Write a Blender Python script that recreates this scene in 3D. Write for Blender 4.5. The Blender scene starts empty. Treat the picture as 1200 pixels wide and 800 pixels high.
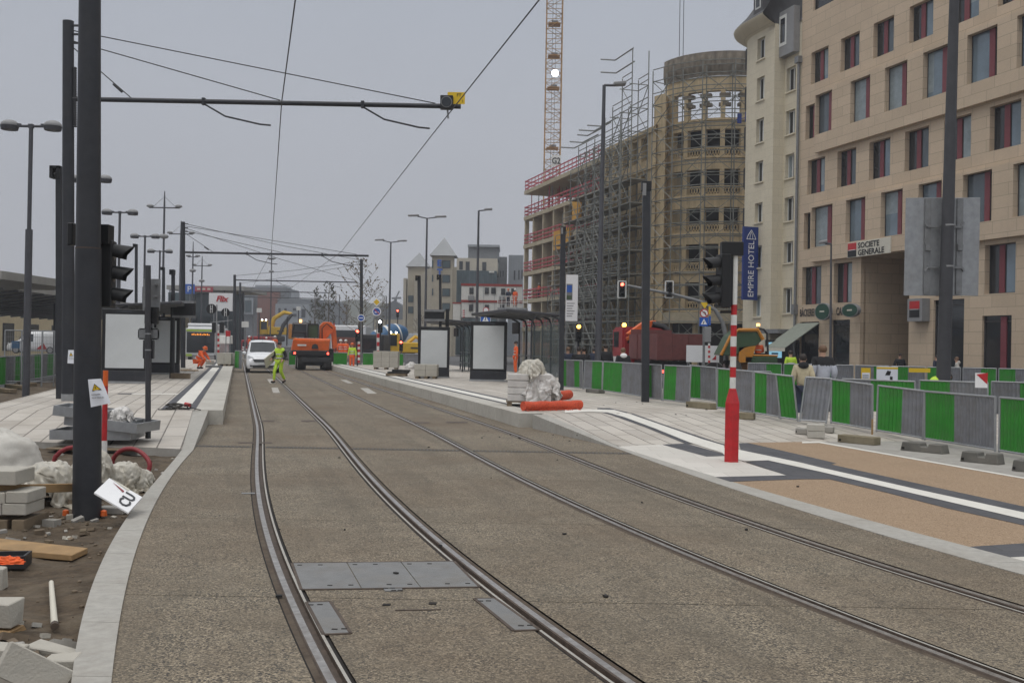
SUN_E, HAZE, EXPO = 1.0, .0009, -0.07
import bpy, bmesh, math, random
import numpy as np
from mathutils import Vector, Matrix, noise
random.seed(7)
SC = bpy.context.scene; COL = SC.collection
V = Vector; R = math.radians; PI = math.pi
# ------------------------------------------------------------------ camera model (photo pixels 1200x800)
F, CH, YC, ROLL = 1200.0, 1.72, 406.0, R(1.0)
PIT = math.atan((YC - 400) / F)
def ray(px, py):
    x, y = px - 600, py - 400
    c, s = math.cos(ROLL), math.sin(ROLL)
    xr, yr = c*x + s*y, -s*x + c*y
    cp, sp = math.cos(PIT), math.sin(PIT)
    return V((xr, cp*F + sp*yr, sp*F - cp*yr))
def G(px, py, z=0.0):
    d = ray(px, py); t = (z - CH) / d.z
    return V((d.x*t, d.y*t, z))
def W(px, py, Y):
    d = ray(px, py); t = Y / d.y
    return V((d.x*t, Y, CH + d.z*t))
def hit(px, py, zf):
    z = 0.0
    p = G(px, py, z)
    for _ in range(40):
        z = 0.5*z + 0.5*zf(p.x, p.y); p = G(px, py, z)
    return p
# ------------------------------------------------------------------ materials
MATS = {}
def nd(nt, t, **kw):
    n = nt.nodes.new(t)
    for k, v in kw.items():
        try: n.inputs[k].default_value = v
        except Exception: setattr(n, k, v)
    return n
def mat(name, col, rough=.6, metal=0., var=.12, vs=3., bump=0., bs=40., dirt=None, ds=1.2, da=.5, spec=.4, emit=0., coat=0.):
    m = bpy.data.materials.new(name); m.use_nodes = True; nt = m.node_tree; L = nt.links
    b = nt.nodes['Principled BSDF']
    b.inputs['Roughness'].default_value = rough; b.inputs['Metallic'].default_value = metal
    b.inputs['Specular IOR Level'].default_value = spec
    if coat: b.inputs['Coat Weight'].default_value = coat
    tc = nd(nt, 'ShaderNodeTexCoord'); n1 = nd(nt, 'ShaderNodeTexNoise', Scale=vs, Detail=6., Roughness=.65)
    L.new(tc.outputs['Object'], n1.inputs['Vector'])
    mx = nd(nt, 'ShaderNodeMix', data_type='RGBA')
    lo = [c*(1-var) for c in col] + [1]; hi = [min(1, c*(1+var)) for c in col] + [1]
    mx.inputs[6].default_value = lo; mx.inputs[7].default_value = hi
    mr = nd(nt, 'ShaderNodeMapRange'); mr.inputs[1].default_value = .3; mr.inputs[2].default_value = .7
    L.new(n1.outputs['Fac'], mr.inputs[0]); L.new(mr.outputs[0], mx.inputs[0])
    out = mx.outputs[2]
    if dirt:
        n2 = nd(nt, 'ShaderNodeTexNoise', Scale=ds, Detail=8., Roughness=.7)
        L.new(tc.outputs['Object'], n2.inputs['Vector'])
        m2 = nd(nt, 'ShaderNodeMapRange'); m2.inputs[1].default_value = .46; m2.inputs[2].default_value = .72; m2.inputs[4].default_value = da
        L.new(n2.outputs['Fac'], m2.inputs[0])
        mx2 = nd(nt, 'ShaderNodeMix', data_type='RGBA'); mx2.inputs[7].default_value = list(dirt) + [1]
        L.new(m2.outputs[0], mx2.inputs[0]); L.new(out, mx2.inputs[6]); out = mx2.outputs[2]
    L.new(out, b.inputs['Base Color'])
    if bump:
        n3 = nd(nt, 'ShaderNodeTexNoise', Scale=bs, Detail=4.)
        L.new(tc.outputs['Object'], n3.inputs['Vector'])
        bp = nd(nt, 'ShaderNodeBump', Strength=bump, Distance=.02)
        L.new(n3.outputs['Fac'], bp.inputs['Height']); L.new(bp.outputs[0], b.inputs['Normal'])
    if emit:
        b.inputs['Emission Color'].default_value = list(col) + [1]; b.inputs['Emission Strength'].default_value = emit
    MATS[name] = m
    return m
def M(n): return MATS[n]
def speckle(name, cols, vs=85., dirt=None, ds=.5, da=.5, rough=.8, bump=.3, big=.15):
    """exposed aggregate: random coloured stones in a cement matrix, with broad stains"""
    m = bpy.data.materials.new(name); m.use_nodes = True; nt = m.node_tree; L = nt.links
    b = nt.nodes['Principled BSDF']; b.inputs['Roughness'].default_value = rough; b.inputs['Specular IOR Level'].default_value = .3
    tc = nd(nt, 'ShaderNodeTexCoord')
    vo = nd(nt, 'ShaderNodeTexVoronoi', Scale=vs, Randomness=1.); L.new(tc.outputs['Object'], vo.inputs['Vector'])
    sp = nd(nt, 'ShaderNodeSeparateColor'); L.new(vo.outputs['Color'], sp.inputs[0])
    cr = nd(nt, 'ShaderNodeValToRGB'); cr.color_ramp.interpolation = 'LINEAR'
    el = cr.color_ramp.elements
    while len(el) < len(cols): el.new(.5)
    for i, c in enumerate(cols):
        el[i].position = i/(len(cols)-1); el[i].color = list(c) + [1]
    L.new(sp.outputs[0], cr.inputs[0]); out = cr.outputs[0]
    def blot(scale, amt, lo, hi, colr, src):
        n = nd(nt, 'ShaderNodeTexNoise', Scale=scale, Detail=7., Roughness=.68); L.new(tc.outputs['Object'], n.inputs['Vector'])
        r = nd(nt, 'ShaderNodeMapRange'); r.inputs[1].default_value = lo; r.inputs[2].default_value = hi; r.inputs[4].default_value = amt
        L.new(n.outputs['Fac'], r.inputs[0])
        x = nd(nt, 'ShaderNodeMix', data_type='RGBA'); x.inputs[7].default_value = list(colr) + [1]
        L.new(r.outputs[0], x.inputs[0]); L.new(src, x.inputs[6]); return x.outputs[2]
    mean = [sum(c[k] for c in cols)/len(cols) for k in range(3)]
    out = blot(.9, big*2.2, .42, .7, [c*.6 for c in mean], out)
    out = blot(3.5, big*1.6, .45, .7, [min(1, c*1.35) for c in mean], out)
    if dirt: out = blot(ds, da, .42, .66, dirt, out)
    if name == 'aggregate':      # wear and dust drawn out along the direction of travel
        for sc, lo, hi, amt, colr in (((1.9, .13, 1), .5, .68, .5, [c*.50 for c in mean]), ((1.3, .09, 1), .54, .7, .38, (.25, .20, .145)), ((5., .5, 1), .58, .7, .45, [c*.45 for c in mean])):
            m1 = nd(nt, 'ShaderNodeMapping'); m1.inputs['Rotation'].default_value = (0, 0, -.261); m2 = nd(nt, 'ShaderNodeMapping'); m2.inputs['Scale'].default_value = sc
            L.new(tc.outputs['Object'], m1.inputs[0]); L.new(m1.outputs[0], m2.inputs[0]); n = nd(nt, 'ShaderNodeTexNoise', Scale=1., Detail=7., Roughness=.66); L.new(m2.outputs[0], n.inputs['Vector'])
            r = nd(nt, 'ShaderNodeMapRange'); r.inputs[1].default_value = lo; r.inputs[2].default_value = hi; r.inputs[4].default_value = amt; L.new(n.outputs['Fac'], r.inputs[0])
            x = nd(nt, 'ShaderNodeMix', data_type='RGBA'); x.inputs[7].default_value = list(colr)+[1]; L.new(r.outputs[0], x.inputs[0]); L.new(out, x.inputs[6]); out = x.outputs[2]
    L.new(out, b.inputs['Base Color'])
    bp = nd(nt, 'ShaderNodeBump', Strength=bump, Distance=.008); L.new(vo.outputs['Distance'], bp.inputs['Height']); L.new(bp.outputs[0], b.inputs['Normal'])
    MATS[name] = m
def bricks(name, c1, c2, mortar, bw, bh, ms=.006, off=.5, rough=.7, dirt=None, da=.4, axis=None, ds=.7, blend=0.):
    """slabs / cladding: brick texture over object coordinates; axis 'wall' maps (x,z)"""
    m = bpy.data.materials.new(name); m.use_nodes = True; nt = m.node_tree; L = nt.links
    b = nt.nodes['Principled BSDF']; b.inputs['Roughness'].default_value = rough; b.inputs['Specular IOR Level'].default_value = .35
    tc = nd(nt, 'ShaderNodeTexCoord'); src = tc.outputs['Object']
    if axis == 'wall':
        s = nd(nt, 'ShaderNodeSeparateXYZ'); c = nd(nt, 'ShaderNodeCombineXYZ'); L.new(src, s.inputs[0])
        ad = nd(nt, 'ShaderNodeMath', operation='ADD'); L.new(s.outputs[0], ad.inputs[0]); L.new(s.outputs[1], ad.inputs[1])
        L.new(ad.outputs[0], c.inputs[0]); L.new(s.outputs[2], c.inputs[1]); src = c.outputs[0]
    bt = nd(nt, 'ShaderNodeTexBrick', Scale=1.)
    bt.offset = off; bt.inputs['Brick Width'].default_value = bw; bt.inputs['Row Height'].default_value = bh
    bt.inputs['Mortar Size'].default_value = ms; bt.inputs['Mortar Smooth'].default_value = .1; bt.inputs['Bias'].default_value = 0.
    bt.inputs['Color1'].default_value = list(c1)+[1]; bt.inputs['Color2'].default_value = list(c2)+[1]; bt.inputs['Mortar'].default_value = list(mortar)+[1]
    L.new(src, bt.inputs['Vector']); out = bt.outputs['Color']
    for sc, amt, colr in ((6., .35, [c*.75 for c in c1]), (ds, da if dirt else 0, dirt or c1)):
        n = nd(nt, 'ShaderNodeTexNoise', Scale=sc, Detail=8., Roughness=.7); L.new(tc.outputs['Object'], n.inputs['Vector'])
        r = nd(nt, 'ShaderNodeMapRange'); r.inputs[1].default_value = .45; r.inputs[2].default_value = .75; r.inputs[4].default_value = amt
        L.new(n.outputs['Fac'], r.inputs[0]); x = nd(nt, 'ShaderNodeMix', data_type='RGBA'); x.inputs[7].default_value = list(colr)+[1]
        L.new(r.outputs[0], x.inputs[0]); L.new(out, x.inputs[6]); out = x.outputs[2]
    L.new(out, b.inputs['Base Color'])
    bp = nd(nt, 'ShaderNodeBump', Strength=.4, Distance=.01); bp.invert = True
    L.new(bt.outputs['Fac'], bp.inputs['Height']); L.new(bp.outputs[0], b.inputs['Normal'])
    MATS[name] = m
def glow(name, col, strength):
    m = bpy.data.materials.new(name); m.use_nodes = True; b = m.node_tree.nodes['Principled BSDF']
    b.inputs['Base Color'].default_value = [c*.3 for c in col]+[1]; b.inputs['Emission Color'].default_value = list(col)+[1]
    b.inputs['Emission Strength'].default_value = strength; MATS[name] = m
def glass(name, col=(.9, .95, .95), alpha=.25):
    m = bpy.data.materials.new(name); m.use_nodes = True; nt = m.node_tree; b = nt.nodes['Principled BSDF']
    b.inputs['Base Color'].default_value = list(col)+[1]; b.inputs['Roughness'].default_value = .04; b.inputs['Alpha'].default_value = alpha
    b.inputs['Specular IOR Level'].default_value = .6; MATS[name] = m
def streaks(name, col, dark, rough=.75, amt=.6, vs=2.2, stretch=.12, var=.1):
    """masonry with rain streaks running down"""
    mat(name, col, rough, var=var, vs=vs); m = MATS[name]; nt = m.node_tree; L = nt.links; b = nt.nodes['Principled BSDF']
    src = b.inputs['Base Color'].links[0].from_socket
    tc = nd(nt, 'ShaderNodeTexCoord'); mp = nd(nt, 'ShaderNodeMapping'); mp.inputs['Scale'].default_value = (1.6, 1.6, stretch)
    L.new(tc.outputs['Object'], mp.inputs[0]); n = nd(nt, 'ShaderNodeTexNoise', Scale=1.6, Detail=8., Roughness=.7); L.new(mp.outputs[0], n.inputs['Vector'])
    r = nd(nt, 'ShaderNodeMapRange'); r.inputs[1].default_value = .45; r.inputs[2].default_value = .72; r.inputs[4].default_value = amt
    L.new(n.outputs['Fac'], r.inputs[0]); x = nd(nt, 'ShaderNodeMix', data_type='RGBA'); x.inputs[7].default_value = list(dark)+[1]
    L.new(r.outputs[0], x.inputs[0]); L.new(src, x.inputs[6]); L.new(x.outputs[2], b.inputs['Base Color'])
speckle('aggregate', [(.028, .030, .035), (.080, .071, .057), (.178, .148, .105), (.248, .206, .145), (.42, .35, .255)], 100., dirt=(.115, .08, .05), ds=.3, da=.55, big=.24)
speckle('brown_aggregate', [(.19, .125, .075), (.28, .195, .12), (.35, .25, .165), (.42, .315, .215)], 110., big=.08)
bricks('granite_paver', (.54, .50, .44), (.44, .405, .36), (.12, .105, .09), 1.1, .37, .013, dirt=(.30, .26, .21), da=.75)
bricks('pale_paver', (.64, .61, .555), (.56, .535, .485), (.40, .37, .33), .6, .6, .004, dirt=(.45, .41, .36), da=.3)
bricks('dark_paver', (.062, .064, .072), (.085, .086, .095), (.05, .05, .05), .3, .3, .006, dirt=(.2, .19, .18), da=.22)
mat('white_stripe', (.68, .66, .60), .7, var=.06, dirt=(.45, .42, .36), da=.3)
mat('kerb_stone', (.37, .355, .32), .75, var=.14, vs=14., dirt=(.28, .25, .21), ds=1.4, da=.55, bump=.15, bs=120)
mat('coping_stone', (.46, .44, .39), .75, var=.12, vs=9., dirt=(.27, .24, .2), ds=1.1, da=.5, bump=.12, bs=100)
mat('soil', (.080, .058, .037), .95, var=.45, vs=7., bump=1., bs=22., dirt=(.20, .165, .12), ds=2.2, da=.55)
mat('ground', (.12, .11, .10), .9, var=.25, vs=.8)
mat('asphalt', (.085, .085, .088), .85, var=.2, vs=2., dirt=(.15, .13, .11), da=.4)
mat('rail_top', (.42, .40, .375), .36, metal=.8, var=.3, vs=16., dirt=(.17, .13, .10), ds=7., da=.7)
mat('rail_rust', (.078, .057, .043), .7, var=.35, vs=14.)
mat('rail_seal', (.075, .055, .038), .9, var=.35, vs=10., dirt=(.14, .115, .085), ds=3, da=.6)
mat('groove', (.02, .017, .015), .9)
mat('steel_plate', (.215, .215, .21), .5, metal=.35, var=.15, vs=6., bump=.3, bs=160., dirt=(.2, .17, .13), ds=2.5, da=.45)
mat('drain_iron', (.10, .10, .10), .6, metal=.4, var=.2)
mat('black', (.012, .012, .013), .5)
mat('anthracite', (.028, .030, .036), .5, var=.2, vs=5., dirt=(.07, .065, .06), da=.35)
mat('anthracite_dull', (.05, .05, .055), .55, var=.15, vs=4.)
mat('pole_grey', (.075, .076, .085), .5, var=.12, vs=4., metal=.2)
mat('lamp_grey', (.25, .25, .25), .45, var=.1)
mat('galv', (.33, .34, .35), .45, metal=.5, var=.14, vs=6., dirt=(.2, .19, .17), da=.4)
mat('galv_dull', (.22, .225, .23), .55, metal=.3, var=.18, vs=6., dirt=(.13, .12, .1), da=.4)
mat('wire', (.02, .02, .022), .5)
mat('white_paint', (.72, .72, .69), .45, var=.06, dirt=(.42, .38, .32), ds=5., da=.45)
mat('white_plain', (.80, .80, .80), .5, var=.02)
mat('paper', (.78, .80, .85), .7, var=.04)
mat('red_paint', (.50, .02, .025), .42, var=.16, vs=6., dirt=(.22, .035, .03), ds=5., da=.6)
mat('orange_paint', (.70, .13, .022), .42, var=.12, dirt=(.28, .12, .05), da=.45)
mat('orange_net', (.68, .085, .03), .6, var=.55, vs=55., bump=1., bs=80., dirt=(.35, .04, .02), ds=9., da=.6)
mat('orange_cloth', (.82, .13, .03), .7, var=.15, vs=12.)
mat('hivis', (.50, .72, .05), .6, var=.12, vs=14.)
mat('reflective', (.6, .62, .6), .35)
mat('yellow_paint', (.68, .42, .02), .45, var=.12, dirt=(.3, .2, .05), da=.4)
mat('yellow_sign', (.75, .50, .02), .5, var=.05)
mat('blue_sign', (.02, .10, .42), .4, var=.05)
mat('navy_sign', (.012, .035, .19), .45, var=.06)
mat('rubber', (.022, .022, .022), .85, var=.3, dirt=(.11, .09, .07), da=.5)
mat('rim', (.4, .4, .4), .4, metal=.6)
mat('dark_glass', (.02, .024, .028), .06, var=.05, spec=.6)
mat('skin', (.50, .30, .21), .55)
mat('pane_mid', (.07, .09, .105), .05, var=.4, vs=.3, spec=.7)
mat('hair_dark', (.03, .022, .018), .6)
mat('hair_brown', (.14, .08, .045), .6)
mat('cloth_black', (.018, .018, .02), .85, var=.2, vs=9.)
mat('cloth_navy', (.028, .035, .06), .85, var=.2, vs=9.)
mat('cloth_grey', (.42, .44, .50), .8, var=.12, vs=9.)
mat('cloth_beige', (.50, .43, .29), .8, var=.12, vs=9.)
mat('cloth_jeans', (.06, .08, .13), .85, var=.2, vs=9.)
mat('cloth_hoodie', (.48, .46, .42), .85, var=.12, vs=9.)
mat('shoe', (.03, .025, .02), .7)
mat('wood', (.34, .215, .10), .75, var=.3, vs=3., dirt=(.2, .14, .08), ds=4, da=.5)
mat('wood_old', (.19, .145, .095), .85, var=.3, vs=4., dirt=(.1, .08, .055), da=.5)
mat('block', (.44, .415, .36), .85, var=.14, vs=6., dirt=(.28, .24, .18), ds=3., da=.5, bump=.25, bs=70)
mat('concrete', (.33, .315, .285), .85, var=.16, vs=5., dirt=(.2, .18, .15), da=.5, bump=.2, bs=50)
mat('plastic_film', (.50, .47, .40), .38, var=.22, vs=7., dirt=(.27, .225, .155), ds=3.5, da=.8, coat=.2)
mat('plastic_clear', (.60, .58, .55), .28, var=.2, vs=8., dirt=(.38, .34, .3), ds=4, da=.6, coat=.3)
mat('bag_white', (.56, .54, .49), .7, var=.12, vs=3., dirt=(.34, .31, .26), ds=2., da=.5, bump=.2, bs=14)
mat('green_panel', (.026, .215, .02), .45, var=.15, vs=4., dirt=(.07, .15, .05), ds=3., da=.6)
mat('grey_panel', (.20, .205, .22), .5, var=.14, vs=4., dirt=(.13, .115, .10), ds=3., da=.65, metal=.2)
mat('hose_red', (.24, .03, .035), .5, var=.15)
# ------------------------------------------------------------------ mesh builder
class MB:
    def __init__(s): s.v = []; s.f = []; s.mi = []; s.sm = []; s.mn = []; s.m = 0
    def use(s, name):
        if name not in s.mn: s.mn.append(name)
        s.m = s.mn.index(name); return s
    def _add(s, vs, fs, smooth=False):
        b = len(s.v); s.v += [tuple(v) for v in vs]
        for f in fs: s.f.append([i+b for i in f]); s.mi.append(s.m); s.sm.append(smooth)
        return s
    def box(s, c, sz, rot=None):
        c = V(c); h = V(sz)/2; o = []
        for x in (-1, 1):
            for y in (-1, 1):
                for z in (-1, 1):
                    p = V((x*h.x, y*h.y, z*h.z))
                    o.append(c + (rot @ p if rot else p))
        return s._add(o, [(0, 1, 3, 2), (4, 6, 7, 5), (0, 4, 5, 1), (2, 3, 7, 6), (0, 2, 6, 4), (1, 5, 7, 3)])
    def b2(s, a, b):
        a, b = V(a), V(b); return s.box((a+b)/2, [abs(x) for x in (b-a)])
    def bar(s, p0, p1, w, h=None, up=(0, 0, 1)):
        p0, p1 = V(p0), V(p1); h = h or w; d = (p1-p0)
        if d.length < 1e-6: return s
        d.normalize(); up = V(up)
        if abs(d.dot(up)) > .98: up = V((0, 1, 0)) if abs(d.y) < .9 else V((1, 0, 0))
        sx = d.cross(up).normalized()*w/2; sz = sx.cross(d).normalized()*h/2
        o = [p+a*sx+b*sz for p in (p0, p1) for a, b in ((-1, -1), (1, -1), (1, 1), (-1, 1))]
        return s._add(o, [(3, 2, 1, 0), (4, 5, 6, 7), (0, 1, 5, 4), (1, 2, 6, 5), (2, 3, 7, 6), (3, 0, 4, 7)])
    def tube(s, pts, r, n=8, cap=True, closed=False):
        pts = [V(p) for p in pts]; rs = r if isinstance(r, (list, tuple)) else [r]*len(pts)
        rings = []; prev = None; N = len(pts)
        for i, p in enumerate(pts):
            if closed: d = pts[(i+1) % N]-pts[i-1]
            else: d = pts[min(i+1, N-1)]-pts[max(i-1, 0)]
            d.normalize()
            if prev is None:
                a = V((0, 0, 1)) if abs(d.z) < .9 else V((1, 0, 0)); x = d.cross(a).normalized()
            else: x = (prev-d*prev.dot(d)).normalized()
            prev = x; y = d.cross(x)
            rings.append([p+(x*math.cos(2*PI*k/n)+y*math.sin(2*PI*k/n))*rs[i] for k in range(n)])
        vs = [q for g in rings for q in g]; fs = []
        for i in range(N if closed else N-1):
            for k in range(n): fs.append((i*n+k, i*n+(k+1) % n, ((i+1) % N)*n+(k+1) % n, ((i+1) % N)*n+k))
        s._add(vs, fs, n > 4)
        if cap and not closed:
            s._add(rings[0], [list(range(n))[::-1]]); s._add(rings[-1], [list(range(n))])
        return s
    def lathe(s, prof, c=(0, 0, 0), n=16, ax='z'):
        c = V(c); vs = []
        for r, z in prof:
            for k in range(n):
                a = 2*PI*k/n; p = (r*math.cos(a), r*math.sin(a), z)
                if ax == 'y': p = (p[0], p[2], p[1])
                if ax == 'x': p = (p[2], p[0], p[1])
                vs.append(c+V(p))
        m = len(prof); fs = [(i*n+k, i*n+(k+1) % n, (i+1)*n+(k+1) % n, (i+1)*n+k) for i in range(m-1) for k in range(n)]
        s._add(vs, fs, True); s._add(vs[:n], [list(range(n))[::-1]]); s._add(vs[-n:], [list(range(n))]); return s
    def poly(s, pts): return s._add(pts, [list(range(len(pts)))])
    def prism(s, pts, vec):
        pts = [V(p) for p in pts]; vec = V(vec); n = len(pts)
        return s._add(pts+[p+vec for p in pts], [list(range(n))[::-1], list(range(n, 2*n))]+[(i, (i+1) % n, n+(i+1) % n, n+i) for i in range(n)])
    def grid(s, fn, nu, nv, smooth=True):
        vs = [fn(i/nu, j/nv) for i in range(nu+1) for j in range(nv+1)]
        fs = [(i*(nv+1)+j, (i+1)*(nv+1)+j, (i+1)*(nv+1)+j+1, i*(nv+1)+j+1) for i in range(nu) for j in range(nv)]
        return s._add(vs, fs, smooth)
    def ball(s, c, r, n=10, rot=None):
        c = V(c); r = V((r, r, r)) if not hasattr(r, '__len__') else V(r)
        def fn(u, v):
            a, b = 2*PI*u, PI*(v-.5)
            p = V((r.x*math.cos(b)*math.cos(a), r.y*math.cos(b)*math.sin(a), r.z*math.sin(b)))
            return c+(rot @ p if rot else p)
        return s.grid(fn, n*2, n)
    def strip(s, A, B):
        A, B = list(A), list(B); n = len(A)
        return s._add(A+B, [(i, i+1, n+i+1, n+i) for i in range(n-1)])
    def build(s, name, parent=None, label=None, world=False, bev=0., seg=1, kind=None):
        me = bpy.data.meshes.new(name); off = V((0, 0, 0))
        inv = None
        if parent is not None and world:
            inv = wm(parent).inverted()
        me.from_pydata([tuple(inv @ V(v)) for v in s.v] if inv else s.v, [], s.f)
        for n in s.mn: me.materials.append(M(n))
        me.polygons.foreach_set('material_index', s.mi); me.polygons.foreach_set('use_smooth', s.sm); me.update()
        if bev or True:
            bm = bmesh.new(); bm.from_mesh(me)
            bmesh.ops.remove_doubles(bm, verts=bm.verts, dist=1e-5)
            bmesh.ops.recalc_face_normals(bm, faces=bm.faces)
            if bev:
                es = [e for e in bm.edges if len(e.link_faces) == 2 and e.calc_face_angle(0) > R(35)]
                bmesh.ops.bevel(bm, geom=es, offset=bev, segments=seg, affect='EDGES', clamp_overlap=True)
            bm.to_mesh(me); bm.free()
        if any(s.sm): me.set_sharp_from_angle(angle=R(48))
        o = bpy.data.objects.new(name, me); COL.objects.link(o)
        if parent is not None: o.parent = parent
        if label: o['label'] = label
        if kind: o['kind'] = kind
        return o
def wm(o):
    m = o.matrix_basis.copy()
    while o.parent is not None: o = o.parent; m = o.matrix_basis @ m
    return m
def T(name, label, cat, loc=(0, 0, 0), rz=0., group=None, kind=None):
    o = bpy.data.objects.new(name, None); COL.objects.link(o); o.empty_display_size = .2
    o.location = loc; o.rotation_euler = (0, 0, rz); tag(o, label, cat, group, kind); return o
def tag(o, label=None, cat=None, group=None, kind=None):
    if label: o['label'] = label
    if cat: o['category'] = cat
    if group: o['group'] = group
    if kind: o['kind'] = kind
    return o
def copy_tree(o, parent=None, kids=None):
    if kids is None:
        kids = {}
        for q in COL.objects:
            if q.parent: kids.setdefault(q.parent.name, []).append(q)
    c = o.copy(); COL.objects.link(c)
    if parent: c.parent = parent
    for k in kids.get(o.name, []): copy_tree(k, c, kids)
    return c
def dup(o, loc, rz=None, label=None, scale=None):
    c = copy_tree(o); c.location = loc
    if rz is not None: c.rotation_euler = (0, 0, rz)
    if label: c['label'] = label
    if scale: c.scale = (scale,)*3
    return c
def text(body, size, material, origin, right, up, parent=None, name='lettering', ext=.004, align='LEFT', bold=0., xs=1.):
    cu = bpy.data.curves.new(name, 'FONT'); cu.body = body; cu.size = size; cu.extrude = ext; cu.align_x = align; cu.offset = bold; cu.resolution_u = 2
    t = bpy.data.objects.new('tmp', cu); COL.objects.link(t); dg = bpy.context.evaluated_depsgraph_get(); dg.update()
    me = bpy.data.meshes.new_from_object(t.evaluated_get(dg)); bpy.data.objects.remove(t); me.name = name
    me.materials.clear(); me.materials.append(M(material))
    rgt = V(right).normalized(); u = V(up).normalized(); n = rgt.cross(u)
    mx = Matrix((rgt, u, n)).transposed().to_4x4(); mx.translation = V(origin)
    if xs != 1.: me.transform(Matrix.Scale(xs, 4, (1, 0, 0)))
    if parent is not None: mx = wm(parent).inverted() @ mx
    me.transform(mx); o = bpy.data.objects.new(name, me); COL.objects.link(o)
    if parent is not None: o.parent = parent
    return o
def rotz(a): return Matrix.Rotation(a, 3, 'Z')
ORD = ['first', 'second', 'third', 'fourth', 'fifth', 'sixth', 'seventh', 'eighth', 'ninth', 'tenth', 'eleventh', 'twelfth', 'thirteenth', 'fourteenth', 'fifteenth', 'sixteenth', 'seventeenth', 'eighteenth', 'nineteenth', 'twentieth']
# ------------------------------------------------------------------ track curves X(Y): straight far away, bending near the camera
SL = -.267
def curve(pts, Ys=22., z=0.):
    Mx = []; b = []; w = []
    for p in pts:
        q = G(p[0], p[1], z); d = max(0, Ys-q.y)
        Mx.append([1, d*d, d**3]); b.append(q.x-SL*(q.y-Ys)); w.append(1/q.y)
    Mx, b, w = np.array(Mx), np.array(b), np.array(w)
    a = np.linalg.lstsq(Mx*w[:, None], b*w, rcond=None)[0]
    def f(y):
        d = max(0, Ys-y); return float(a[0]+SL*(y-Ys)+a[1]*d*d+a[2]*d**3)
    return f
R1 = curve([(296, 438), (298.6, 490), (300, 526), (303, 590), (323.8, 658), (343.5, 704), (388, 800)])
R2 = curve([(330, 440), (350, 466), (370, 490), (406, 526), (464, 590), (500, 620), (526, 646), (592, 695), (737.5, 800)])
R3 = curve([(371, 438), (380, 444), (480, 496), (520, 518), (580, 546), (661, 586), (700, 604), (812, 653), (885, 684), (990, 724), (1187, 799)])
R4 = curve([(390, 435), (500, 473), (620, 518), (700, 547), (740, 562), (885, 614), (1042, 665), (1199, 713)])
def polyX(pts, far=None, z=0.):
    q = sorted([(G(p[0], p[1], z).y, G(p[0], p[1], z).x) for p in pts])
    ys = [a for a, b in q]; xs = [b for a, b in q]; deg = min(3, len(q)-1)
    co = np.polyfit(ys, xs, deg)
    def f(y):
        if y > ys[-1]: return float(np.polyval(co, ys[-1]))+SL*(y-ys[-1])
        if y < ys[0]:
            s = float(np.polyval(np.polyder(co), ys[0])); return float(np.polyval(co, ys[0]))+s*(y-ys[0])
        return float(np.polyval(co, y))
    return f
KLo = polyX([(83, 794), (94, 736), (106, 696), (120, 664), (128, 640), (135, 630), (150, 602), (190, 557), (217, 521)])
KLi = polyX([(133, 796), (140, 728), (149, 680), (160, 637), (172, 610), (197, 570), (231, 522), (261, 497)])
KRi = polyX([(700, 517), (780, 546), (832, 565), (940, 596), (1044, 632), (1140, 660), (1198, 670)])
KRo = polyX([(720, 522), (780, 541), (832, 558), (864, 565), (940, 588), (1044, 617), (1130, 640), (1200, 657)])
TD = V((SL, 1, 0)).normalized(); TN = V((TD.y, -TD.x, 0))      # along the straight track / to its right
TA = math.atan2(-TD.x, TD.y)                                     # rotation of the track frame
PE = G(608, 500.6); PL = G(261, 497.5)
HP = (PE - V((0, 0, 0))).y * 0 + .30
def SW(p): d = V((p[0], p[1], 0))-V((PE.x, PE.y, 0)); return d.dot(TD), d.dot(TN)
def ST(s, w, z=0.): p = PE+TD*s+TN*w; return V((p.x, p.y, z))
RL = 3.7
def zR(x, y):
    s, w = SW((x, y)); return HP*min(1, max(0, (s+RL)/RL))
SLF = SW(PL)[0]
def zL(x, y):
    s, w = SW((x, y)); return .02+(HP-.02)*min(1, max(0, (s-SLF+4.4)/4.4))
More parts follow.
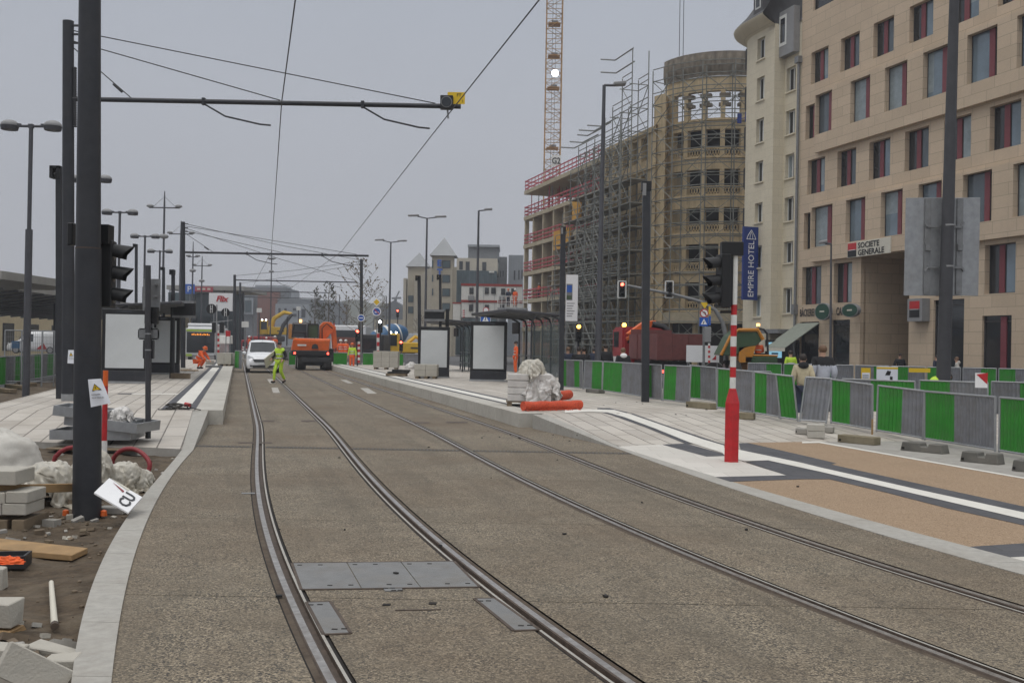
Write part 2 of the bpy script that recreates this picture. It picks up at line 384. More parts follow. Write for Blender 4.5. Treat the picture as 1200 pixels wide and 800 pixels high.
# ------------------------------------------------------------------ draped plastic sheets: settle a cloth over a few lumps, keep the resting shape
def drape(size, n, lumps, frames, seed, shrink):
    tmp = []
    def add(bm):
        me = bpy.data.meshes.new('tmp'); bm.to_mesh(me); bm.free(); o = bpy.data.objects.new('tmp', me); COL.objects.link(o); tmp.append(o); return o
    def coll(o): o.modifiers.new('c', 'COLLISION'); o.collision.thickness_outer = .008; o.collision.cloth_friction = 25
    bm = bmesh.new(); bmesh.ops.create_grid(bm, x_segments=2, y_segments=2, size=4); coll(add(bm)); top = 0
    for c, r in lumps:
        bm = bmesh.new(); bmesh.ops.create_icosphere(bm, subdivisions=2, radius=1); top = max(top, c[2]+r[2])
        for v in bm.verts: f = 1+.35*noise.noise(v.co*1.4+V((c[0]*9, seed, 0))); v.co = V((v.co.x*r[0], v.co.y*r[1], v.co.z*r[2]))*f+V(c)
        coll(add(bm))
    bm = bmesh.new(); bmesh.ops.create_grid(bm, x_segments=n, y_segments=n, size=size/2)
    for v in bm.verts:
        a = noise.noise_vector(v.co*1.9+V((seed, seed*2, 0))); v.co = V((v.co.x*shrink+a.x*.13, v.co.y*shrink+a.y*.13, top+.10+a.z*.20+.05*noise.noise(v.co*5+V((0, 0, seed)))))
    o = add(bm); m = o.modifiers.new('cl', 'CLOTH'); s = m.settings; s.quality = 5; s.mass = .15; s.tension_stiffness = 12; s.compression_stiffness = 12; s.shear_stiffness = 4; s.bending_stiffness = .2; s.air_damping = 1.5
    m.collision_settings.use_self_collision = True; m.collision_settings.self_distance_min = .007; m.collision_settings.distance_min = .008; m.point_cache.frame_start = 1; m.point_cache.frame_end = frames
    for f in range(1, frames+1): SC.frame_set(f)
    ss = o.modifiers.new('s', 'SUBSURF'); ss.levels = 1
    dg = bpy.context.evaluated_depsgraph_get(); me = bpy.data.meshes.new_from_object(o.evaluated_get(dg))
    vs = []
    for v in me.vertices:
        q = v.co*1.; g = V((q.x*9+q.y*4, q.y*14-q.x*3, q.z*7)); k = .012*(1-2.4*abs(noise.noise(g)))+.010*noise.noise(q*19.); vs.append(tuple(q+v.normal*k))
    fs = [tuple(p.vertices) for p in me.polygons]
    for t in tmp: bpy.data.objects.remove(t)
    SC.frame_set(1); return vs, fs
_r = random.Random(17)
DR_A = drape(2.5, 58, [((_r.uniform(-.4, .4), _r.uniform(-.25, .25), _r.uniform(.08, .42)), (_r.uniform(.10, .22), _r.uniform(.10, .2), _r.uniform(.10, .2))) for _ in range(9)], 42, 3, .60)
DR_B = drape(2.3, 58, [((0, .05, .25), (.26, .22, .30)), ((.12, -.1, .52), (.15, .15, .15)), ((-.14, 0, .45), (.14, .14, .16)), ((.27, 0, .14), (.16, .14, .2)), ((-.3, -.05, .1), (.14, .12, .14))], 42, 7, .52)
# ================================================================== SETTING: ground, track slab, rails, kerbs, platforms
def S_(o): o['kind'] = 'structure'; return o
b = MB().use('ground'); b.grid(lambda u, v: ((u-.5)*3000, (v-.3)*3000, -.22), 2, 2, False); S_(b.build('ground'))
ys = [1+.25*i for i in range(68)]+[18+i for i in range(45)]+[63+10*i for i in range(15)]
JY = [G(600, y).y for y in (704, 613, 562, 527, 499, 478, 462, 451)]
for j in JY: ys += [j-.0045, j+.0045]
ys = sorted(y for y in ys if not any(abs(y-j) < .003 for j in JY))
PX = lambda y: PE.x+SL*(y-PE.y)          # right platform face
PLX = lambda y: PL.x+SL*(y-PL.y)         # left platform face
def rightedge(y): return KRi(y) if y < 17.2 else max(KRi(17.2)+(PX(y)-PX(17.2))+.0, PX(y))+.25
def leftedge(y): return KLi(y)-.02 if y < 16.1 else (KLi(16.1)+(PLX(PL.y)-.30-KLi(16.1))*(y-16.1)/(PL.y-16.1)-.02 if y < PL.y else PLX(y)-.15)
def nrm(f, y): s = (f(y+.1)-f(y-.1))/.2; return math.sqrt(1+s*s)
def offs(f, w): return lambda y: f(y)+w*nrm(f, y)
E0 = .085; E1 = .122
edges = [(leftedge, offs(R1, -E0)), (offs(R1, E1), offs(R2, -E1)), (offs(R2, E0), offs(R3, -E0)), (offs(R3, E1), offs(R4, -E1)), (offs(R4, E0), rightedge)]
b = MB().use('aggregate')
for fa, fb in edges:
    for y0, y1 in zip(ys[:-1], ys[1:]):
        if y1-y0 < .0105 and any(abs((y0+y1)/2-j) < .002 for j in JY): continue
        n = 6
        for k in range(n):
            q = lambda t, y: (fa(y)+(fb(y)-fa(y))*t, y, 0)
            b.poly([q(k/n, y0), q((k+1)/n, y0), q((k+1)/n, y1), q(k/n, y1)])
S_(b.build('track_pavement'))
b = MB().use('groove'); b.strip([(leftedge(y), y, -.03) for y in ys], [(rightedge(y), y, -.03) for y in ys]); S_(b.build('track_bed'))
def rail(f, g, label):
    o = MB()
    prof = [(-E0, -.03, 'groove'), (-E0, -.012, 'groove'), (-E0+.012, -.005, 'rail_seal'), (-.036, -.004, 'rail_rust'), (-.030, .005, 'rail_rust'), (-.024, .007, 'rail_top'), (.020, .007, 'rail_rust'), (.030, .002, 'rail_rust'), (.033, -.026, 'rail_rust'), (.072, -.026, 'rail_rust'), (.076, .003, 'kerb_stone'), (.094, .003, 'rail_rust'), (.099, -.008, 'groove'), (E1, -.012, 'groove'), (E1, -.03, 'groove')]
    for (w0, z0, m), (w1, z1, _) in zip(prof[:-1], prof[1:]):
        o.use(m); o.strip([(f(y)+g*w0*nrm(f, y), y, z0) for y in ys], [(f(y)+g*w1*nrm(f, y), y, z1) for y in ys])
    return tag(o.build('tram_rail'), label, 'rail', 'four grooved tram rails set in the pavement')
rail(R1, 1, 'grooved steel tram rail nearest the left kerb, outermost on the left')
rail(R2, -1, 'grooved steel tram rail bending past the right edge of the long steel cover plates')
rail(R3, 1, 'grooved steel tram rail of the right hand track, the one farther from the brown paving')
rail(R4, -1, 'grooved steel tram rail of the right hand track, running nearest the brown paving')
# dark flush patches and short marks beside the rails
def flat(pts, m, name, z=.004, kind='structure', zf=None):
    o = MB().use(m); o.poly([G(x, y, z) if zf is None else (lambda p: p+V((0, 0, z)))(hit(x, y, zf)) for x, y in pts]); r = o.build(name); r['kind'] = kind; return r
for k, (x0, x1, y) in enumerate([(305, 322, 493), (353, 371, 493), (279, 298, 518.5), (303, 319, 518.5), (481, 503, 495), (523, 548, 494.5), (283, 299, 577.5), (590, 612, 485)]):
    flat([(x0, y-.8), (x1, y-.8), (x1, y+.8), (x0, y+.8)], 'rail_rust' if k != 6 else 'steel_plate', 'pavement_patch', .004)
mat('worn_mark', (.42, .40, .36), .7, var=.25, vs=9., dirt=(.2, .17, .13), ds=6., da=.8)
for pts in ([(313, 444), (320, 444), (323, 449), (316, 449)], [(318, 454), (325.5, 454), (328, 460), (320, 460)], [(399, 445), (406, 445), (414, 449), (408, 449)], [(422, 454.5), (431, 454.5), (442, 461), (431, 461)]):
    flat(pts, 'worn_mark', 'painted_mark', .004)
# gutter grating across the tracks
g = T('drain_channel', 'narrow slotted iron drain channel crossing both tracks', 'drain', G(450, 527))
yj = G(450, 526.5).y
for fa, fb in edges:
    o = MB().use('drain_iron'); x0, x1 = fa(yj), fb(yj)
    o.poly([(x0, yj-.07, -.012), (x1, yj-.07, -.012), (x1, yj+.10, -.012), (x0, yj+.10, -.012)])
    for p in (yj-.07, yj+.09): o.b2((x0, p, -.01), (x1, p+.015, .006))
    x = x0+.02
    while x < x1-.03: o.b2((x, yj-.055, -.008), (x+.022, yj+.09, .005)); x += .06
    o.build('grating', g, world=True)
# steel cover plates
def plate(pts, name='cover_plate', label=None, parts=0, z=.006, frame=True):
    P = [G(x, y, z) for x, y in pts]; c = sum(P, V())/len(P)
    t = T(name, label, 'cover plate', (c.x, c.y, 0))
    o = MB().use('steel_plate'); n = max(parts, 1)
    for k in range(n):
        a, bb = k/n+.003, (k+1)/n-.003
        q = [P[0].lerp(P[1], a), P[0].lerp(P[1], bb), P[3].lerp(P[2], bb), P[3].lerp(P[2], a)]
        o = MB().use('steel_plate'); o.prism(q, (0, 0, -.005)); 
        o.use('groove')
        for u, v in ((.12, .1), (.5, .1), (.5, .88), (.86, .88)):
            p = q[0].lerp(q[1], u).lerp(q[3].lerp(q[2], u), v); o.box((p.x, p.y, z+.001), (.035, .02, .002))
        o.build('plate', t, world=True)
    if frame:
        o = MB().use('rail_rust')
        for i in range(4): o.bar(P[i]-V((0, 0, .003)), P[(i+1) % 4]-V((0, 0, .003)), .022, .008)
        o.build('frame', t, world=True)
    return t
plate([(342, 659), (532, 657), (562, 687), (353, 690)], label='wide row of three grey steel chequer plates between the left track rails', parts=3)
plate([(359, 705), (387, 704), (411, 741), (379, 742.5)], label='small grey steel plate beside the leftmost rail, left of the two small plates')
plate([(556, 700.5), (580, 700), (632, 737), (602, 738)], label='small grey steel plate beside the second rail, right of the two small plates')
plate([(449, 688.5), (471, 688), (472, 691.5), (451, 692)], label='tiny steel inspection lid at the lower edge of the long plates', frame=False)
t = T('flush_lid', 'flush concrete lid with two dark lifting slots below the steel plates', 'cover plate', G(480, 709))
o = MB().use('rail_rust'); a, c = G(463, 714.5, .003), G(517, 713.5, .003); o.bar(a, c, .018, .004)
o.use('groove')
for x, y in ((453, 708), (507, 706.5)): o.box(G(x, y, .003), (.05, .05, .005))
o.build('slots', t, world=True)
# left kerb stones
def ribbon(name, fa, fb, y0, y1, zt, zb, m, step=1.0, gap=.006, bev=.006):
    o = MB().use(m); y = y0
    while y < y1-.05:
        ye = min(y+step, y1); n = 4; yy = [y+gap/2+(ye-y-gap)*i/n for i in range(n+1)]
        A = [(fa(q), q, zt(fa(q), q)) for q in yy]; B = [(fb(q), q, zt(fb(q), q)) for q in yy]
        o.strip(A, B); low = lambda P: [(p[0], p[1], zb) for p in P]
        o.strip(low(A), A); o.strip(B, low(B)); o.poly([A[0], B[0], low([B[0]])[0], low([A[0]])[0]]); o.poly([A[-1], low([A[-1]])[0], low([B[-1]])[0], B[-1]])
        y = ye
    return S_(o.build(name))
ribbon('left_kerb', KLo, KLi, 2.2, 16.1, lambda x, y: .014, -.2, 'kerb_stone')
YC1 = PL.y
ribbon('left_ramp_kerb', lambda y: KLo(16.1)+(PLX(YC1)-.62-KLo(16.1))*(y-16.1)/(YC1-16.1), lambda y: KLi(16.1)+(PLX(YC1)-.30-KLi(16.1))*(y-16.1)/(YC1-16.1), 16.1, YC1, lambda x, y: .014+(HP-.014)*(y-16.1)/(YC1-16.1), -.2, 'kerb_stone', 1.1)
YR0 = G(694, 523.6).y
ribbon('right_kerb', KRi, KRo, 2.5, YR0, lambda x, y: .006, -.2, 'kerb_stone', 1.0)
YR1 = G(624, 502).y
xr0, xr1 = KRi(YR0), G(624, 502).x; xo0, xo1 = KRo(YR0), G(624, 502).x+.30
ribbon('right_ramp_kerb', lambda y: xr0+(xr1-xr0)*(y-YR0)/(YR1-YR0), lambda y: xo0+(xo1-xo0)*(y-YR0)/(YR1-YR0), YR0, YR1, lambda x, y: .006+(HP-.006)*(y-YR0)/(YR1-YR0), -.2, 'kerb_stone', 1.2)
# platforms: coping + paving
def track_obj(o, name, mirror=False):
    """mesh given in (along track, left of track, z) about the right platform corner"""
    r = o.build(name); r.location = (PE.x, PE.y, 0); r.rotation_euler = (0, 0, TA+PI/2); return S_(r)
LW = lambda w: -w   # local y = -w
wl = SW(PL)[1]
o = MB().use('coping_stone')
for s in range(0, 60):
    o.b2((s*1.0+.003, 0, -.2), (s*1.0+.997, -.55, HP+.002))
track_obj(o, 'right_platform_edge')
o = MB().use('coping_stone')
for s in range(0, 60):
    o.b2((SLF+s*1.0+.003, -wl, -.2), (SLF+s*1.0+.997, -(wl-.55), HP+.002))
track_obj(o, 'left_platform_edge')
def zs(s): return HP*min(1, max(0, (s+RL)/RL))
o = MB().use('granite_paver')
WR = 9.5
def wedge(s):
    if s >= 0: return .55
    p = ST(s, 0); y = p.y
    for _ in range(8):
        if y < YR0: x = KRo(y)
        else: x = xo0+(xo1-xo0)*(y-YR0)/(YR1-YR0)
        sw = SW((x, y)); y += (s-sw[0])*.96
    return sw[1]
SS = [-18+.5*i for i in range(29)]+[-RL, -2.5, -1.2, -.02, 0, 5, 10, 15, 20, 30, 40, 60]
SS = sorted(SS)
wfar = lambda s: max(wedge(s)+.3, 5.05 + (1.6 if s < -5 else 0)+max(0, -s-6)*.35 + (3.5 if s>2 else 0))
WB = lambda s: 12. if s < 3 else 9.
for s0, s1 in zip(SS[:-1], SS[1:]):
    a0, a1 = wedge(s0), wedge(s1)
    if s1 - s0 < .03: a0 = a1 = .55
    n = 6
    for k in range(n):
        q = lambda s, a, t: (s, -(a+(WB(s0)-a)*t), zs(s))
        o.poly([q(s0, a0, k/n), q(s1, a1, k/n), q(s1, a1, (k+1)/n), q(s0, a0, (k+1)/n)])
track_obj(o, 'right_platform_paving')
o = MB().use('granite_paver'); wL = wl-4.7
s00 = SLF-4.4
def sheet(s0, s1, w0, w1, z0, z1, m='granite_paver'): o.use(m); o.poly([(s0, -w0, z0), (s1, -w0, z1), (s1, -w1, z1), (s0, -w1, z0)])
yk = lambda s: wl-.62-(0.0)*(s-SLF)
pa = SW(V((KLo(16.1), 16.1, 0)))
nl = SW(hit(-60, 512, lambda x, y: .05)); sl_ = SLF-.0
def lramp(u, v): a = (pa[0]+(nl[0]-pa[0])*u, pa[1]+(wL-pa[1])*u); b_ = (SLF, (wl-.60)+(wL-(wl-.60))*u); return (a[0]+(b_[0]-a[0])*v, -(a[1]+(b_[1]-a[1])*v), .02+.05*u*(1-v)+(HP-.02)*v)
o.grid(lramp, 8, 10, False)
o.use('concrete'); o.grid(lambda u, v: (lambda q: (q[0]-.001, q[1], q[2]-.002-v*.3))(lramp(u, 0)), 8, 1, False)
sheet(SLF, SLF+60, wl-.55, wL, HP, HP)
o.use('concrete'); o.poly([(s00, -wL, .018), (SLF, -wL, HP-.002), (SLF+60, -wL, HP-.002), (SLF+60, -wL, -.2), (s00, -wL, -.2)])
track_obj(o, 'left_platform_paving')
for nm, w, sg, sa in (('left_guide_stripe', wl, -1, SLF+.35), ('right_guide_stripe', 0, 1, 1.6)):
    for a, c, m in ((.56, .70, 'dark_paver'), (.70, 1.06, 'white_stripe'), (1.06, 1.24, 'dark_paver')):
        o = MB().use(m); w0, w1 = w+sg*a, w+sg*c
        o.poly([(sa, -w0, HP+.004), (sa+58, -w0, HP+.004), (sa+58, -w1, HP+.004), (sa, -w1, HP+.004)]); track_obj(o, nm)
# left platform cross stripe
o = MB().use('white_stripe'); o.poly([(SLF+6.4, -(wl-1.24), HP+.004), (SLF+6.9, -(wl-1.24), HP+.004), (SLF+6.9, -(wl-2.4), HP+.004), (SLF+6.4, -(wl-2.4), HP+.004)]); track_obj(o, 'left_guide_stripe')
o = MB().use('dark_paver'); o.poly([(SLF+6.4, -(wl-2.4), HP+.005), (SLF+6.9, -(wl-2.4), HP+.005), (SLF+6.9, -(wl-2.75), HP+.005), (SLF+6.4, -(wl-2.75), HP+.005)]); track_obj(o, 'left_guide_stripe')
# right apron pavings
def apron(pts, m, name, z): flat(pts, m, name, z)
apron([(716, 523), (776, 520.5), (828, 534), (869, 533), (870, 541), (922, 556.5), (836, 558.5), (780, 541)], 'pale_paver', 'pale_paving', .004)
apron([(776, 520.5), (804, 519.2), (848, 531.5), (869, 533), (828, 534.5)], 'dark_paver', 'dark_paving', .008)
apron([(866, 519), (876, 518.7), (940, 533), (980, 542.3), (974, 543.8), (1080, 567), (1200, 593), (1330, 621), (1330, 629), (1200, 600), (1080, 574), (960, 547), (940, 542), (868, 527)], 'dark_paver', 'dark_paving', .008)
apron([(874, 541), (900, 539), (940, 548), (960, 552), (1080, 580), (1200, 608), (1330, 638), (1330, 646), (1200, 615), (1110, 595), (1040, 577), (972, 561), (940, 561), (856, 564), (838, 558.5), (922, 556.5)], 'dark_paver', 'dark_paving', .008)
apron([(856, 564), (940, 561), (972, 561), (1040, 577), (1110, 595), (1200, 615), (1330, 646), (1330, 652), (1215, 635), (1130, 640.5), (1044, 617.5), (940, 588.5), (864, 566)], 'brown_aggregate', 'brown_paving', .004)
apron([(1130, 640.5), (1215, 635), (1330, 652), (1330, 668), (1215, 651), (1176, 653)], 'dark_paver', 'dark_paving', .004)
apron([(1176, 653), (1215, 651), (1330, 668), (1330, 690), (1210, 661)], 'pale_paver', 'pale_paving', .004)
apron([(876, 518.5), (960, 517), (1080, 538), (1200, 559), (1330, 582), (1330, 621), (1200, 593), (1080, 567), (974, 543.8), (980, 542.3), (940, 533)], 'brown_aggregate', 'brown_paving', .004)
for i, (pu, pd) in enumerate([([(868, 527), (940, 542), (960, 547), (1080, 574), (1200, 600), (1330, 629)], [(872, 540), (900, 539), (960, 552), (1080, 580), (1200, 608), (1330, 638)])]):
    o = MB().use('white_stripe'); o.strip([G(x, y, .012) for x, y in [(840, 523.5)]+pu], [G(x, y, .012) for x, y in [(850, 534)]+pd]); S_(o.build('right_guide_stripe'))
o = MB().use('white_stripe'); e = [(940, 517.3), (960, 517), (1080, 538), (1200, 559), (1330, 582)]
o.strip([G(x, y, .008) for x, y in e], [G(x, y+1.6, .008) for x, y in e]); S_(o.build('edging_line'))
o = MB().use('concrete'); e2 = [(880, 500), (960, 517), (1080, 538), (1200, 559), (1330, 582)]
o.strip([G(x, y-.3, .003) for x, y in e2], [G(x, y, .003) for x, y in [(890, 488), (1000, 497), (1100, 509), (1200, 526), (1400, 560)]]); S_(o.build('concrete_margin'))
# guide stripe curving down the ramp
def zr(x, y): return zR(x, y)
def rampstrip(u, d, m, z):
    def dens(L):
        r = []
        for (x0, y0), (x1, y1) in zip(L[:-1], L[1:]):
            for k in range(6): r.append((x0+(x1-x0)*k/6, y0+(y1-y0)*k/6))
        return r+[L[-1]]
    o = MB().use(m); o.strip([hit(x, y, zr)+V((0, 0, z)) for x, y in dens(u)], [hit(x, y, zr)+V((0, 0, z)) for x, y in dens(d)]); S_(o.build('right_guide_stripe'))
rampstrip([(662, 480), (690, 479.5), (720, 480.5), (742, 486.5), (782, 500.5), (824, 515), (848, 522)], [(662, 484), (690, 482.5), (712, 483.5), (732, 489), (766, 501.5), (808, 518.5), (850, 532)], 'white_stripe', .009)
rampstrip([(700, 478), (714, 478), (740, 484), (780, 498), (840, 518), (868, 526)], [(700, 479.5), (720, 480.5), (742, 486.5), (782, 500.5), (824, 515), (848, 522)], 'dark_paver', .006)
rampstrip([(706, 482.3), (718, 484.5), (732, 489), (766, 501.5), (808, 518.5), (812, 520)], [(704, 483), (716, 486), (728, 490.5), (756, 500.5), (796, 517), (804, 520)], 'dark_paver', .006)
apron([(719, 514.3), (731, 514.2), (740, 519.7), (727, 520)], 'brown_aggregate', 'brown_patch', .008) if False else None
# soil of the building site on the left, streets right and left
def soilz(x, y):
    h = noise.fractal(V((x*.9, y*.9, 1.7)), .8, 2., 5)*.05+noise.noise(V((x*3.1, y*3.1, 4.)))*.018
    return -.10+h+(.05*max(0, min(1, (-x-5.5)/3)))
o = MB().use('soil')
o.grid(lambda u, v: (lambda y: (lambda x: (x, y, soilz(x, y)))(KLo(y)+.02-(1-u)**1.6*9))(2.4+(v**1.3)*14.2), 90, 170)
S_(o.build('bare_soil'))
o = MB().use('soil')
o.grid(lambda u, v: (lambda p: (p.x, p.y, -.12+.06*noise.fractal(V((p.x*.6, p.y*.6, 0)), .8, 2, 4)))(ST(s00-4+v*70, wL-.02-(1-u)*3.2)), 24, 160)
S_(o.build('bare_soil_strip'))
o = MB().use('asphalt'); o.poly([ST(-12, wL-3, -.10), ST(160, wL-3, -.10), ST(160, wL-40, -.10), ST(-12, wL-40, -.10)]); S_(o.build('station_forecourt'))
o = MB().use('asphalt'); o.poly([ST(-20, 8.9, -.03), ST(200, 8.9, -.03), ST(200, 24, -.03), ST(-20, 40, -.03)]); S_(o.build('street'))
# ================================================================== POLES, OVERHEAD LINE, LAMPS, SIGNALS, SHELTERS
def fit_post(bx, by, z0, tx, ty):
    p0 = G(bx, by, z0); p1 = W(tx, ty, p0.y); return p0, p1
def px2m(n, Y): return n*Y/F
def frame_at(p): return V(p)
# --- big dark pole in the foreground
p0 = G(102, 605, -.10); Y = p0.y
t = T('steel_mast', 'thick black steel mast in bare soil at left, nearest the camera', 'mast', p0)
top = W(105.5, 0, Y); up = (top-p0)*1.75
o = MB().use('anthracite'); j = (W(103.5, 291, Y)-p0)
o.tube([(0, 0, -.1), j], [px2m(16.2, Y), px2m(14.4, Y)], 28); o.tube([j, up], [px2m(13.9, Y), px2m(9.5, Y)], 28)
o.build('shaft', t)
o = MB().use('rail_rust'); o.tube([j-V((0, 0, .008)), j+V((0, 0, .006))], px2m(14.5, Y), 28); o.build('joint_ring', t)
def sheet_notice(px, label, Y, lines, curl=.015):
    P = [W(x, y, Y) for x, y in px]      # tl tr br bl
    c = sum(P, V())/4; t = T('warning_sheet', label, 'notice', c)
    def q(u, v, d=0.): p = P[0].lerp(P[1], u).lerp(P[3].lerp(P[2], u), v); return p+V((0, -d-curl*math.sin(u*PI*1.3)*math.sin(v*3+.6), 0))
    o = MB().use('paper'); o.grid(lambda u, v: q(u, v), 8, 10); o.build('sheet', t, world=True)
    o = MB().use('black'); o.poly([q(.47, .17, .006), q(.80, .44, .006), q(.22, .44, .006)]); o.use('yellow_sign'); o.poly([q(.475, .215, .009), q(.73, .415, .009), q(.28, .415, .009)])
    o.use('black'); o.poly([q(.50, .25, .012), q(.44, .34, .012), q(.49, .34, .012), q(.46, .40, .012), q(.55, .31, .012), q(.50, .31, .012)]); o.build('warning_triangle', t, world=True)
    r = P[1]-P[0]; u = P[0]-P[3]; w = r.length
    for k, s in enumerate(lines):
        text(s, w*.135, 'black', q(.14, .585+.12*k, .012), r, u, t, 'lettering', .001)
    return t
sheet_notice([(103, 444.5), (118, 443.5), (130, 472), (106.5, 477)], 'white sheet with yellow warning triangle taped on the big black foreground mast', Y-.30, ['CATENAIRE', 'SOUS TENSION'])
# --- catenary masts
def catenary(bx, by, ty, ay, ax, wb, label, sg=1, detail=True, z0=HP, tx=None, stays=True):
    p0, p1 = fit_post(bx, by, z0, tx or bx, ty); Y = p0.y
    t = T('catenary_mast', label, 'catenary mast', p0, 0, 'catenary masts along the tram stop'); L = lambda x, y, d=0: W(x, y, Y+d)-p0
    o = MB().use('anthracite'); o.tube([(0, 0, 0), p1-p0], [px2m(wb/2, Y), px2m(wb/2*.86, Y)], 20); o.build('pole', t)
    if detail:
        o = MB().use('galv'); o.tube([(0, 0, 0), (0, 0, .16)], px2m(wb/2+.7, Y), 20); o.build('base_sleeve', t)
    if ax is None: return t, Y
    a0 = L(bx, ay); a1 = L(ax, ay+(ax-bx)*.0195); r = .055
    o = MB().use('anthracite'); o.tube([a0, a1], r, 10); o.build('arm', t)
    Ln = a1.x-a0.x
    if stays:
        for k, (dz, fr) in enumerate(((.10, .935), (.33, .54))):
            tp = (p1-p0)+V((0, -.02, -dz-.1)); e = a0.lerp(a1, fr)
            o = MB().use('wire'); o.tube([tp, e+V((0, 0, .06))], .013, 5); o.build('stay_cable', t)
        o = MB().use('wire'); e = a0.lerp(a1, .16); tp = (p1-p0)+V((0, 0, -.5)); o.tube([tp, e+V((0, 0, .05))], .012, 5); m = tp.lerp(e, .72); o.tube([m, m.lerp(e, .5)], .03, 6); o.build('stay_cable', t)
        o = MB().use('anthracite_dull')
        for dz in (.1, .3, .5): o.box((p1-p0)+V((.18*sg, 0, -dz)), (.16, .05, .04))
        o.build('cable_bracket', t)
    for fr in (.345, .75):
        s = a0.lerp(a1, fr); e = s+V((1.55, 0, -.52))
        o = MB().use('anthracite'); o.tube([s+V((0, 0, -.05)), s+V((.5, 0, -.33)), e+V((-.25, 0, 0.02)), e], .022, 6); o.box(s, (.07, .1, .16)); o.build('steady_arm', t)
    if detail:
        o = MB().use('anthracite_dull'); b0 = L(bx+wb*.55, ay-36); b1 = L(bx+wb*.55, ay+32)
        for k in range(26): q = b0.lerp(b1, k/25); o.box(q, (.05, .09, .035))
        o.bar(b0, b1, .03, .05); o.build('counterweight', t)
    return t, Y
ct, CY = catenary(80, 469.5, 25, 116, 540, 14.5, 'tall dark catenary mast whose long arm carries the yellow FT 1 plate')
p0 = V(ct.location)
# signal lamp box with yellow plate hanging on the arm
c = W(523.5, 120.5, CY-.12); t = T('arm_signal', 'black square signal box with round lens and yellow FT 1 plate at the arm tip', 'signal', c)
o = MB().use('black'); o.box((0, 0, 0), (.29, .16, .31)); o.build('housing', t, bev=.01)
o = MB().use('dark_glass'); o.lathe([(.11, -.10), (.11, -.085)], (0, 0, 0), 20, 'y'); o.use('galv_dull'); o.lathe([(.13, -.09), (.13, -.08)], (0, 0, 0), 20, 'y'); o.build('lens', t)
o = MB().use('galv_dull'); o.bar((.02, 0, -.14), (.04, 0, -.36), .04); o.build('bracket', t)
o = MB().use('yellow_sign'); o.box((.21, .09, .13), (.40, .012, .27)); pl = o.build('plate', t)
text('FT', .10, 'black', c+V((.22, .08, .165)), (1, 0, 0), (0, 0, 1), t, 'lettering', .002); text('1', .10, 'black', c+V((.33, .08, .03)), (1, 0, 0), (0, 0, 1), t, 'lettering', .002)
catenary(214.5, 432, 260, 295.5, 432, 5.5, 'dark catenary mast behind the small black display, its arm reaching over both tracks', detail=False)
o = MB().use('rubber'); tt = COL.objects[-1]
catenary(275, 421, 322, 328, 418, 3.6, 'far catenary mast right behind the red and white barrier blocks', detail=False, z0=0.1, stays=False)
catenary(281.5, 416.5, 331, 341, 387, 2.8, 'thinner far catenary mast just right of the one behind the red and white blocks', detail=False, z0=0.1, stays=False)
catenary(285, 413, 338, 348, 374, 2.2, 'thinnest and farthest catenary mast of the left hand row', detail=False, z0=0.1, stays=False)
catenary(423.5, 428, 304, None, None, 4.2, 'dark catenary mast behind the bare tree at the far end of the right platform', detail=False, z0=0.1)
# contact wires
for k, (fa, fb, lab) in enumerate(((R1, R2, 'black overhead contact wire above the left hand tram track'), (R3, R4, 'black overhead contact wire above the right hand tram track'))):
    o = MB().use('wire'); kn = [G(x, y, 6.7) for x, y in ([(346, 0), (330, 120), (318, 295)] if k == 0 else [(632, 0), (505, 160), (400, 295)])]
    kn = [kn[0]+(kn[0]-kn[1])*1.3]+kn+[V(((fa(y)+fb(y))/2, y, 6.7)) for y in (95, 180)]
    o.tube(kn, .012, 5); tag(o.build('contact_wire'), lab, 'wire', 'overhead contact wires')
# --- slim posts carrying a camera box
def campost(bx, by, tx, ty, z0, wpx, label, boxpx=None, side=0, light=False):
    p0, p1 = fit_post(bx, by, z0, tx, ty); Y = p0.y; h = p1-p0
    t = T('camera_post', label, 'post', p0, 0, 'slim dark posts on the tram stop')
    o = MB().use('anthracite'); r = px2m(wpx/2, Y)
    o.box((0, 0, h.z/2), (2*r, 2*r, h.z), Matrix.Rotation(math.atan2(h.x, h.z), 3, 'Y')); o.build('post', t, bev=.008)
    b = (boxpx or 12)*Y/F
    if light:
        o = MB().use('lamp_grey'); o.box(h+V((-r*.3, -r-.01, -b*.8)), (b*.35, .03, b*1.2)); o.build('light_strip', t)
        o = MB().use('black'); o.box(h+V((r*.3, 0, -b*.45)), (b*.95, .22, b*.95)); o.build('camera_box', t, bev=.01)
    else:
        o = MB().use('black'); o.b2(h+V((-b/2, -.12, -b*1.2)), h+V((-b*.18, .12, 0))); o.b2(h+V((b*.18, -.12, -b*1.2)), h+V((b/2, .12, 0))); o.b2(h+V((-b/2, -.12, -b*.25)), h+V((b/2, .12, 0))); o.ball(h+V((0, -.05, -b*.85)), b*.26, 6); o.build('camera_box', t)
    return t
campost(67, 467, 66.5, 195, HP, 6.5, 'slim dark post with camera box on top, beside the tall mast on the left platform', 12)
campost(201.5, 443, 202, 316, HP, 3.6, 'slim dark post with camera box behind the small black display', 5)
campost(490.5, 440, 489.5, 323, HP, 3.8, 'slim dark post with camera box left of the farther advertising panel', 5)
campost(515, 442, 514.5, 322, HP, 3, 'slim dark post rising behind the black display of the right platform', 5)
campost(754.5, 473, 756, 213, .25, 8.5, 'square dark post with a camera box standing before the green and grey barrier', 12, light=True)
campost(657, 457, 659.5, 266, HP, 6, 'slim dark post beside the shelter with the white project board behind it', 6, light=True)
campost(158, 442, 158.5, 286, HP, 2.8, 'thin plain dark post behind the left signal head', 3)
campost(191, 436, 190.5, 313, HP, 2.4, 'thin plain post behind the square grey sign back', 3)
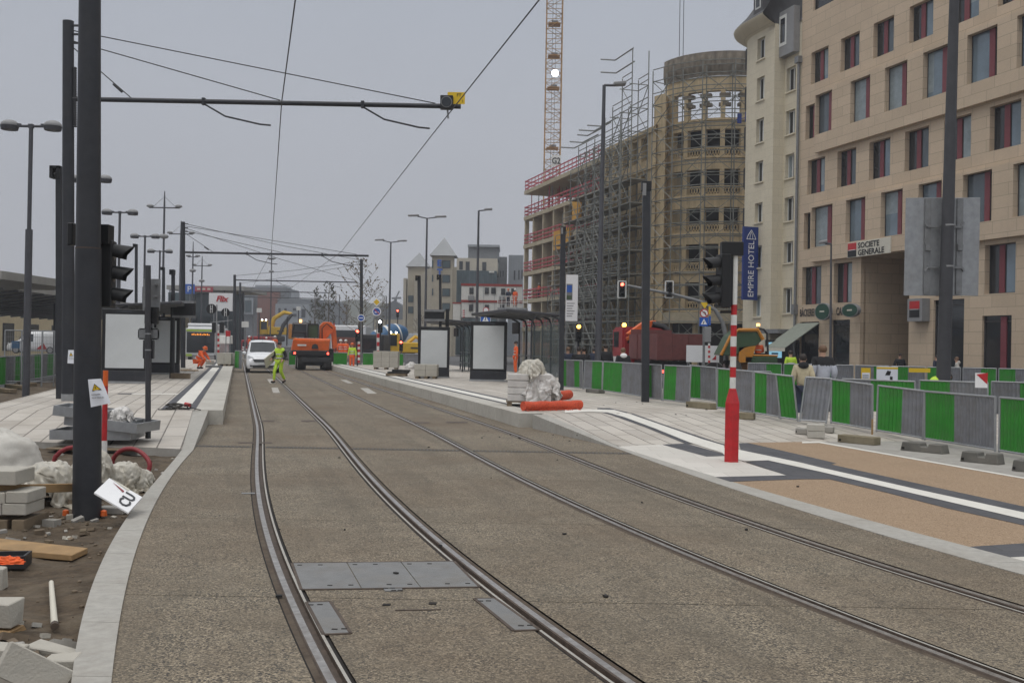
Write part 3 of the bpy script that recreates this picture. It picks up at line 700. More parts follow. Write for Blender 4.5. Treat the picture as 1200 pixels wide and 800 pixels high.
# --- twin head street lamps of the station side
def twin(px, py, Y, wpx, label, thick=True):
    p1 = W(px, py, Y); p0 = V((p1.x, Y, -.1)); H = p1.z-p0.z
    t = T('twin_street_lamp', label, 'street lamp', p0, 0, 'twin headed lamps along the station forecourt')
    o = MB().use('pole_grey'); o.tube([(0, 0, 0), (0, 0, H*.62)], .105, 12); o.tube([(0, 0, H*.62), (0, 0, H)], .062, 10); o.build('pole', t)
    w = .84
    o = MB().use('pole_grey'); o.tube([(-w*.75, 0, H), (w*.75, 0, H)], .04, 8); o.box((0, 0, H), (.14, .12, .12))
    for s in (-1, 1): o.box((s*w*.45, 0, H+.02), (.14, .1, .1))
    o.build('crossbar', t)
    for s in (-1, 1):
        o = MB().use('lamp_grey'); o.ball((s*w*.78, 0, H+.03), (.27, .2, .16), 8); o.use('pole_grey'); o.lathe([(.24, -.12), (.27, 0)], (s*w*.78, 0, H), 14); o.build('lamp_head', t)
    return t
twin(36.5, 148, 31, 33, 'nearest twin headed street lamp at the left edge, with white dome lamps')
twin(104, 210, 41, 25, 'twin headed street lamp mostly hidden behind the big black foreground mast')
twin(140.5, 249, 52, 20, 'twin headed street lamp above the black traffic signal')
twin(170, 277, 64, 16, 'twin headed street lamp above the square grey sign back')
twin(187.5, 294.5, 74, 13, 'smallest twin headed street lamp, behind the left platform shelter')
# --- tall light masts with cross arms
def crossmast(px, ty, ay, ly, Y, half, label):
    p1 = W(px, ty, Y); p0 = V((p1.x, Y, 0)); H = p1.z; za = W(px, ay, Y).z; t = T('light_mast', label, 'light mast', p0, 0, 'tall cross armed masts of the bus station')
    o = MB().use('pole_grey'); o.tube([(0, 0, 0), (0, 0, za), (0, 0, H)], [.11, .08, .04], 8); o.build('pole', t)
    w = half*Y/F; o = MB().use('pole_grey'); o.tube([(-w, 0, za-.1), (w, 0, za-.1)], .06, 6); o.tube([(-w*.7, 0, za), (0, 0, za+.8), (w*.7, 0, za)], .015, 4); o.build('cross_arm', t)
    for s in (-1, 1): o = MB().use('lamp_grey'); o.ball((s*w*.93, 0, za+.03), (.3, .2, .14), 6); o.build('lamp_head', t)
    if ly: zl = W(px, ly, Y).z; o = MB().use('lamp_grey'); o.ball((0, 0, zl), (.4, .3, .2), 6); o.build('floodlight', t)
crossmast(193, 224, 242, 277, 82, 18, 'tallest cross armed light mast, between the twin lamps on the left')
crossmast(212.3, 259, 273, 0, 100, 14, 'cross armed light mast seen just beside the second catenary mast')
crossmast(226.5, 283, 0 or 300, 317, 118, 6, 'slender light mast between the catenary mast and the white board')
crossmast(237, 300, 310.5, 329, 130, 10, 'farthest cross armed light mast above the white billboard')
crossmast(318.5, 294, 303, 318, 150, 3, 'slender far mast standing over the tracks\' vanishing point')
# --- street lamps on the right
def lamp(px, ty, Y, arms, label, wp=6, bx=None):
    p1 = W(px, ty, Y); p0 = V((W(bx, ty+200, Y).x if bx else p1.x, Y, 0)); h = p1-p0; t = T('street_lamp', label, 'street lamp', p0, 0, 'grey street lamps along the avenue')
    r = wp*Y/F/2
    o = MB().use('pole_grey'); o.tube([(0, 0, 0), h*.25, h*.26, h], [r*1.25, r*1.2, r, r*.62], 10); o.build('pole', t)
    for s, L, lift in arms:
        o = MB().use('pole_grey'); o.tube([h, h+V((s*L*.5, 0, lift))], .05, 6); o.build('bracket', t)
        o = MB().use('lamp_grey'); x0, x1 = sorted((s*L*.42, s*L)); o.prism([h+V((x0, -.17, lift-.02)), h+V((x1, -.2, lift+.02)), h+V((x1, .2, lift+.02)), h+V((x0, .17, lift-.02))], (0, 0, .13)); o.build('lamp_head', t, bev=.03)
    return t
lamp(708, 100, 40, [(1, .85, .0)], 'grey street lamp with one flat head in front of the scaffolded wing', 6.5, 702.5)
lamp(561, 247, 72, [(1, .95, .05)], 'single headed street lamp left of the construction building, before the site cabins', 3.8)
lamp(500.5, 256, 80, [(1, 1.5, .1), (-1, 1.5, .15)], 'street lamp with two spread arms beside the pyramid roofed block', 3.2)
lamp(458, 284, 96, [(1, 1.5, .1), (-1, 1.5, .15)], 'farther street lamp with two spread arms, behind the concrete mixer', 2.8)
lamp(398, 345.5, 190, [(-1, 1.3, .1)], 'tiny far street lamp among the bare trees', 1.6)
lamp(453, 347.5, 190, [(-1, 1.3, .1)], 'tiny far street lamp left of the beige block', 1.6)
lamp(974, 286, 44, [(-1, .5, .02)], 'thin street lamp with short head before the bakery front', 3.2, 972.5)
# big right hand pole with sign backs
p0 = V(W(1104.5, 470, 27.)); p0.z = 0; Y = 27.
t = T('sign_pole', 'thick grey pole at right carrying two large sign panels seen from behind', 'sign pole', p0)
tp = W(1120, -60, Y)-p0
o = MB().use('anthracite_dull'); o.tube([(0, 0, 0), tp], [px2m(8.3, Y), px2m(5.2, Y)], 18); o.build('pole', t)
L = lambda x, y, d=0.: W(x, y, Y+d)-p0
o = MB().use('galv'); 
for x0, x1 in ((1066.5, 1110), (1111.5, 1155)):
    pp = [L(x0+.5, 230, -.0), L(x1, 229.5, 0.), L(x1-2.5, 346, 0.), L(x0-2, 345.5, 0.)]; pp = [q+V((0, .30, 0)) for q in pp]
    o = MB().use('galv'); o.prism(pp, (0, .03, 0)); o.build('sign_panel', t, bev=.004)
for x in (1092.5, 1130.5):
    o = MB().use('galv_dull'); o.bar(L(x, 231)+V((0, .27, 0)), L(x-2, 344)+V((0, .27, 0)), .16, .05, (0, 1, 0)); o.box(L(x-1, 289)+V((0, .23, 0)), (.14, .1, .16)); o.build('rail', t)
for y in (264, 312):
    o = MB().use('galv_dull'); o.bar(L(1091, y)+V((0, .22, 0)), L(1131, y+.8)+V((0, .22, 0)), .05, .06)
    for sx in (1091, 1131): o.bar(L(sx, y)+V((0, .22, 0)), L(sx+(-3 if sx < 1100 else 3), y+(-5 if y < 290 else 5))+V((0, .24, 0)), .05, .05)
    o.use('lamp_grey'); o.tube([L(1111.5-(y-264)*.033, y-1), L(1111.5-(y-264)*.033, y+1)], px2m(7.6, Y), 16); o.build('clamp', t)
# --- traffic signals
def signal(parent, c, rz, s=1., n=3, name='signal_head', lit=None, visor=.26):
    """three aspect head: lamps look along local +y"""
    m = rotz(rz); P = lambda x, y, z: V(c)+m @ V((x*s, y*s, z*s)); o = MB().use('black')
    o.box(P(0, -.06, 0), (.30*s, .16*s, .30*n*s), m); o.box(P(0, -.16, 0), (.2*s, .08*s, .30*n*s*.9), m); hd = o.build(name, parent, world=True, bev=.012*s)
    for k in range(n):
        z = (.5*(n-1)-k)*.295; o = MB().use('black')
        def fn(u, v, r=.115): a = PI*(-.18+1.36*u); L = visor*(.55+.45*math.sin(max(0, min(PI, a)))); return P(r*math.cos(a), .02+v*L, z+r*math.sin(a)-v*.03)
        o.grid(fn, 14, 2); o.build('visor', hd, world=False).parent = hd
        vo = COL.objects[-1]; me = vo.data; inv = wm(hd).inverted(); me.transform(inv)
        o = MB().use(lit[k] if lit and lit[k] else 'dark_glass'); cc = P(0, .025, z); o.lathe([(.105*s, -.003), (.07*s, .012), (.01*s, .016)], (0, 0, 0), 14, 'y')
        o.v = [tuple(cc+m @ V(q)) for q in o.v]; o.build('lens', hd, world=True)
    return hd
glow('lamp_red', (1., .10, .06), 9.); glow('lamp_amber', (1., .45, .08), 8.); glow('lamp_beacon', (1., .5, .12), 6.); glow('lamp_tail', (1., .08, .05), 5.); glow('lamp_cool', (.9, .95, 1.), 12.); glow('led_orange', (1., .33, .04), 1.3); glow('screen_blue', (.30, .62, .80), .75)
Y = G(102, 605, -.1).y
c = W(131, 321, Y+.3); t = T('traffic_signal', 'black three lens traffic signal fixed to the big foreground mast, its visors pointing right', 'traffic signal', c)
signal(t, W(131.5, 321, Y+.35), R(-82), .78)
o = MB().use('black'); o.box(W(123, 275, Y+.25)-c, (.13, .16, .20)); o.bar(W(124, 274.5, Y+.25)-c, W(129, 300, Y+.3)-c, .06); o.build('bracket', t)
o = MB().use('black'); o.b2(W(78, 287, Y+.2)-c, W(90, 262, Y+.3)-c); o.build('junction_box', t, bev=.01)
o = MB().use('black'); o.bar(W(104, 357, Y+.3)-c, W(128, 357, Y+.3)-c, .05); o.build('lower_bracket', t)
# red and white pole with signal on the right apron
p0 = G(857, 541, 0); Y = p0.y; t = T('striped_pole', 'red and white banded signal pole with a flared red base on the pale paving', 'pole', p0)
zz = lambda y: W(860, y, Y).z; lean = W(861.5, 293, Y)-p0; ax = lambda z: V((lean.x*z/lean.z, 0, z))
o = MB().use('red_paint'); r = px2m(9.2, Y); r2 = px2m(3.6, Y); n = 6
def ring(z, rr): return [ax(z)+V((rr*math.cos(PI/3*k+.3), rr*math.sin(PI/3*k+.3), 0)) for k in range(6)]
z1, z2 = zz(472), zz(455)
for (za, ra), (zb, rb) in (((0, r), (z1, r)), ((z1, r), (z2, r2*1.25))):
    A, B = ring(za, ra), ring(zb, rb); o._add(A+B, [(i, (i+1) % 6, 6+(i+1) % 6, 6+i) for i in range(6)])
o.poly(ring(z2, r2*1.25)); o.build('base', t, bev=.006)
ysx = [455, 442, 430, 417.5, 406, 394, 381, 369, 357]; o = MB()
for k, (a, bb) in enumerate(zip(ysx[:-1], ysx[1:])): o.use('white_paint' if k % 2 == 0 else 'red_paint'); o.tube([ax(zz(a)), ax(zz(bb))], r2, 16)
o.use('white_paint'); o.tube([ax(zz(357)), ax(zz(293))], r2, 16); o.build('shaft', t)
c = W(838, 326, Y); t2 = T('traffic_signal', 'black three lens traffic signal on the red and white pole, its visors pointing left', 'traffic signal', c)
signal(t2, W(843.5, 329.5, Y), R(100), .92, visor=.28)
o = MB().use('black'); o.b2(W(846, 299, Y-.08)-c, W(869, 284.5, Y+.08)-c); o.build('top_box', t2, bev=.008); o = MB().use('black'); o.bar(W(844, 365.5, Y)-c, W(857, 365.5, Y)-c, .05, .04); o.build('bracket', t2, bev=.008)
# slim sign post in front of the left platform
p0 = G(173.5, 513.5, .1); Y = p0.y; t = T('sign_post', 'slim dark post at the left platform ramp with two small grey boxes seen from behind', 'sign post', p0)
tp = W(173.5, 311, Y)-p0; L = lambda x, y, d=0.: W(x, y, Y+d)-p0
o = MB().use('anthracite_dull'); o.tube([(0, 0, 0), tp], px2m(3.2, Y), 14); o.build('post', t)
o = MB().use('galv_dull'); o.b2(L(167, 364, .16), L(188.5, 327, .19)); o.use('black'); o.b2(L(169, 362, .195), L(186, 329, .2)); sp = o.build('sign_panel', t, bev=.008)
o = MB().use('galv_dull'); o.box(L(182, 333, .1), (.05, .12, .03)); o.box(L(182, 347, .1), (.05, .12, .03)); o.build('clamp', t)
o = MB().use('galv_dull'); o.b2(L(161, 397.5, .07), L(187, 385, .11)); o.build('lower_plate', t, bev=.02, seg=2)
o = MB().use('anthracite_dull'); o.b2(L(167, 420, .06), L(181.5, 398.5, .13)); o.build('box', t, bev=.006)
o = MB().use('black'); o.b2(L(169, 379, .05), L(186.5, 360, .14)); o.build('signal_box', t, bev=.006)
for y in (391, 410): o = MB().use('galv'); o.tube([L(173.5, y-.8), L(173.5, y+.8)], px2m(3.6, Y), 14); o.build('band', t)
# warning sheet on the catenary mast
sheet_notice([(80, 410), (87, 410), (87.5, 426), (79, 425.5)], 'small white sheet with yellow warning triangle on the tall catenary mast behind', CY-.17, ['CATENAIRE', 'SOUS TENSION'], .005)
# --- shelters
glass('shelter_glass', (.10, .13, .13), .20)
def shelter(L=6.):
    t = T('tram_shelter', '', 'shelter', (0, 0, 0), 0, 'glass tram shelters with flat grey roofs')
    W_ = 2.1; o = MB().use('anthracite_dull'); o.prism([(-.15, 0, 2.72), (W_, 0, 2.60), (W_, 0, 2.68), (-.15, 0, 2.84)], (0, L, 0)); o.build('roof', t, bev=.02)
    n = 5
    o = MB().use('galv_dull')
    for k in range(n*2): y = (k+.5)*L/(n*2); o.box((W_/2, y, 2.645), (W_*.9, .03, .03), Matrix.Rotation(-.055, 3, 'Y').inverted())
    o.build('roof_battens', t)
    for k in range(n+1):
        y = .06+k*(L-.12)/n; o = MB().use('anthracite'); o.tube([(W_-.1, y, 0), (W_-.1, y, 2.3), (W_-.18, y, 2.5), (W_-.45, y, 2.62)], .04, 8); o.build('post', t)
    for k in range(n):
        y0 = .12+k*(L-.12)/n; y1 = y0+(L-.12)/n-.12; o = MB().use('shelter_glass'); o.b2((W_-.105, y0, .25), (W_-.095, y1, 2.25)); o.build('glass_pane', t)
        o = MB().use('galv_dull'); o.b2((W_-.13, y0, 1.02), (W_-.07, y1, 1.06)); o.build('glazing_bar', t)
    o = MB().use('shelter_glass'); o.b2((W_-1.2, .045, .25), (W_-.12, .055, 2.3)); o.build('side_pane', t)
    o = MB().use('anthracite'); o.tube([(W_-1.24, .05, 0), (W_-1.24, .05, 2.3), (W_-1.2, .05, 2.45), (W_-1.05, .05, 2.6)], .035, 8); o.build('post', t)
    o = MB().use('galv_dull'); o.b2((W_-.62, 1.3, .42), (W_-.2, 4.2, .47)); o.bar((W_-.4, 1.6, 0), (W_-.4, 1.6, .42), .06); o.bar((W_-.4, 3.9, 0), (W_-.4, 3.9, .42), .06); o.build('bench', t)
    o = MB().use('black'); o.b2((W_-.9, 3.2, 1.95), (W_-.82, 4.2, 2.42)); o.build('timetable_screen', t)
    return t
s1 = shelter(); sp = W(598, 366, 38.5); s1.location = (sp.x, 38.5, HP); s1.rotation_euler = (0, 0, TA); s1['label'] = 'nearest glass tram shelter on the right platform, behind the plastic wrapped blocks'
sp = W(551, 374, 55); dup(s1, (sp.x-1.2, 55, HP), TA, 'farther glass tram shelter on the right platform, between the two advertising panels')
sp = W(122, 360, 36.); c = copy_tree(s1); c.location = (sp.x-.4, 36.5, HP); c.rotation_euler = (0, 0, TA); c.scale = (-1, 2.1, 1); c.location = (sp.x+2.4, 36.5, HP); c['label'] = 'long tram shelter on the left platform behind the black signal head'
def adpanel():
    t = T('advertising_panel', '', 'advertising panel', (0, 0, 0), 0, 'blank white advertising panels with black frames')
    o = MB().use('anthracite'); o.b2((-.74, -.11, 0), (.74, .11, .42)); o.build('base', t, bev=.01)
    o = MB().use('galv'); o.b2((-.76, -.13, 0), (.76, .13, .07)); o.build('foot', t)
    o = MB().use('black'); o.b2((-.74, -.1, .42), (.74, .1, 2.42)); o.build('frame', t, bev=.02)
    o = MB().use('poster_white'); o.b2((-.62, -.108, .50), (.62, -.098, 2.25)); o.build('screen', t)
    o = MB().use('dark_glass'); o.b2((-.25, -.104, 2.31), (.25, -.101, 2.37)); o.build('label_strip', t)
    return t
mat('poster_white', (.60, .62, .62), .16, var=.05, vs=.8, dirt=(.48, .5, .5), ds=.6, da=.5)
a = adpanel(); p = G(572, 446.5, HP); a.location = p; a.rotation_euler = (0, 0, R(-2)); a['label'] = 'largest blank white advertising panel, on the right platform left of the wrapped blocks'
p = G(508, 442.5, HP); dup(a, p, R(2), 'blank white advertising panel beneath the black display on the right platform', .92)
p = G(146.5, 449, HP); dup(a, p, R(4), 'larger blank white advertising panel on the left platform, beside the black mast')
p = G(189, 438.5, HP); dup(a, p, R(4), 'smaller blank white advertising panel behind, on the left platform')
# departure displays
def display(bx, by, ty, x0, y0, x1, y1, label, pw, foot=False):
    p0, tp = fit_post(bx, by, HP, bx, ty); Y = p0.y; L = lambda x, y, d=0.: W(x, y, Y+d)-p0; t = T('departure_display', label, 'display', p0)
    o = MB().use('black'); o.box((0, 0, (tp-p0).z/2), (px2m(pw, Y), .14, (tp-p0).z)); o.build('post', t, bev=.01)
    o = MB().use('black'); o.b2(L(x0, y1, -.1), L(x1, y0, .1)); o.build('screen', t, bev=.02)
    for y in (y0, y1): o = MB().use('galv_dull'); o.b2(L(x0-.5, y+1, -.12), L(x1+.5, y-1, .12)); o.build('trim', t)
    return t, p0, Y
display(200.5, 443, 345, 202, 354, 229.5, 371, 'black departure display on a dark post of the left platform', 3)
t, q0, Yd = display(523, 442.5, 362, 497.5, 364, 521, 375, 'black departure display on a dark post of the right platform', 4)
p = G(210, 443.5, HP); o = MB().use('wood_old'); t = T('wooden_sleeper', 'short dark timber lying at the foot of the left display post', 'timber', p); o.b2((-.3, -.1, 0), (.4, .1, .2)); o.build('beam', t, bev=.01)
# traffic lights on a curved gantry arm
p0 = V(W(851, 420, 47)); p0.z = 0; Y = 47.; L = lambda x, y, d=0.: W(x, y, Y+d)-p0
t = T('signal_gantry', 'grey traffic light mast with a long curved arm before the scaffolding', 'signal gantry', p0)
o = MB().use('galv_dull'); o.tube([(0, 0, 0), L(851, 395), L(847, 378), L(838, 363), L(820, 353), L(790, 345), L(735, 334.5)], [.12, .11, .1, .09, .08, .07, .06], 10); o.build('arm', t)
for x, lit in ((729, ['lamp_red', None, None]), (784.5, None)):
    c = L(x, 339)+p0; hd = signal(t, c, PI, .78, lit=lit); o = MB().use('white_paint'); cc = V(c)-wm(hd).translation
    for a, bb in (((-.18, -.38), (.18, -.38)), ((.18, -.38), (.18, .38)), ((.18, .38), (-.18, .38)), ((-.18, .38), (-.18, -.38))): o.bar(V(c)+V((a[0], .06, a[1])), V(c)+V((bb[0], .06, bb[1])), .05, .05)
    o.build('border', hd, world=True)
# crossing sign cluster
p0 = V(W(825, 430, 40)); p0.z = 0; Y = 40.; L = lambda x, y, d=0.: W(x, y, Y+d)-p0
t = T('road_sign_post', 'post with no left turn sign, blue crossing sign and yellow triangle beside the dumper', 'road sign', p0)
o = MB().use('galv_dull'); o.tube([(0, 0, 0), L(825, 352)], .05, 10); o.build('post', t)
def disc(parent, c, r, col, name, ring=None, n=24, y=-.06):
    o = MB().use(ring or col); o.lathe([(r, y), (r, y+.02)], c, n, 'y'); 
    if ring: o.use(col); o.lathe([(r*.78, y-.008), (r*.78, y-.002)], c, n, 'y')
    return o.build(name, parent)
disc(t, L(825, 367), .17, 'white_plain', 'no_turn_sign', 'red_paint'); q = L(825, 367)
o = MB().use('black'); o.tube([q+V((.05, -.075, -.08)), q+V((.05, -.075, .01)), q+V((.0, -.075, .05)), q+V((-.06, -.075, .05))], .014, 4); o.use('red_paint'); o.bar(q+V((-.11, -.08, .11)), q+V((.11, -.08, -.11)), .03, .006, (0, 1, 0)); o.build('arrow_mark', t)
q = L(824.5, 377); o = MB().use('blue_sign'); o.box(q+V((0, -.06, 0)), (.34, .02, .34)); o.use('white_plain'); o.prism([q+V((-.12, -.075, -.1)), q+V((.12, -.075, -.1)), q+V((0, -.075, .12))], (0, .004, 0)); o.use('black'); o.bar(q+V((-.03, -.08, -.08)), q+V((.01, -.08, .03)), .03, .004, (0, 1, 0)); o.build('crossing_sign', t)
q = L(825.5, 357.5); o = MB().use('yellow_sign'); o.prism([q+V((-.16, -.06, .1)), q+V((.16, -.06, .1)), q+V((0, -.06, -.14))], (0, .02, 0)); o.build('triangle_sign', t)
o = MB().use('yellow_sign'); q = L(831.5, 362); o.b2(q+V((-.04, -.04, -.2)), q+V((.04, -.02, .1))); o.use('blue_sign'); q = L(831.5, 375); o.b2(q+V((-.04, -.04, -.2)), q+V((.04, -.02, .15))); o.build('side_plate', t)
o = MB().use('lamp_grey'); q = L(829, 392); o.box(q, (.26, .2, .6)); o.build('cabinet', t, bev=.02)
# small road signs far down the tracks
def roadsign(px, Y, items, base_y, label, pm='galv_dull'):
    p0 = V(W(px, base_y, Y)); p0.z = max(0, min(p0.z, .3)); L = lambda x, y, d=0.: W(x, y, Y+d)-p0; t = T('road_sign', label, 'road sign', p0)
    o = MB().use(pm); o.tube([(0, 0, 0), L(px, items[0][1])], .04, 8); o.build('post', t)
    for kind, y, r in items:
        q = L(px, y); rm = r*Y/F
        if kind == 'diamond':
            o = MB().use('white_plain'); o.prism([q+V(v) for v in ((-rm, -.06, 0), (0, -.06, -rm), (rm, -.06, 0), (0, -.06, rm))], (0, .02, 0)); k = rm*.72; o.use('yellow_sign'); o.prism([q+V(v) for v in ((-k, -.07, 0), (0, -.07, -k), (k, -.07, 0), (0, -.07, k))], (0, .008, 0)); o.build('priority_sign', t)
        elif kind == 'square':
            o = MB().use('white_plain'); o.box(q+V((0, -.06, 0)), (rm*1.9, .02, rm*1.9)); o.use('blue_sign'); o.box(q+V((0, -.072, 0)), (rm*1.75, .006, rm*1.75)); o.use('white_plain'); o.prism([q+V((-rm*.6, -.078, -rm*.55)), q+V((rm*.6, -.078, -rm*.55)), q+V((0, -.078, rm*.6))], (0, .003, 0)); o.use('black'); o.bar(q+V((-rm*.1, -.083, -rm*.4)), q+V((rm*.05, -.083, rm*.15)), rm*.16, .004, (0, 1, 0)); o.build('crossing_sign', t)
        elif kind == 'ban': disc(t, q, rm, 'white_plain', 'round_sign', 'red_paint')
        else:
            disc(t, q, rm, 'blue_sign', 'blue_disc', 'white_plain' if kind != 'plain' else None)
            if kind == 'line': o = MB().use('white_plain'); o.box(q+V((0, -.075, 0)), (rm*1.1, .004, rm*.22)); o.build('bar_mark', t)
            if kind == 'end': o = MB().use('red_paint'); o.bar(q+V((-rm*.6, -.075, rm*.6)), q+V((rm*.6, -.075, -rm*.6)), rm*.2, .004, (0, 1, 0)); o.use('white_plain'); o.box(q+V((-.0, -.072, -.05)), (rm*.9, .003, rm*.25)); o.build('bar_mark', t)
roadsign(441.5, 72, [('diamond', 354, 5), ('end', 365, 5.2)], 425, 'yellow and white diamond sign above a blue disc with red bar')
roadsign(423.3, 70, [('line', 372.5, 4.3)], 425, 'round blue sign with a white bar on the far mast')
# red and white striped markers and signals near them
def marker(px, by, ty, Y, label, group=None, w=.11):
    p0 = V(W(px, by, Y)); p1 = W(px, ty, Y); p0.z = max(0, p0.z); t = T('striped_marker', label, 'marker post', p0, 0, group)
    n = 8; o = MB()
    for k in range(n): o.use('red_paint' if k % 2 == 0 else 'white_paint'); o.tube([(p1-p0)*(k/n), (p1-p0)*((k+1)/n)], w/2, 8)
    o.build('banded_post', t); return t
marker(443.3, 425, 386, 66, 'red and white banded post under the far traffic signal on the right', w=.2)
marker(420.5, 425, 400, 66, 'red and white banded post beside the worker in yellow jacket', w=.17)
marker(255, 413, 387, 70, 'red and white banded post beside the bus on the left', w=.26)
marker(831, 425, 402, 45, 'slim red and white banded post beside the white crossing hoarding', w=.1)
marker(543.5, 372, 362, 88, 'short red and white post in front of the white site cabins', w=.18)
for x, y, Y, lab, lit in ((445.5, 382, 65, 'far black traffic signal with a white light above the striped post', ['lamp_cool', None, None]), (419, 393, 66, 'far traffic signal glowing red beside the bare tree', ['lamp_red', None, None]), (466, 367, 110, 'distant small traffic signal glowing red before the beige block', ['lamp_red', None, None]), (678, 389.5, 48, 'small amber traffic signal left of the grey street lamp', ['lamp_amber', None, None]), (470, 405, 80, 'small red signal beside the yellow excavator', ['lamp_red', None, None])):
    c = W(x, y, Y); t = T('traffic_signal', lab, 'traffic signal', (c.x, Y, 0)); signal(t, c, PI, .95, lit=lit)
    o = MB().use('anthracite'); o.tube([(0, .15, 0), (0, .15, c.z+.4)], .05, 8); o.build('post', t)
t = T('warning_lamp', 'bare bright white lamp fixed high on the crane mast', 'lamp', W(650.5, 86, 118)); o = MB().use('lamp_cool'); o.ball((0, 0, 0), .40, 8); o.build('bulb', t)
# tram signals with round black heads on the left
p0 = V(W(254, 415, 66)); p0.z = HP; Y = 66.; L = lambda x, y, d=0.: W(x, y, Y+d)-p0
t = T('tram_signal', 'tram signal mast with round black heads in white frames beside the bus', 'tram signal', p0)
o = MB().use('galv'); o.tube([(0, 0, 0), L(254, 357)], .05, 8); o.bar(L(246, 378), L(272, 375), .05); o.build('post', t)
for x, y, r in ((248, 362, 6), (264.5, 366, 5)):
    disc(t, L(x, y), r*Y/F, 'black', 'signal_disc', None); o = MB().use('white_plain'); q = L(x, y)
    for dx in (-.06, .06): o.box(q+V((dx, -.07, 0)), (.03, .004, .5))
    o.box(q+V((0, -.07, 0)), (.13, .004, .03)); o.build('light_bar', t)
for x in (251, 260): o = MB().use('black'); o.b2(L(x-3, 390), L(x+3, 378, .2)); o.build('signal_box', t)

roadsign(569, 50, [('square', 373, 6.2)], 440, 'blue square crossing sign with white triangle above the largest advertising panel')
roadsign(569.5, 58, [('ban', 363.5, 3.6)], 440, 'small round red rimmed sign just above the blue crossing sign')

for k, (x0, y0, Y0, x1, y1, Y1) in enumerate(((216, 262, 63, 423.5, 305, 78), (216, 267, 63, 417, 329, 84), (276, 323, 86, 423.5, 306, 78), (282, 332, 104, 423.5, 309, 78))):
    o = MB().use('wire'); a, b = W(x0, y0, Y0), W(x1, y1, Y1); o.tube([a, a.lerp(b, .5)-V((0, 0, .12)), b], .016, 4); tag(o.build('span_wire'), 'thin span wire slung between the far catenary masts, %s of four' % ORD[k], 'wire', 'span wires between far masts')
# ================================================================== BUILDINGS ON THE RIGHT
bricks('stone_clad', (.60, .475, .345), (.53, .42, .30), (.33, .265, .19), 1.45, .56, .012, off=.35, rough=.75, dirt=(.40, .31, .23), da=.45, axis='wall', ds=.35)
bricks('beige_clad', (.66, .595, .455), (.62, .555, .42), (.44, .39, .3), .9, .52, .006, off=.5, rough=.75, dirt=(.50, .44, .33), da=.4, axis='wall', ds=.3)
streaks('old_render', (.56, .44, .265), (.24, .18, .11), amt=.65)
streaks('weathered', (.19, .16, .12), (.05, .042, .035), amt=.8)
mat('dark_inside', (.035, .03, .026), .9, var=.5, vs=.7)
mat('brown_inside', (.16, .125, .085), .9, var=.4, vs=.5)
mat('pane_light', (.13, .18, .22), .05, var=.35, vs=.35, spec=.7, coat=.4)
mat('pane_dark', (.025, .028, .032), .06, var=.3, vs=.5, spec=.6)
mat('curtain_pane', (.24, .285, .30), .12, var=.2, vs=2., spec=.6)
mat('wine_panel', (.19, .045, .055), .5, var=.1)
mat('win_frame', (.05, .045, .045), .5)
mat('white_frame', (.66, .66, .63), .5, var=.06)
mat('slate', (.075, .073, .075), .7, var=.25, vs=2.)
mat('slab_concrete', (.42, .36, .25), .85, var=.16, vs=1.5, dirt=(.27, .22, .15), da=.5)
mat('red_rail', (.40, .055, .07), .55, var=.2)
mat('formwork', (.52, .27, .03), .7, var=.18)
mat('scaffold_steel', (.19, .195, .175), .5, metal=.3, var=.3, vs=2.)
mat('deck', (.24, .215, .16), .85, var=.3, vs=1.5)
mat('crane_orange', (.42, .24, .085), .5, var=.2, dirt=(.2, .1, .05), da=.5)
mat('awning', (.23, .25, .21), .8, var=.1)
mat('green_sign', (.012, .06, .035), .4)
mat('sign_beige', (.60, .57, .48), .6, var=.05)
class Facade:
    """local x runs along the street front towards the camera, local y into the building"""
    def __init__(s, p0, vp):
        k = (vp-600)/F; s.u = V((-k, -1, 0)).normalized(); s.n = V((-s.u.y, s.u.x, 0)); s.p0 = V((p0[0], p0[1], 0)); s.rz = math.atan2(s.u.y, s.u.x)
    def at(s, px, py, y=0.):
        d = ray(px, py); q = s.p0+s.n*y; t = s.n.dot(q)/s.n.dot(d); p = V((d.x*t, d.y*t, 0)); return (p-s.p0).dot(s.u), CH+d.z*t
    def w(s, x, y, z): return s.p0+s.u*x+s.n*y+V((0, 0, z))
def wall_holes(o, s0, s1, z0, z1, holes, y, depth):
    xs = sorted({s0, s1} | {h[0] for h in holes} | {h[1] for h in holes}); zs_ = sorted({z0, z1} | {h[2] for h in holes} | {h[3] for h in holes})
    xs = [x for x in xs if s0-1e-6 <= x <= s1+1e-6]; zs_ = [z for z in zs_ if z0-1e-6 <= z <= z1+1e-6]
    for a, b in zip(xs[:-1], xs[1:]):
        for c, d in zip(zs_[:-1], zs_[1:]):
            m, n = (a+b)/2, (c+d)/2
            if any(h[0] < m < h[1] and h[2] < n < h[3] for h in holes): continue
            o.poly([(a, y, c), (b, y, c), (b, y, d), (a, y, d)])
    for a, b, c, d in holes:
        e = y+depth
        o.poly([(a, y, c), (a, y, d), (a, e, d), (a, e, c)]); o.poly([(b, y, c), (b, e, c), (b, e, d), (b, y, d)])
        o.poly([(a, y, d), (b, y, d), (b, e, d), (a, e, d)]); o.poly([(a, y, c), (a, e, c), (b, e, c), (b, y, c)])
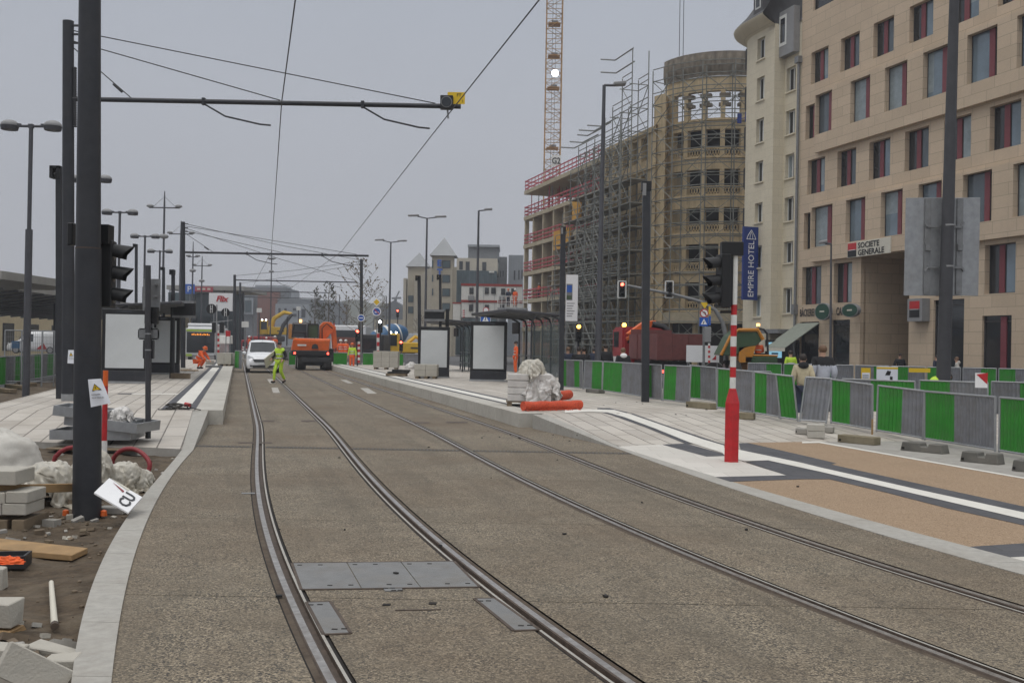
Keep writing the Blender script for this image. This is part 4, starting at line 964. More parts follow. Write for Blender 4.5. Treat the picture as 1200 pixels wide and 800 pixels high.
# ---------------------------------------------------------------- stone clad office block
FA = Facade((19.6, 55.7), 228)
t = T('office_building', 'pinkish stone office block with wine red window panels and bank sign at right', 'building', FA.p0, FA.rz)
rows = [('A', 0., 17.8, 19.72, [(-6.25, -4.5), (-3.3, -1.55), (-.33, 1.4), (2.63, 4.44), (5.7, 7.6), (8.8, 10.6), (11.8, 13.6), (14.9, 16.7), (18, 19.8)]),
        ('B', -.3, 14.55, 16.9, [(-5.30, -3.65), (-1.9, -.14), (1.1, 2.9), (4.1, 5.95), (7.2, 9.12), (10.3, 12.2), (13.4, 15.3), (16.5, 18.4)]),
        ('C', 0., 11.18, 13.25, [(-6.45, -4.67), (-3.45, -1.7), (-.53, 1.25), (2.43, 4.25), (5.35, 7.2), (8.4, 10.3), (11.5, 13.4), (14.5, 16.3)]),
        ('D', -.3, 7.9, 10.27, [(-5.52, -3.42), (-2.15, -.4), (.93, 2.69), (3.9, 5.6), (7.05, 8.92), (10.2, 12.1), (13.3, 15.2)]),
        ('E', 0., 4.55, 6.83, [(-6.85, -4.86), (-3.62, -1.9), (4.9, 6.8), (8.22, 10.1), (11.5, 13.4), (14.5, 16.3)])]
o = MB().use('stone_clad'); RB = 24.
flush = [(a, b, z0, z1) for n, y, z0, z1, L in rows if y == 0 for a, b in L]+[(-6.75, -5.5, 14.55, 16.6), (-6.75, -5.75, 7.9, 10.1)]+[(a-.02, b+.02, z0-.02, z1+.02) for n, y, z0, z1, L in rows if y for a, b in L]
ent = (-1.1, 2.95, 0., 7.0); ground = [(-7.0, -5.02, .0, 3.52), (-3.76, -2.02, 0., 3.58), (4.79, 6.92, 0., 4.4), (8.11, 9.92, .0, 3.54), (11.4, 13.3, 0, 3.54), (14.4, 16.3, 0, 3.54)]
top = [(-6.1, -3.2, 22.2, 24.4), (-2.6, .6, 22.2, 24.4), (1.2, 4.4, 22.2, 24.4), (5., 8., 22.2, 24.4)]
wall_holes(o, -7.3, RB, 0, 26.5, flush+ground+[ent]+top, 0., .33)
for s0, z0, z1, key in ((-5.35, 13.5, 17.12, 'B'), (-5.6, 7.05, 10.4, 'D')):
    hs_ = [(a, b, c, d) for n, y, c, d, L in rows if n == key for a, b in L]
    wall_holes(o, s0, RB, z0, z1, hs_, -.3, .33)
    o.poly([(s0, -.3, z0), (s0, -.3, z1), (s0, .001, z1), (s0, .001, z0)]); o.poly([(s0, -.3, z1), (RB, -.3, z1), (RB, 0, z1), (s0, 0, z1)]); o.poly([(s0, -.3, z0), (s0, 0, z0), (RB, 0, z0), (RB, -.3, z0)])
o.poly([(-7.3, 0, 0), (-7.3, 0, 26.5), (-7.3, 14, 26.5), (-7.3, 14, 0)]); o.poly([(-7.3, 0, 26.5), (RB, 0, 26.5), (RB, 14, 26.5), (-7.3, 14, 26.5)]); o.poly([(RB, 0, 0), (RB, 14, 0), (RB, 14, 26.5), (RB, 0, 26.5)])
o.build('wall', t)
o = MB().use('stone_clad'); a, b, _, ze = ent
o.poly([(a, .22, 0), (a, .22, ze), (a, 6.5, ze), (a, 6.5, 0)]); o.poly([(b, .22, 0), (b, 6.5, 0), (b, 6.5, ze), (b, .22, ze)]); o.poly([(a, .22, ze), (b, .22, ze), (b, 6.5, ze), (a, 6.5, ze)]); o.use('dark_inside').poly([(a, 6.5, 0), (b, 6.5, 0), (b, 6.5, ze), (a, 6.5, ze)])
o.build('entrance_recess', t)
o = MB().use('galv_dull'); o.b2((1.0, 4.9, 0), (2.9, 6.2, 2.5)); o.use('pane_dark'); o.b2((.99, 5., .2), (.995, 6.1, 2.3)); o.b2((1.1, 4.89, .2), (2.8, 4.895, 2.3)); o.build('glass_kiosk', t)
def win(a, b, c, d, y, order, wall=True, th=.0):
    w = b-a; fr = MB().use('win_frame'); e = .045
    for q in ((a, c, a+e, d), (b-e, c, b, d), (a+e, c, b-e, c+e), (a+e, d-e, b-e, d)): fr.b2((q[0], y-.03, q[1]), (q[2], y+.05, q[3]))
    x1 = a+w*(.33 if order == 0 else .60); x2 = x1+w*.20
    for x in (x1, x2): fr.b2((x-.02, y-.025, c+e), (x+.02, y+.05, d-e))
    f = fr.build('window', t)
    rn = random.random(); rn2 = random.random()
    for x0, x3, m in ((a+e, x1-.02, 'pane_dark' if order == 0 else ('pane_light' if rn < .5 else 'pane_mid' if rn < .8 else 'curtain_pane')), (x2+.02, b-e, ('pane_light' if rn < .45 else 'pane_mid' if rn < .75 else 'curtain_pane') if order == 0 else 'pane_dark')):
        g = MB().use(m); g.b2((x0, y, c+e), (x3, y+.02, d-e)); g.build('pane', f)
        if m == 'pane_light' and rn2 < .5: g = MB().use('curtain_pane'); g.b2((x0, y-.006, c+e+(d-c)*rn2), (x0+(x3-x0)*(.4 if rn2 < .25 else 1), y-.002, d-e)); g.build('blind', f)
    g = MB().use('wine_panel'); g.b2((x1+.02, y-.06, c+e), (x2-.02, y+.03, d-e)); g.build('panel', f)
for n, y, z0, z1, L in rows:
    for a, b in L: win(a, b, z0, z1, y+(.31 if y == 0 else .31), 1 if n in 'BD' else 0)
win(-6.75, -5.5, 14.55, 16.6, .31, 0); win(-6.75, -5.75, 7.9, 10.1, .31, 0)
for a, b, c, d in ground+top:
    f = MB().use('win_frame'); 
    for x in (a+.03, b-.03): f.b2((x-.03, .12, c), (x+.03, .20, d))
    f.b2((a+.06, .12, d-.3), (b-.06, .20, d-.24)); f = f.build('shop_front' if c == 0 else 'loggia', t); g = MB().use('pane_dark'); g.b2((a+.06, .17, c), (b-.06, .21, d)); g.build('pane', f)
    if a > 8: g = MB().use('wine_panel'); g.b2((a+1.05, .10, c+.05), (a+1.4, .16, d-.05)); g.build('panel', f)
def ltext(fac, parent, s, size, m, x, y, z, name='lettering', **k): return text(s, size, m, fac.w(x, y, z), fac.u, (0, 0, 1), parent, name, **k)
# bank sign
o = MB().use('sign_beige'); o.b2((-1.85, -.36, 7.0), (1.87, -.303, 7.84)); o.build('bank_sign', t)
o = MB().use('red_paint'); o.b2((-1.80, -.385, 7.42), (-1.05, -.362, 7.8)); o.use('black'); o.b2((-1.80, -.385, 7.04), (-1.05, -.362, 7.40)); o.use('white_plain'); o.b2((-1.72, -.390, 7.395), (-1.12, -.363, 7.425)); o.build('bank_emblem', t)
ltext(FA, t, 'SOCIETE', .43, 'black', -.90, -.375, 7.47, bold=.008, xs=1.12); ltext(FA, t, 'GENERALE', .43, 'black', -.90, -.375, 7.07, bold=.008, xs=1.10)
o = MB().use('lamp_grey'); o.b2((3.45, -.50, 3.35), (4.55, -.02, 4.5)); o.use('red_paint'); o.b2((3.62, -.52, 3.97), (4.4, -.503, 4.38)); o.use('black'); o.b2((3.62, -.52, 3.55), (4.4, -.503, 3.93)); o.use('white_plain'); o.b2((3.7, -.525, 3.935), (4.3, -.503, 3.965)); o.build('projecting_sign', t, bev=.01)
ltext(FA, t, 'BÄCKEREI', .62, 'win_frame', -7.0, -.03, 3.86, xs=.56, bold=.012); ltext(FA, t, 'CAFÉ', .62, 'win_frame', -3.3, -.03, 3.86, xs=.62, bold=.012)
for s, ry, nm in ((-3.75, .50, 'round_sign'), (-1.15, .38, 'oval_sign')):
    o = MB().use('lamp_grey'); rx = .50 if ry > .5 else .75
    o.lathe([(1., -.10), (1., .10)], (0, 0, 0), 24, 'y'); o.v = [(s+x*rx, -.55+y, 4.05+z*ry) for x, y, z in o.v]; o.use('green_sign'); n0 = len(o.v); o.lathe([(.9, -.12), (.9, -.105)], (0, 0, 0), 24, 'y'); o.v[n0:] = [(s+x*rx, -.55+y, 4.05+z*ry) for x, y, z in o.v[n0:]]
    o.use('sign_beige'); o.b2((s-.3*rx, -.675, 4.02), (s+.3*rx, -.671, 4.10)); o.use('win_frame'); o.b2((s-.03, -.45, 4.02), (s+.03, 0, 4.08)); o.build(nm, t)
o = MB().use('awning'); o.prism([(-7.2, -.02, 3.45), (-7.2, -2.3, 1.95), (-7.2, -2.3, 1.90), (-7.2, -.02, 3.40)], (2.25, 0, 0)); o.use('sign_beige'); o.b2((-7.2, -2.32, 1.72), (-4.95, -2.305, 1.93)); o.build('awning', t)
o = MB().use('galv_dull'); o.tube([(-7.4, -.12, 0), (-7.4, -.12, 19.5)], .085, 10); o.b2((-7.6, -.3, 19.4), (-7.2, 0, 19.8)); o.b2((-7.55, -.3, 4.), (-7.25, 0, 4.6)); o.build('rain_pipe', t)
# big red number behind the glass of the ground floor
ltext(FA, t, '2', 1.15, 'wine_panel', 5.2, .15, 1.5, name='house_number')
# ---------------------------------------------------------------- beige hotel with rounded corner
t = T('hotel_building', 'beige hotel with rounded corner, slate mansard roof and tall blue vertical sign', 'building', FA.p0, FA.rz)
YB = -.75; sA, _ = FA.at(904, 300, YB); sC, _ = FA.at(882, 300, YB); RC = 3.6; ZT = FA.at(893, 36, YB)[1]
def zrow(y, x, yy): return FA.at(x, y, yy)[1]
c1 = [FA.at(883.6, 300, YB)[0]+.0, FA.at(892.6, 300, YB)[0]]; c2 = [FA.at(918.5, 300, 0)[0], FA.at(929, 300, 0)[0]]
zl = [FA.at(888, y, YB)[1] for y in (58.5, 105.5, 153.5, 202, 251, 300, 360)]
wins1 = []; wins2 = []
for y0, y1 in ((46.5, 71.5), (92, 119), (140, 168), (189.5, 214), (238, 261), (288, 314), (346, 371)): wins1.append((c1[0], c1[1], FA.at(888, y1, YB)[1], FA.at(888, y0, YB)[1]))
for y0, y1 in ((80, 108), (130, 158), (181, 209), (231, 259), (283, 308), (337, 367)): wins2.append((c2[0], c2[1], FA.at(924, y1, 0)[1], FA.at(924, y0, 0)[1]))
o = MB().use('beige_clad')
s_l = c1[0]-.35
wall_holes(o, s_l, sA, 0, ZT, wins1, YB, .32); wall_holes(o, sA, -7.3, 0, ZT-.2, wins2, 0., .30)
o.poly([(sA, YB, 0), (sA, .3, 0), (sA, .3, ZT), (sA, YB, ZT)])
o.grid(lambda u, v: (s_l-RC*math.sin(u*PI*.62), YB+RC-RC*math.cos(u*PI*.62), v*ZT), 14, 1)
o.build('wall', t)
cw = []
for a in (.30, .62):      # narrow windows on the curve
    for (_, _, z0, z1) in wins1[:6]:
        ang = a*PI*.62; q = MB().use('win_frame'); q.box((s_l-(RC+.0)*math.sin(ang), YB+RC-(RC+.0)*math.cos(ang), (z0+z1)/2), (.75, .12, z1-z0), rotz(-ang)); q.use('pane_dark').box((s_l-(RC+.03)*math.sin(ang), YB+RC-(RC+.03)*math.cos(ang), (z0+z1)/2), (.6, .12, z1-z0-.15), rotz(-ang)); q.build('window', t)
for L, y in ((wins1, YB+.28), (wins2, .26)):
    for a, b, c, d in L:
        f = MB().use('white_frame'); e = .07; m = (a+b)/2
        for q in ((a, c, a+e, d), (b-e, c, b, d), (a+e, c, b-e, c+e), (a+e, d-e, b-e, d), (m-.05, c+e, m+.05, d-e)): f.b2((q[0], y-.04, q[1]), (q[2], y+.04, q[3]))
        f = f.build('window', t); 
        for q in ((a+e, m-.05), (m+.05, b-e)): g = MB().use('pane_dark' if random.random() < .6 else 'curtain_pane'); g.b2((q[0], y, c+e), (q[1], y+.02, d-e)); g.build('pane', f)
        g = MB().use('beige_clad'); yy = y-(.28 if y < 0 else .26); g.b2((a-.06, yy-.1, c-.09), (b+.06, yy+.25, c)); g.build('sill', f)
# roof: curved eave, slate mansard, dormer
o = MB().use('beige_clad'); pr = [(.0, 0), (.45, .22), (.85, .5), (.9, .62)]
def eave(u, v, add=0.):
    k = min(len(pr)-2, int(v*(len(pr)-1))); f = v*(len(pr)-1)-k; ex = pr[k][0]*(1-f)+pr[k+1][0]*f; ez = pr[k][1]*(1-f)+pr[k+1][1]*f
    if u < .5: return (sA+(s_l-sA)*(u/.5), YB-ex, ZT-.02+ez)
    a = (u-.5)/.5*PI*.62; return (s_l-(RC+ex)*math.sin(a), YB+RC-(RC+ex)*math.cos(a), ZT-.02+ez)
o.grid(lambda u, v: eave(u, v), 24, 6); o.build('cornice', t)
o = MB().use('slate')
def mans(u, v):
    a = eave(u, 1.); ex = .9-2.9*v**.8; ez = .62+4.2*v
    if u < .5: return (sA+(s_l-sA)*(u/.5), YB-ex, ZT-.02+ez)
    g = (u-.5)/.5*PI*.62; return (s_l-(RC+ex)*math.sin(g), YB+RC-(RC+ex)*math.cos(g), ZT-.02+ez)
o.grid(mans, 24, 6); o.poly([(sA, YB-.9, ZT+.6), (sA, YB+2, ZT+4.8), (-7.3, YB+2, ZT+4.8), (-7.3, 0-.05, ZT-.3), (sA, -.05, ZT-.3)]); o.build('roof', t)
sd = FA.at(887, 20, YB-.3)[0]; sd1 = FA.at(898, 20, YB-.3)[0]; o = MB().use('slate'); o.b2((sd, YB-.55, ZT+.9), (sd1, YB+2, ZT+3.0)); o.b2((sd-.2, YB-.75, ZT+3.0), (sd1+.2, YB+2.2, ZT+3.2)); o.use('white_frame'); o.b2((sd+.25, YB-.58, ZT+1.2), (sd1-.25, YB-.555, ZT+2.8)); o.use('pane_dark'); o.b2((sd+.35, YB-.6, ZT+1.3), (sd1-.35, YB-.585, ZT+2.7)); o.build('dormer', t)
o = MB().use('lamp_grey'); sp0 = FA.at(914, 40, -.05)[0]; o.b2((sp0, -.45, FA.at(918, 70, 0)[1]), (-7.5, -.02, FA.at(918, 18, 0)[1])); o.use('white_frame'); o.b2((sp0+.6, -.475, ZT-1.5), (-8.3, -.452, ZT+.4)); o.use('pane_dark'); o.b2((sp0+.75, -.49, ZT-1.3), (-8.45, -.477, ZT+.2)); o.build('attic_bay', t)
o = MB().use('galv_dull'); z0 = FA.at(915, 391, 0)[1]; o.b2((sA-.4, -1.3, z0), (-7.35, 0, z0+.25)); o.build('canopy', t)
for a, b in ((sA+.2, sA+1.5), (sA+2.1, -7.6)): o = MB().use('win_frame'); o.b2((a, -.06, 0), (b, -.01, z0-.4)); o.use('pane_dark'); o.b2((a+.12, -.08, .1), (b-.12, -.065, z0-.5)); o.build('door', t)
# blue hotel blade sign
x0, x1 = 870.5, 889.5; P = lambda x, y: FA.w(FA.at(x, y, YB-1.1)[0], YB-1.1, FA.at(x, y, YB-1.1)[1])
a, b = P(870.5, 351), P(889.5, 261.5); wz = b.z-a.z
ww = (V((b.x, b.y, 0))-V((a.x, a.y, 0))).length
dirx = V((.93, .37, 0)).normalized(); ww = 19*V((a.x, a.y, 0)).length/F*1.05
ts = T('hotel_sign', 'tall blue vertical blade sign reading EMPIRE HOTEL on the beige hotel', 'sign', a)
nn = V((0, 0, 1)).cross(dirx)
o = MB().use('navy_sign'); o.prism([V((0, 0, 0)), dirx*ww, dirx*ww+V((0, 0, wz)), V((0, 0, wz))], nn*.18); o.build('panel', ts)
front = -nn*.012
text('EMPIRE HOTEL', ww*.55, 'white_plain', a+dirx*(ww*.70)+V((0, 0, wz*.035))-nn*.012, (0, 0, 1), -dirx, ts, 'lettering', .004, xs=.90)
o = MB().use('white_plain'); q = dirx*(ww*.5)+V((0, 0, wz*.88))-nn*.02
for k in (-1, 1): o.tube([q+dirx*(k*ww*.30)+V((0, 0, -wz*.045)), q+dirx*(k*ww*.22)+V((0, 0, .0)), q+V((0, 0, wz*.075))], .02, 4); o.tube([q+dirx*(k*ww*.1)+V((0, 0, -wz*.05)), q+dirx*(k*ww*.08), q+V((0, 0, wz*.05))], .015, 4)
o.tube([q+dirx*(-ww*.32)+V((0, 0, -wz*.05)), q+dirx*(ww*.32)+V((0, 0, -wz*.05))], .02, 4); o.build('emblem', ts)
for y in (270, 308, 343):
    z = P(880, y).z-a.z; o = MB().use('win_frame'); o.bar(dirx*ww+V((0, 0, z))+nn*.09, dirx*(ww+.75)+V((0, 0, z))+nn*.09, .06); o.build('bracket', ts)
# small blue letters high on the curve
q = W(866.5, 139, 80); ts = T('roof_sign', 'small dark blue letters high on the rounded hotel corner', 'sign', q); o = MB().use('navy_sign')
for k in range(4): o.box((k*.55, -k*.25, .1*k), (.32, .12, .75))
o.bar((-.2, .2, -.05), (1.9, -.8, .2), .06); o.build('lettering', ts)
# lit information screen before the hotel
q = W(907.5, 410, 62); ts = T('info_screen', 'upright black information pillar with glowing pale blue screen before the hotel', 'screen', (q.x, 62, 0)); zz0, zz1 = W(907, 419, 62).z, W(907, 401, 62).z
o = MB().use('black'); o.b2((-.55, -.1, 0), (.55, .1, zz1+.15)); o.build('housing', ts, bev=.02); o = MB().use('screen_blue'); o.b2((-.42, -.12, zz0), (.42, -.105, zz1)); o.build('screen', ts); o = MB().use('navy_sign'); o.b2((.0, -.126, zz1-.35), (.08, -.122, zz1-.1)); o.b2((-.2, -.126, zz0+.2), (.2, -.122, zz0+.3)); o.build('screen_marks', ts)
# ---------------------------------------------------------------- round corner tower of the old building
TC = V((17.9, 89, 0)); TR = 5.5; toC = math.atan2(-TC.y, -TC.x)       # angle of the camera from the tower axis
def tz(y): return CH+(409.8-y)*83.6/F
t = T('round_tower', 'old ochre corner tower with rounded front, hollow windows and blackened parapet', 'building', TC)
lev = [(330, 362), (285, 316), (242, 270), (197, 226), (150, 181), (105, 137)]
def cyl(th, r, z): a = toC-th; return (r*math.cos(a), r*math.sin(a), z)   # th grows to the right as seen from the camera
o = MB().use('old_render')
wang = [(-76, -62), (-54, -39), (-33, -20.5), (-16.5, -3), (1, 13), (17, 30), (34, 46)]; th0, th1 = -84, 60
thr = sorted({th0, th1} | {a for w_ in wang for a in w_})
thf = []
for a, b in zip(thr[:-1], thr[1:]):
    n = max(1, int((b-a)/4)); thf += [a+(b-a)*i/n for i in range(n)]
thf.append(th1)
zlv = [(tz(b), tz(a)) for a, b in lev]; zb = sorted({4.6, tz(88)} | {z for p in zlv for z in p})
for a, b in zip(thf[:-1], thf[1:]):
    m = (a+b)/2
    for c, d in zip(zb[:-1], zb[1:]):
        n = (c+d)/2
        if any(w0 < m < w1 for w0, w1 in wang) and any(p[0] < n < p[1] for p in zlv): continue
        o._add([cyl(R(a), TR, c), cyl(R(b), TR, c), cyl(R(b), TR, d), cyl(R(a), TR, d)], [(0, 1, 2, 3)], False)
for w0, w1 in wang:
    for c, d in zlv:
        for a in (w0, w1): o.poly([cyl(R(a), TR, c), cyl(R(a), TR, d), cyl(R(a), TR-.5, d), cyl(R(a), TR-.5, c)])
        for z in (c, d): o.poly([cyl(R(w0), TR, z), cyl(R((w0+w1)/2), TR, z), cyl(R(w1), TR, z), cyl(R(w1), TR-.5, z), cyl(R((w0+w1)/2), TR-.5, z), cyl(R(w0), TR-.5, z)])
o.build('wall', t)
for c, d in zlv:
    o = MB().use('old_render'); o.grid(lambda u, v: cyl(R(th0+(th1-th0)*u), TR+.16*(1 if .25 < v < .75 else 0)+.001, c-.05-.28*v), 36, 4); o.build('string_course', t)
o = MB().use('weathered'); o.grid(lambda u, v: (lambda th: cyl(th, TR+.12+.22*(.5+.5*math.sin(th*46))*(1 if .15 < v < .85 else 0), tz(88)+(tz(59)-tz(88))*v))(R(-90+150*u)), 220, 8); o.grid(lambda u, v: cyl(R(-90+150*u), TR+.12-.8*v, tz(59)+.15*math.sin(u*40)*v), 30, 1); o.build('parapet', t)
# dark interior: slabs and core wall (the top open storey stays see-through)
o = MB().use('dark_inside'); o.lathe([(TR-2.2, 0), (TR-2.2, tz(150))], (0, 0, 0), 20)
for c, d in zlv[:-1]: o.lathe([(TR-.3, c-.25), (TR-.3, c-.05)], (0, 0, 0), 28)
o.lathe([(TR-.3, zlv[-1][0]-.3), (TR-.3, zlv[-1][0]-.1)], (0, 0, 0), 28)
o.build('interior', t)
for w0, w1 in wang:      # lattice balustrades
    for c, d in zlv[:-1]:
        o = MB().use('old_render'); h = .62
        for k in range(5): a = R(w0+(w1-w0)*(k+.5)/5); o.tube([cyl(a-.02, TR-.2, c), cyl(a+.02, TR-.2, c+h)], .04, 4); o.tube([cyl(a+.02, TR-.2, c), cyl(a-.02, TR-.2, c+h)], .04, 4)
        o.tube([cyl(R(w0), TR-.2, c+h), cyl(R(w1), TR-.2, c+h)], .06, 4); o.build('balustrade', t)
for w0, w1 in wang[1:6]:     # broken cross shapes in the open top storey
    c, d = zlv[-1]; a = R((w0+w1)/2+7)
    o = MB().use('weathered'); o.box(cyl(a, TR-.25, c+(d-c)*.55), (.5, .5, .4)); o.box(cyl(a, TR-.25, c+(d-c)*.85), (.9, .5, .28), rotz(toC+PI/2-a)); o.box(cyl(a, TR-.25, c+(d-c)*.5), (1.0, .45, .25), rotz(toC+PI/2-a)); o.build('broken_tracery', t)
# pilaster joining tower and wing, ground floor
FW = Facade((1.3, 120), 228); sT = FW.at(763, 300)[0]
o = MB().use('old_render'); a, b = W(764, 300, 86.5), W(777, 300, 85.5)
o.prism([V((a.x, 86.6, 0))-TC, V((b.x, 85.4, 0))-TC, V((b.x+.8, 88, 0))-TC, V((a.x+.8, 89, 0))-TC], (0, 0, tz(103))); o.build('pilaster', t)
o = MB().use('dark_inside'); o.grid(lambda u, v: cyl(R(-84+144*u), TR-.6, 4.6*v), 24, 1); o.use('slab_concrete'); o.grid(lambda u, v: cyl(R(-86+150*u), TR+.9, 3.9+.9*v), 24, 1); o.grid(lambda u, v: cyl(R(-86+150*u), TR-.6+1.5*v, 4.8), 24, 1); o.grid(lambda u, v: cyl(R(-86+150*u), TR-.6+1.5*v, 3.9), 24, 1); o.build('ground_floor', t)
for k in range(5): a = R(-70+30*k); o = MB().use('old_render'); o.tube([cyl(a, TR-.2, 0), cyl(a, TR-.2, 3.9)], .3, 10); o.build('column', t)
# ---------------------------------------------------------------- wing: raw concrete frame, then the retained old front
sJ = FW.at(706, 300)[0]
t = T('concrete_frame_building', 'half built concrete floors with red safety railings left of the scaffolded tower', 'building', FW.p0, FW.rz)
zf = [3.95, 7.2, 10.4, 13.6, 16.9, 19.95]
for i, z in enumerate(zf):
    o = MB().use('slab_concrete'); o.b2((-.1, -.15, z-.42), (sJ, 13, z)); o.build('floor_slab', t)
    o = MB().use('red_rail'); x0 = -.1
    if i > 0 or True:
        for dz in (.25, .65, 1.1): o.bar((-.1, -.05, z+dz), (sJ, -.05, z+dz), .05, .13)
        x = -.1
        while x < sJ: o.bar((x, -.02, z), (x, -.02, z+1.25), .06); x += 1.2
        for dz in (.25, .65, 1.1): o.bar((-.08, -.05, z+dz), (-.08, 12.5, z+dz), .05, .13)
    o.build('safety_railing', t)
cols = [.15, 3.1, 6.6, 10., 13.4, 16.8, 20.]
zz_ = [0]+zf
for x in cols:
    if x > sJ-.3: continue
    for a, b in zip(zz_[:-1], zz_[1:]):
        if b > 19: continue
        o = MB().use('slab_concrete'); o.b2((x-.18, -.05, a), (x+.18, .4, b-.42)); o.build('column', t)
for a, b in zip(zz_[:-1], zz_[1:]):
    if b > 19: continue
    o = MB().use('brown_inside'); o.b2((3.1, 5.5, a+.01), (sJ, 5.8, b-.43)); o.build('inner_wall', t)
    for x in cols[1:]:
        if x < sJ-.3: o = MB().use('slab_concrete'); o.b2((x-.1, .41, a+.01), (x+.1, 5.49, b-.43)); o.build('cross_wall', t)
rr = random.Random(3)
for k in range(60):
    x = rr.uniform(.1, sJ); y = rr.uniform(.2, 6); o = MB().use('galv_dull' if rr.random() < .6 else 'red_rail'); o.tube([(x, y, 16.9), (x, y, 19.53)], .055, 5); o.build('prop', t)
for x0, z0, z1 in ((FW.at(676, 240)[0], FW.at(680, 260)[1], FW.at(680, 234)[1]), (FW.at(654, 280)[0], FW.at(660, 292)[1], FW.at(660, 270)[1])):
    o = MB().use('formwork'); o.b2((x0, -.5, z0), (x0+(2.0 if z0 > 13 else 4.6), -.25, z1)); o.build('formwork_panel', t)
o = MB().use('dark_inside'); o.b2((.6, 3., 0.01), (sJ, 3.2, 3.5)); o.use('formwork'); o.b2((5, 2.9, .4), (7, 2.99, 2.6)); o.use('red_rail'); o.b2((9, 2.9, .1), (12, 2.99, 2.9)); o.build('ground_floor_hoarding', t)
t = T('old_wing', 'old ochre wing with rows of hollow windows behind the dense scaffold', 'building', FW.p0, FW.rz)
ztop = 20.6; hs_ = []; x = sJ+.5
while x < sT-1.6:
    for z0 in (.3, 4.4, 7.9, 11.2, 14.5, 17.6): hs_.append((x, x+1.35, z0+.3, z0+2.3))
    x += 2.0
o = MB().use('old_render'); wall_holes(o, sJ, sT+.6, 0, ztop, hs_, 0, .5); o.poly([(sJ, 0, 0), (sJ, 0, ztop), (sJ, 9, ztop), (sJ, 9, 0)]); o.poly([(sJ, 0, ztop), (sT+.6, 0, ztop), (sT+.6, 10, ztop), (sJ, 10, ztop)]); o.build('wall', t)
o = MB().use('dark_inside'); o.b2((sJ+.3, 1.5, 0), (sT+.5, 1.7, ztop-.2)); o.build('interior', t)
for z in (4.1, 7.4, 10.7, 14., 17.2, 20.3): o = MB().use('old_render'); o.b2((sJ, -.14, z-.2), (sT+.6, -.003, z+.2)); o.build('string_course', t)
# ---------------------------------------------------------------- scaffolding
def scaf(name, label, nodes_in, nodes_out, heights, lift=2.0, diag=True, deck=True, mid=True, parent_loc=(0, 0, 0), rz=0.):
    t = T('scaffold', label, 'scaffolding', parent_loc, rz); n = len(nodes_in); r = .05
    for L in (nodes_in, nodes_out):
        for i, p in enumerate(L): o = MB().use('scaffold_steel'); o.tube([(p[0], p[1], 0), (p[0], p[1], heights[i]+.9)], r, 5); o.build('upright', t)
    zmax = max(heights); k = 1
    while k*lift <= zmax+.1:
        z = k*lift; idx = [i for i in range(n) if heights[i] >= z-.1]
        if len(idx) > 1:
            a, b = idx[0], idx[-1]
            for L in (nodes_in, nodes_out):
                for dz, nm in ((0, 'ledger'), (.5, 'mid_rail'), (1., 'guard_rail')):
                    if dz == .5 and not mid: continue
                    o = MB().use('scaffold_steel'); o.tube([(L[i][0], L[i][1], z+dz) for i in range(a, b+1)], r*.9, 5); o.build(nm, t)
            if z > 7.5:
                for i in idx: o = MB().use('scaffold_steel'); o.tube([(nodes_in[i][0], nodes_in[i][1], z), (nodes_out[i][0]*1.0, nodes_out[i][1]-.25, z)], r*.8, 4); o.build('transom', t)
            if deck and z < 17:
                o = MB().use('deck')
                for i in range(a, b):
                    p0, p1, q0, q1 = nodes_in[i], nodes_in[i+1], nodes_out[i], nodes_out[i+1]; o.prism([(p0[0], p0[1], z+.02), (p1[0], p1[1], z+.02), (q1[0], q1[1], z+.02), (q0[0], q0[1], z+.02)], (0, 0, .05))
                o.build('deck', t)
        k += 1
    if diag:
        for i in range(n-1):
            h = min(heights[i], heights[i+1]); z = 0; pts = []; j = 0; L = nodes_out
            while z <= h+.1: pts.append((L[i+(j % 2)][0], L[i+(j % 2)][1], z)); z += lift; j += 1
            if len(pts) > 1: o = MB().use('scaffold_steel'); o.tube(pts, r*.8, 5); o.build('brace', t)
            z = 0; pts = []; j = 1; L = nodes_in if i % 2 else nodes_out
            while z <= h+.1: pts.append((L[i+(j % 2)][0], L[i+(j % 2)][1], z)); z += lift; j += 1
            if len(pts) > 1: o = MB().use('scaffold_steel'); o.tube(pts, r*.8, 5); o.build('brace', t)
    return t
n = 11; s0 = FW.at(664, 300)[0]; xs_ = [s0+(sT-s0)*i/(n-1) for i in range(n)]
hh = [8, 12, 14, 18, 20, 20, 20, 20, 22, 24, 26]
scaf('scaffold', 'dense grey tube scaffold along the flat wing left of the round tower', [(x, -.5) for x in xs_], [(x, -2.0) for x in xs_], hh, parent_loc=FW.p0, rz=FW.rz)
scaf('scaffold', 'outer row of raking scaffold tubes standing farther out before the wing', [(x, -3.0) for x in xs_[3:]], [(x, -4.4) for x in xs_[3:]], [4, 6, 8, 10, 12, 14, 16, 20], parent_loc=FW.p0, rz=FW.rz, deck=False)
angs = [-88, -68, -48, -28, -8, 12, 32, 50]
scaf('scaffold', 'curved grey tube scaffold wrapped around the round tower', [cyl(R(a), TR+.5, 0) for a in angs], [cyl(R(a), TR+1.9, 0) for a in angs], [26, 24, 24, 24, 24, 24, 24, 24], lift=2.0, parent_loc=TC, deck=False, mid=False)
# loose tubes sticking out over the wing roof
t = T('scaffold_tubes', 'loose scaffold tubes laid out over the wing roof edge', 'scaffold tubes', FW.p0, FW.rz)
for k, (y0, xa, xb) in enumerate(((148, 700, 716), (153.5, 690, 708), (159, 688, 700), (167, 679, 694), (173.5, 668, 684), (71, 716, 733), (86, 716, 734))):
    a, b = FW.at(xa, y0), FW.at(xb, y0+1); o = MB().use('scaffold_steel'); o.tube([(a[0], -1, a[1]), (b[0], -1, b[1]), (b[0]+4, -1, b[1])], .07, 5); o.build('tube', t)
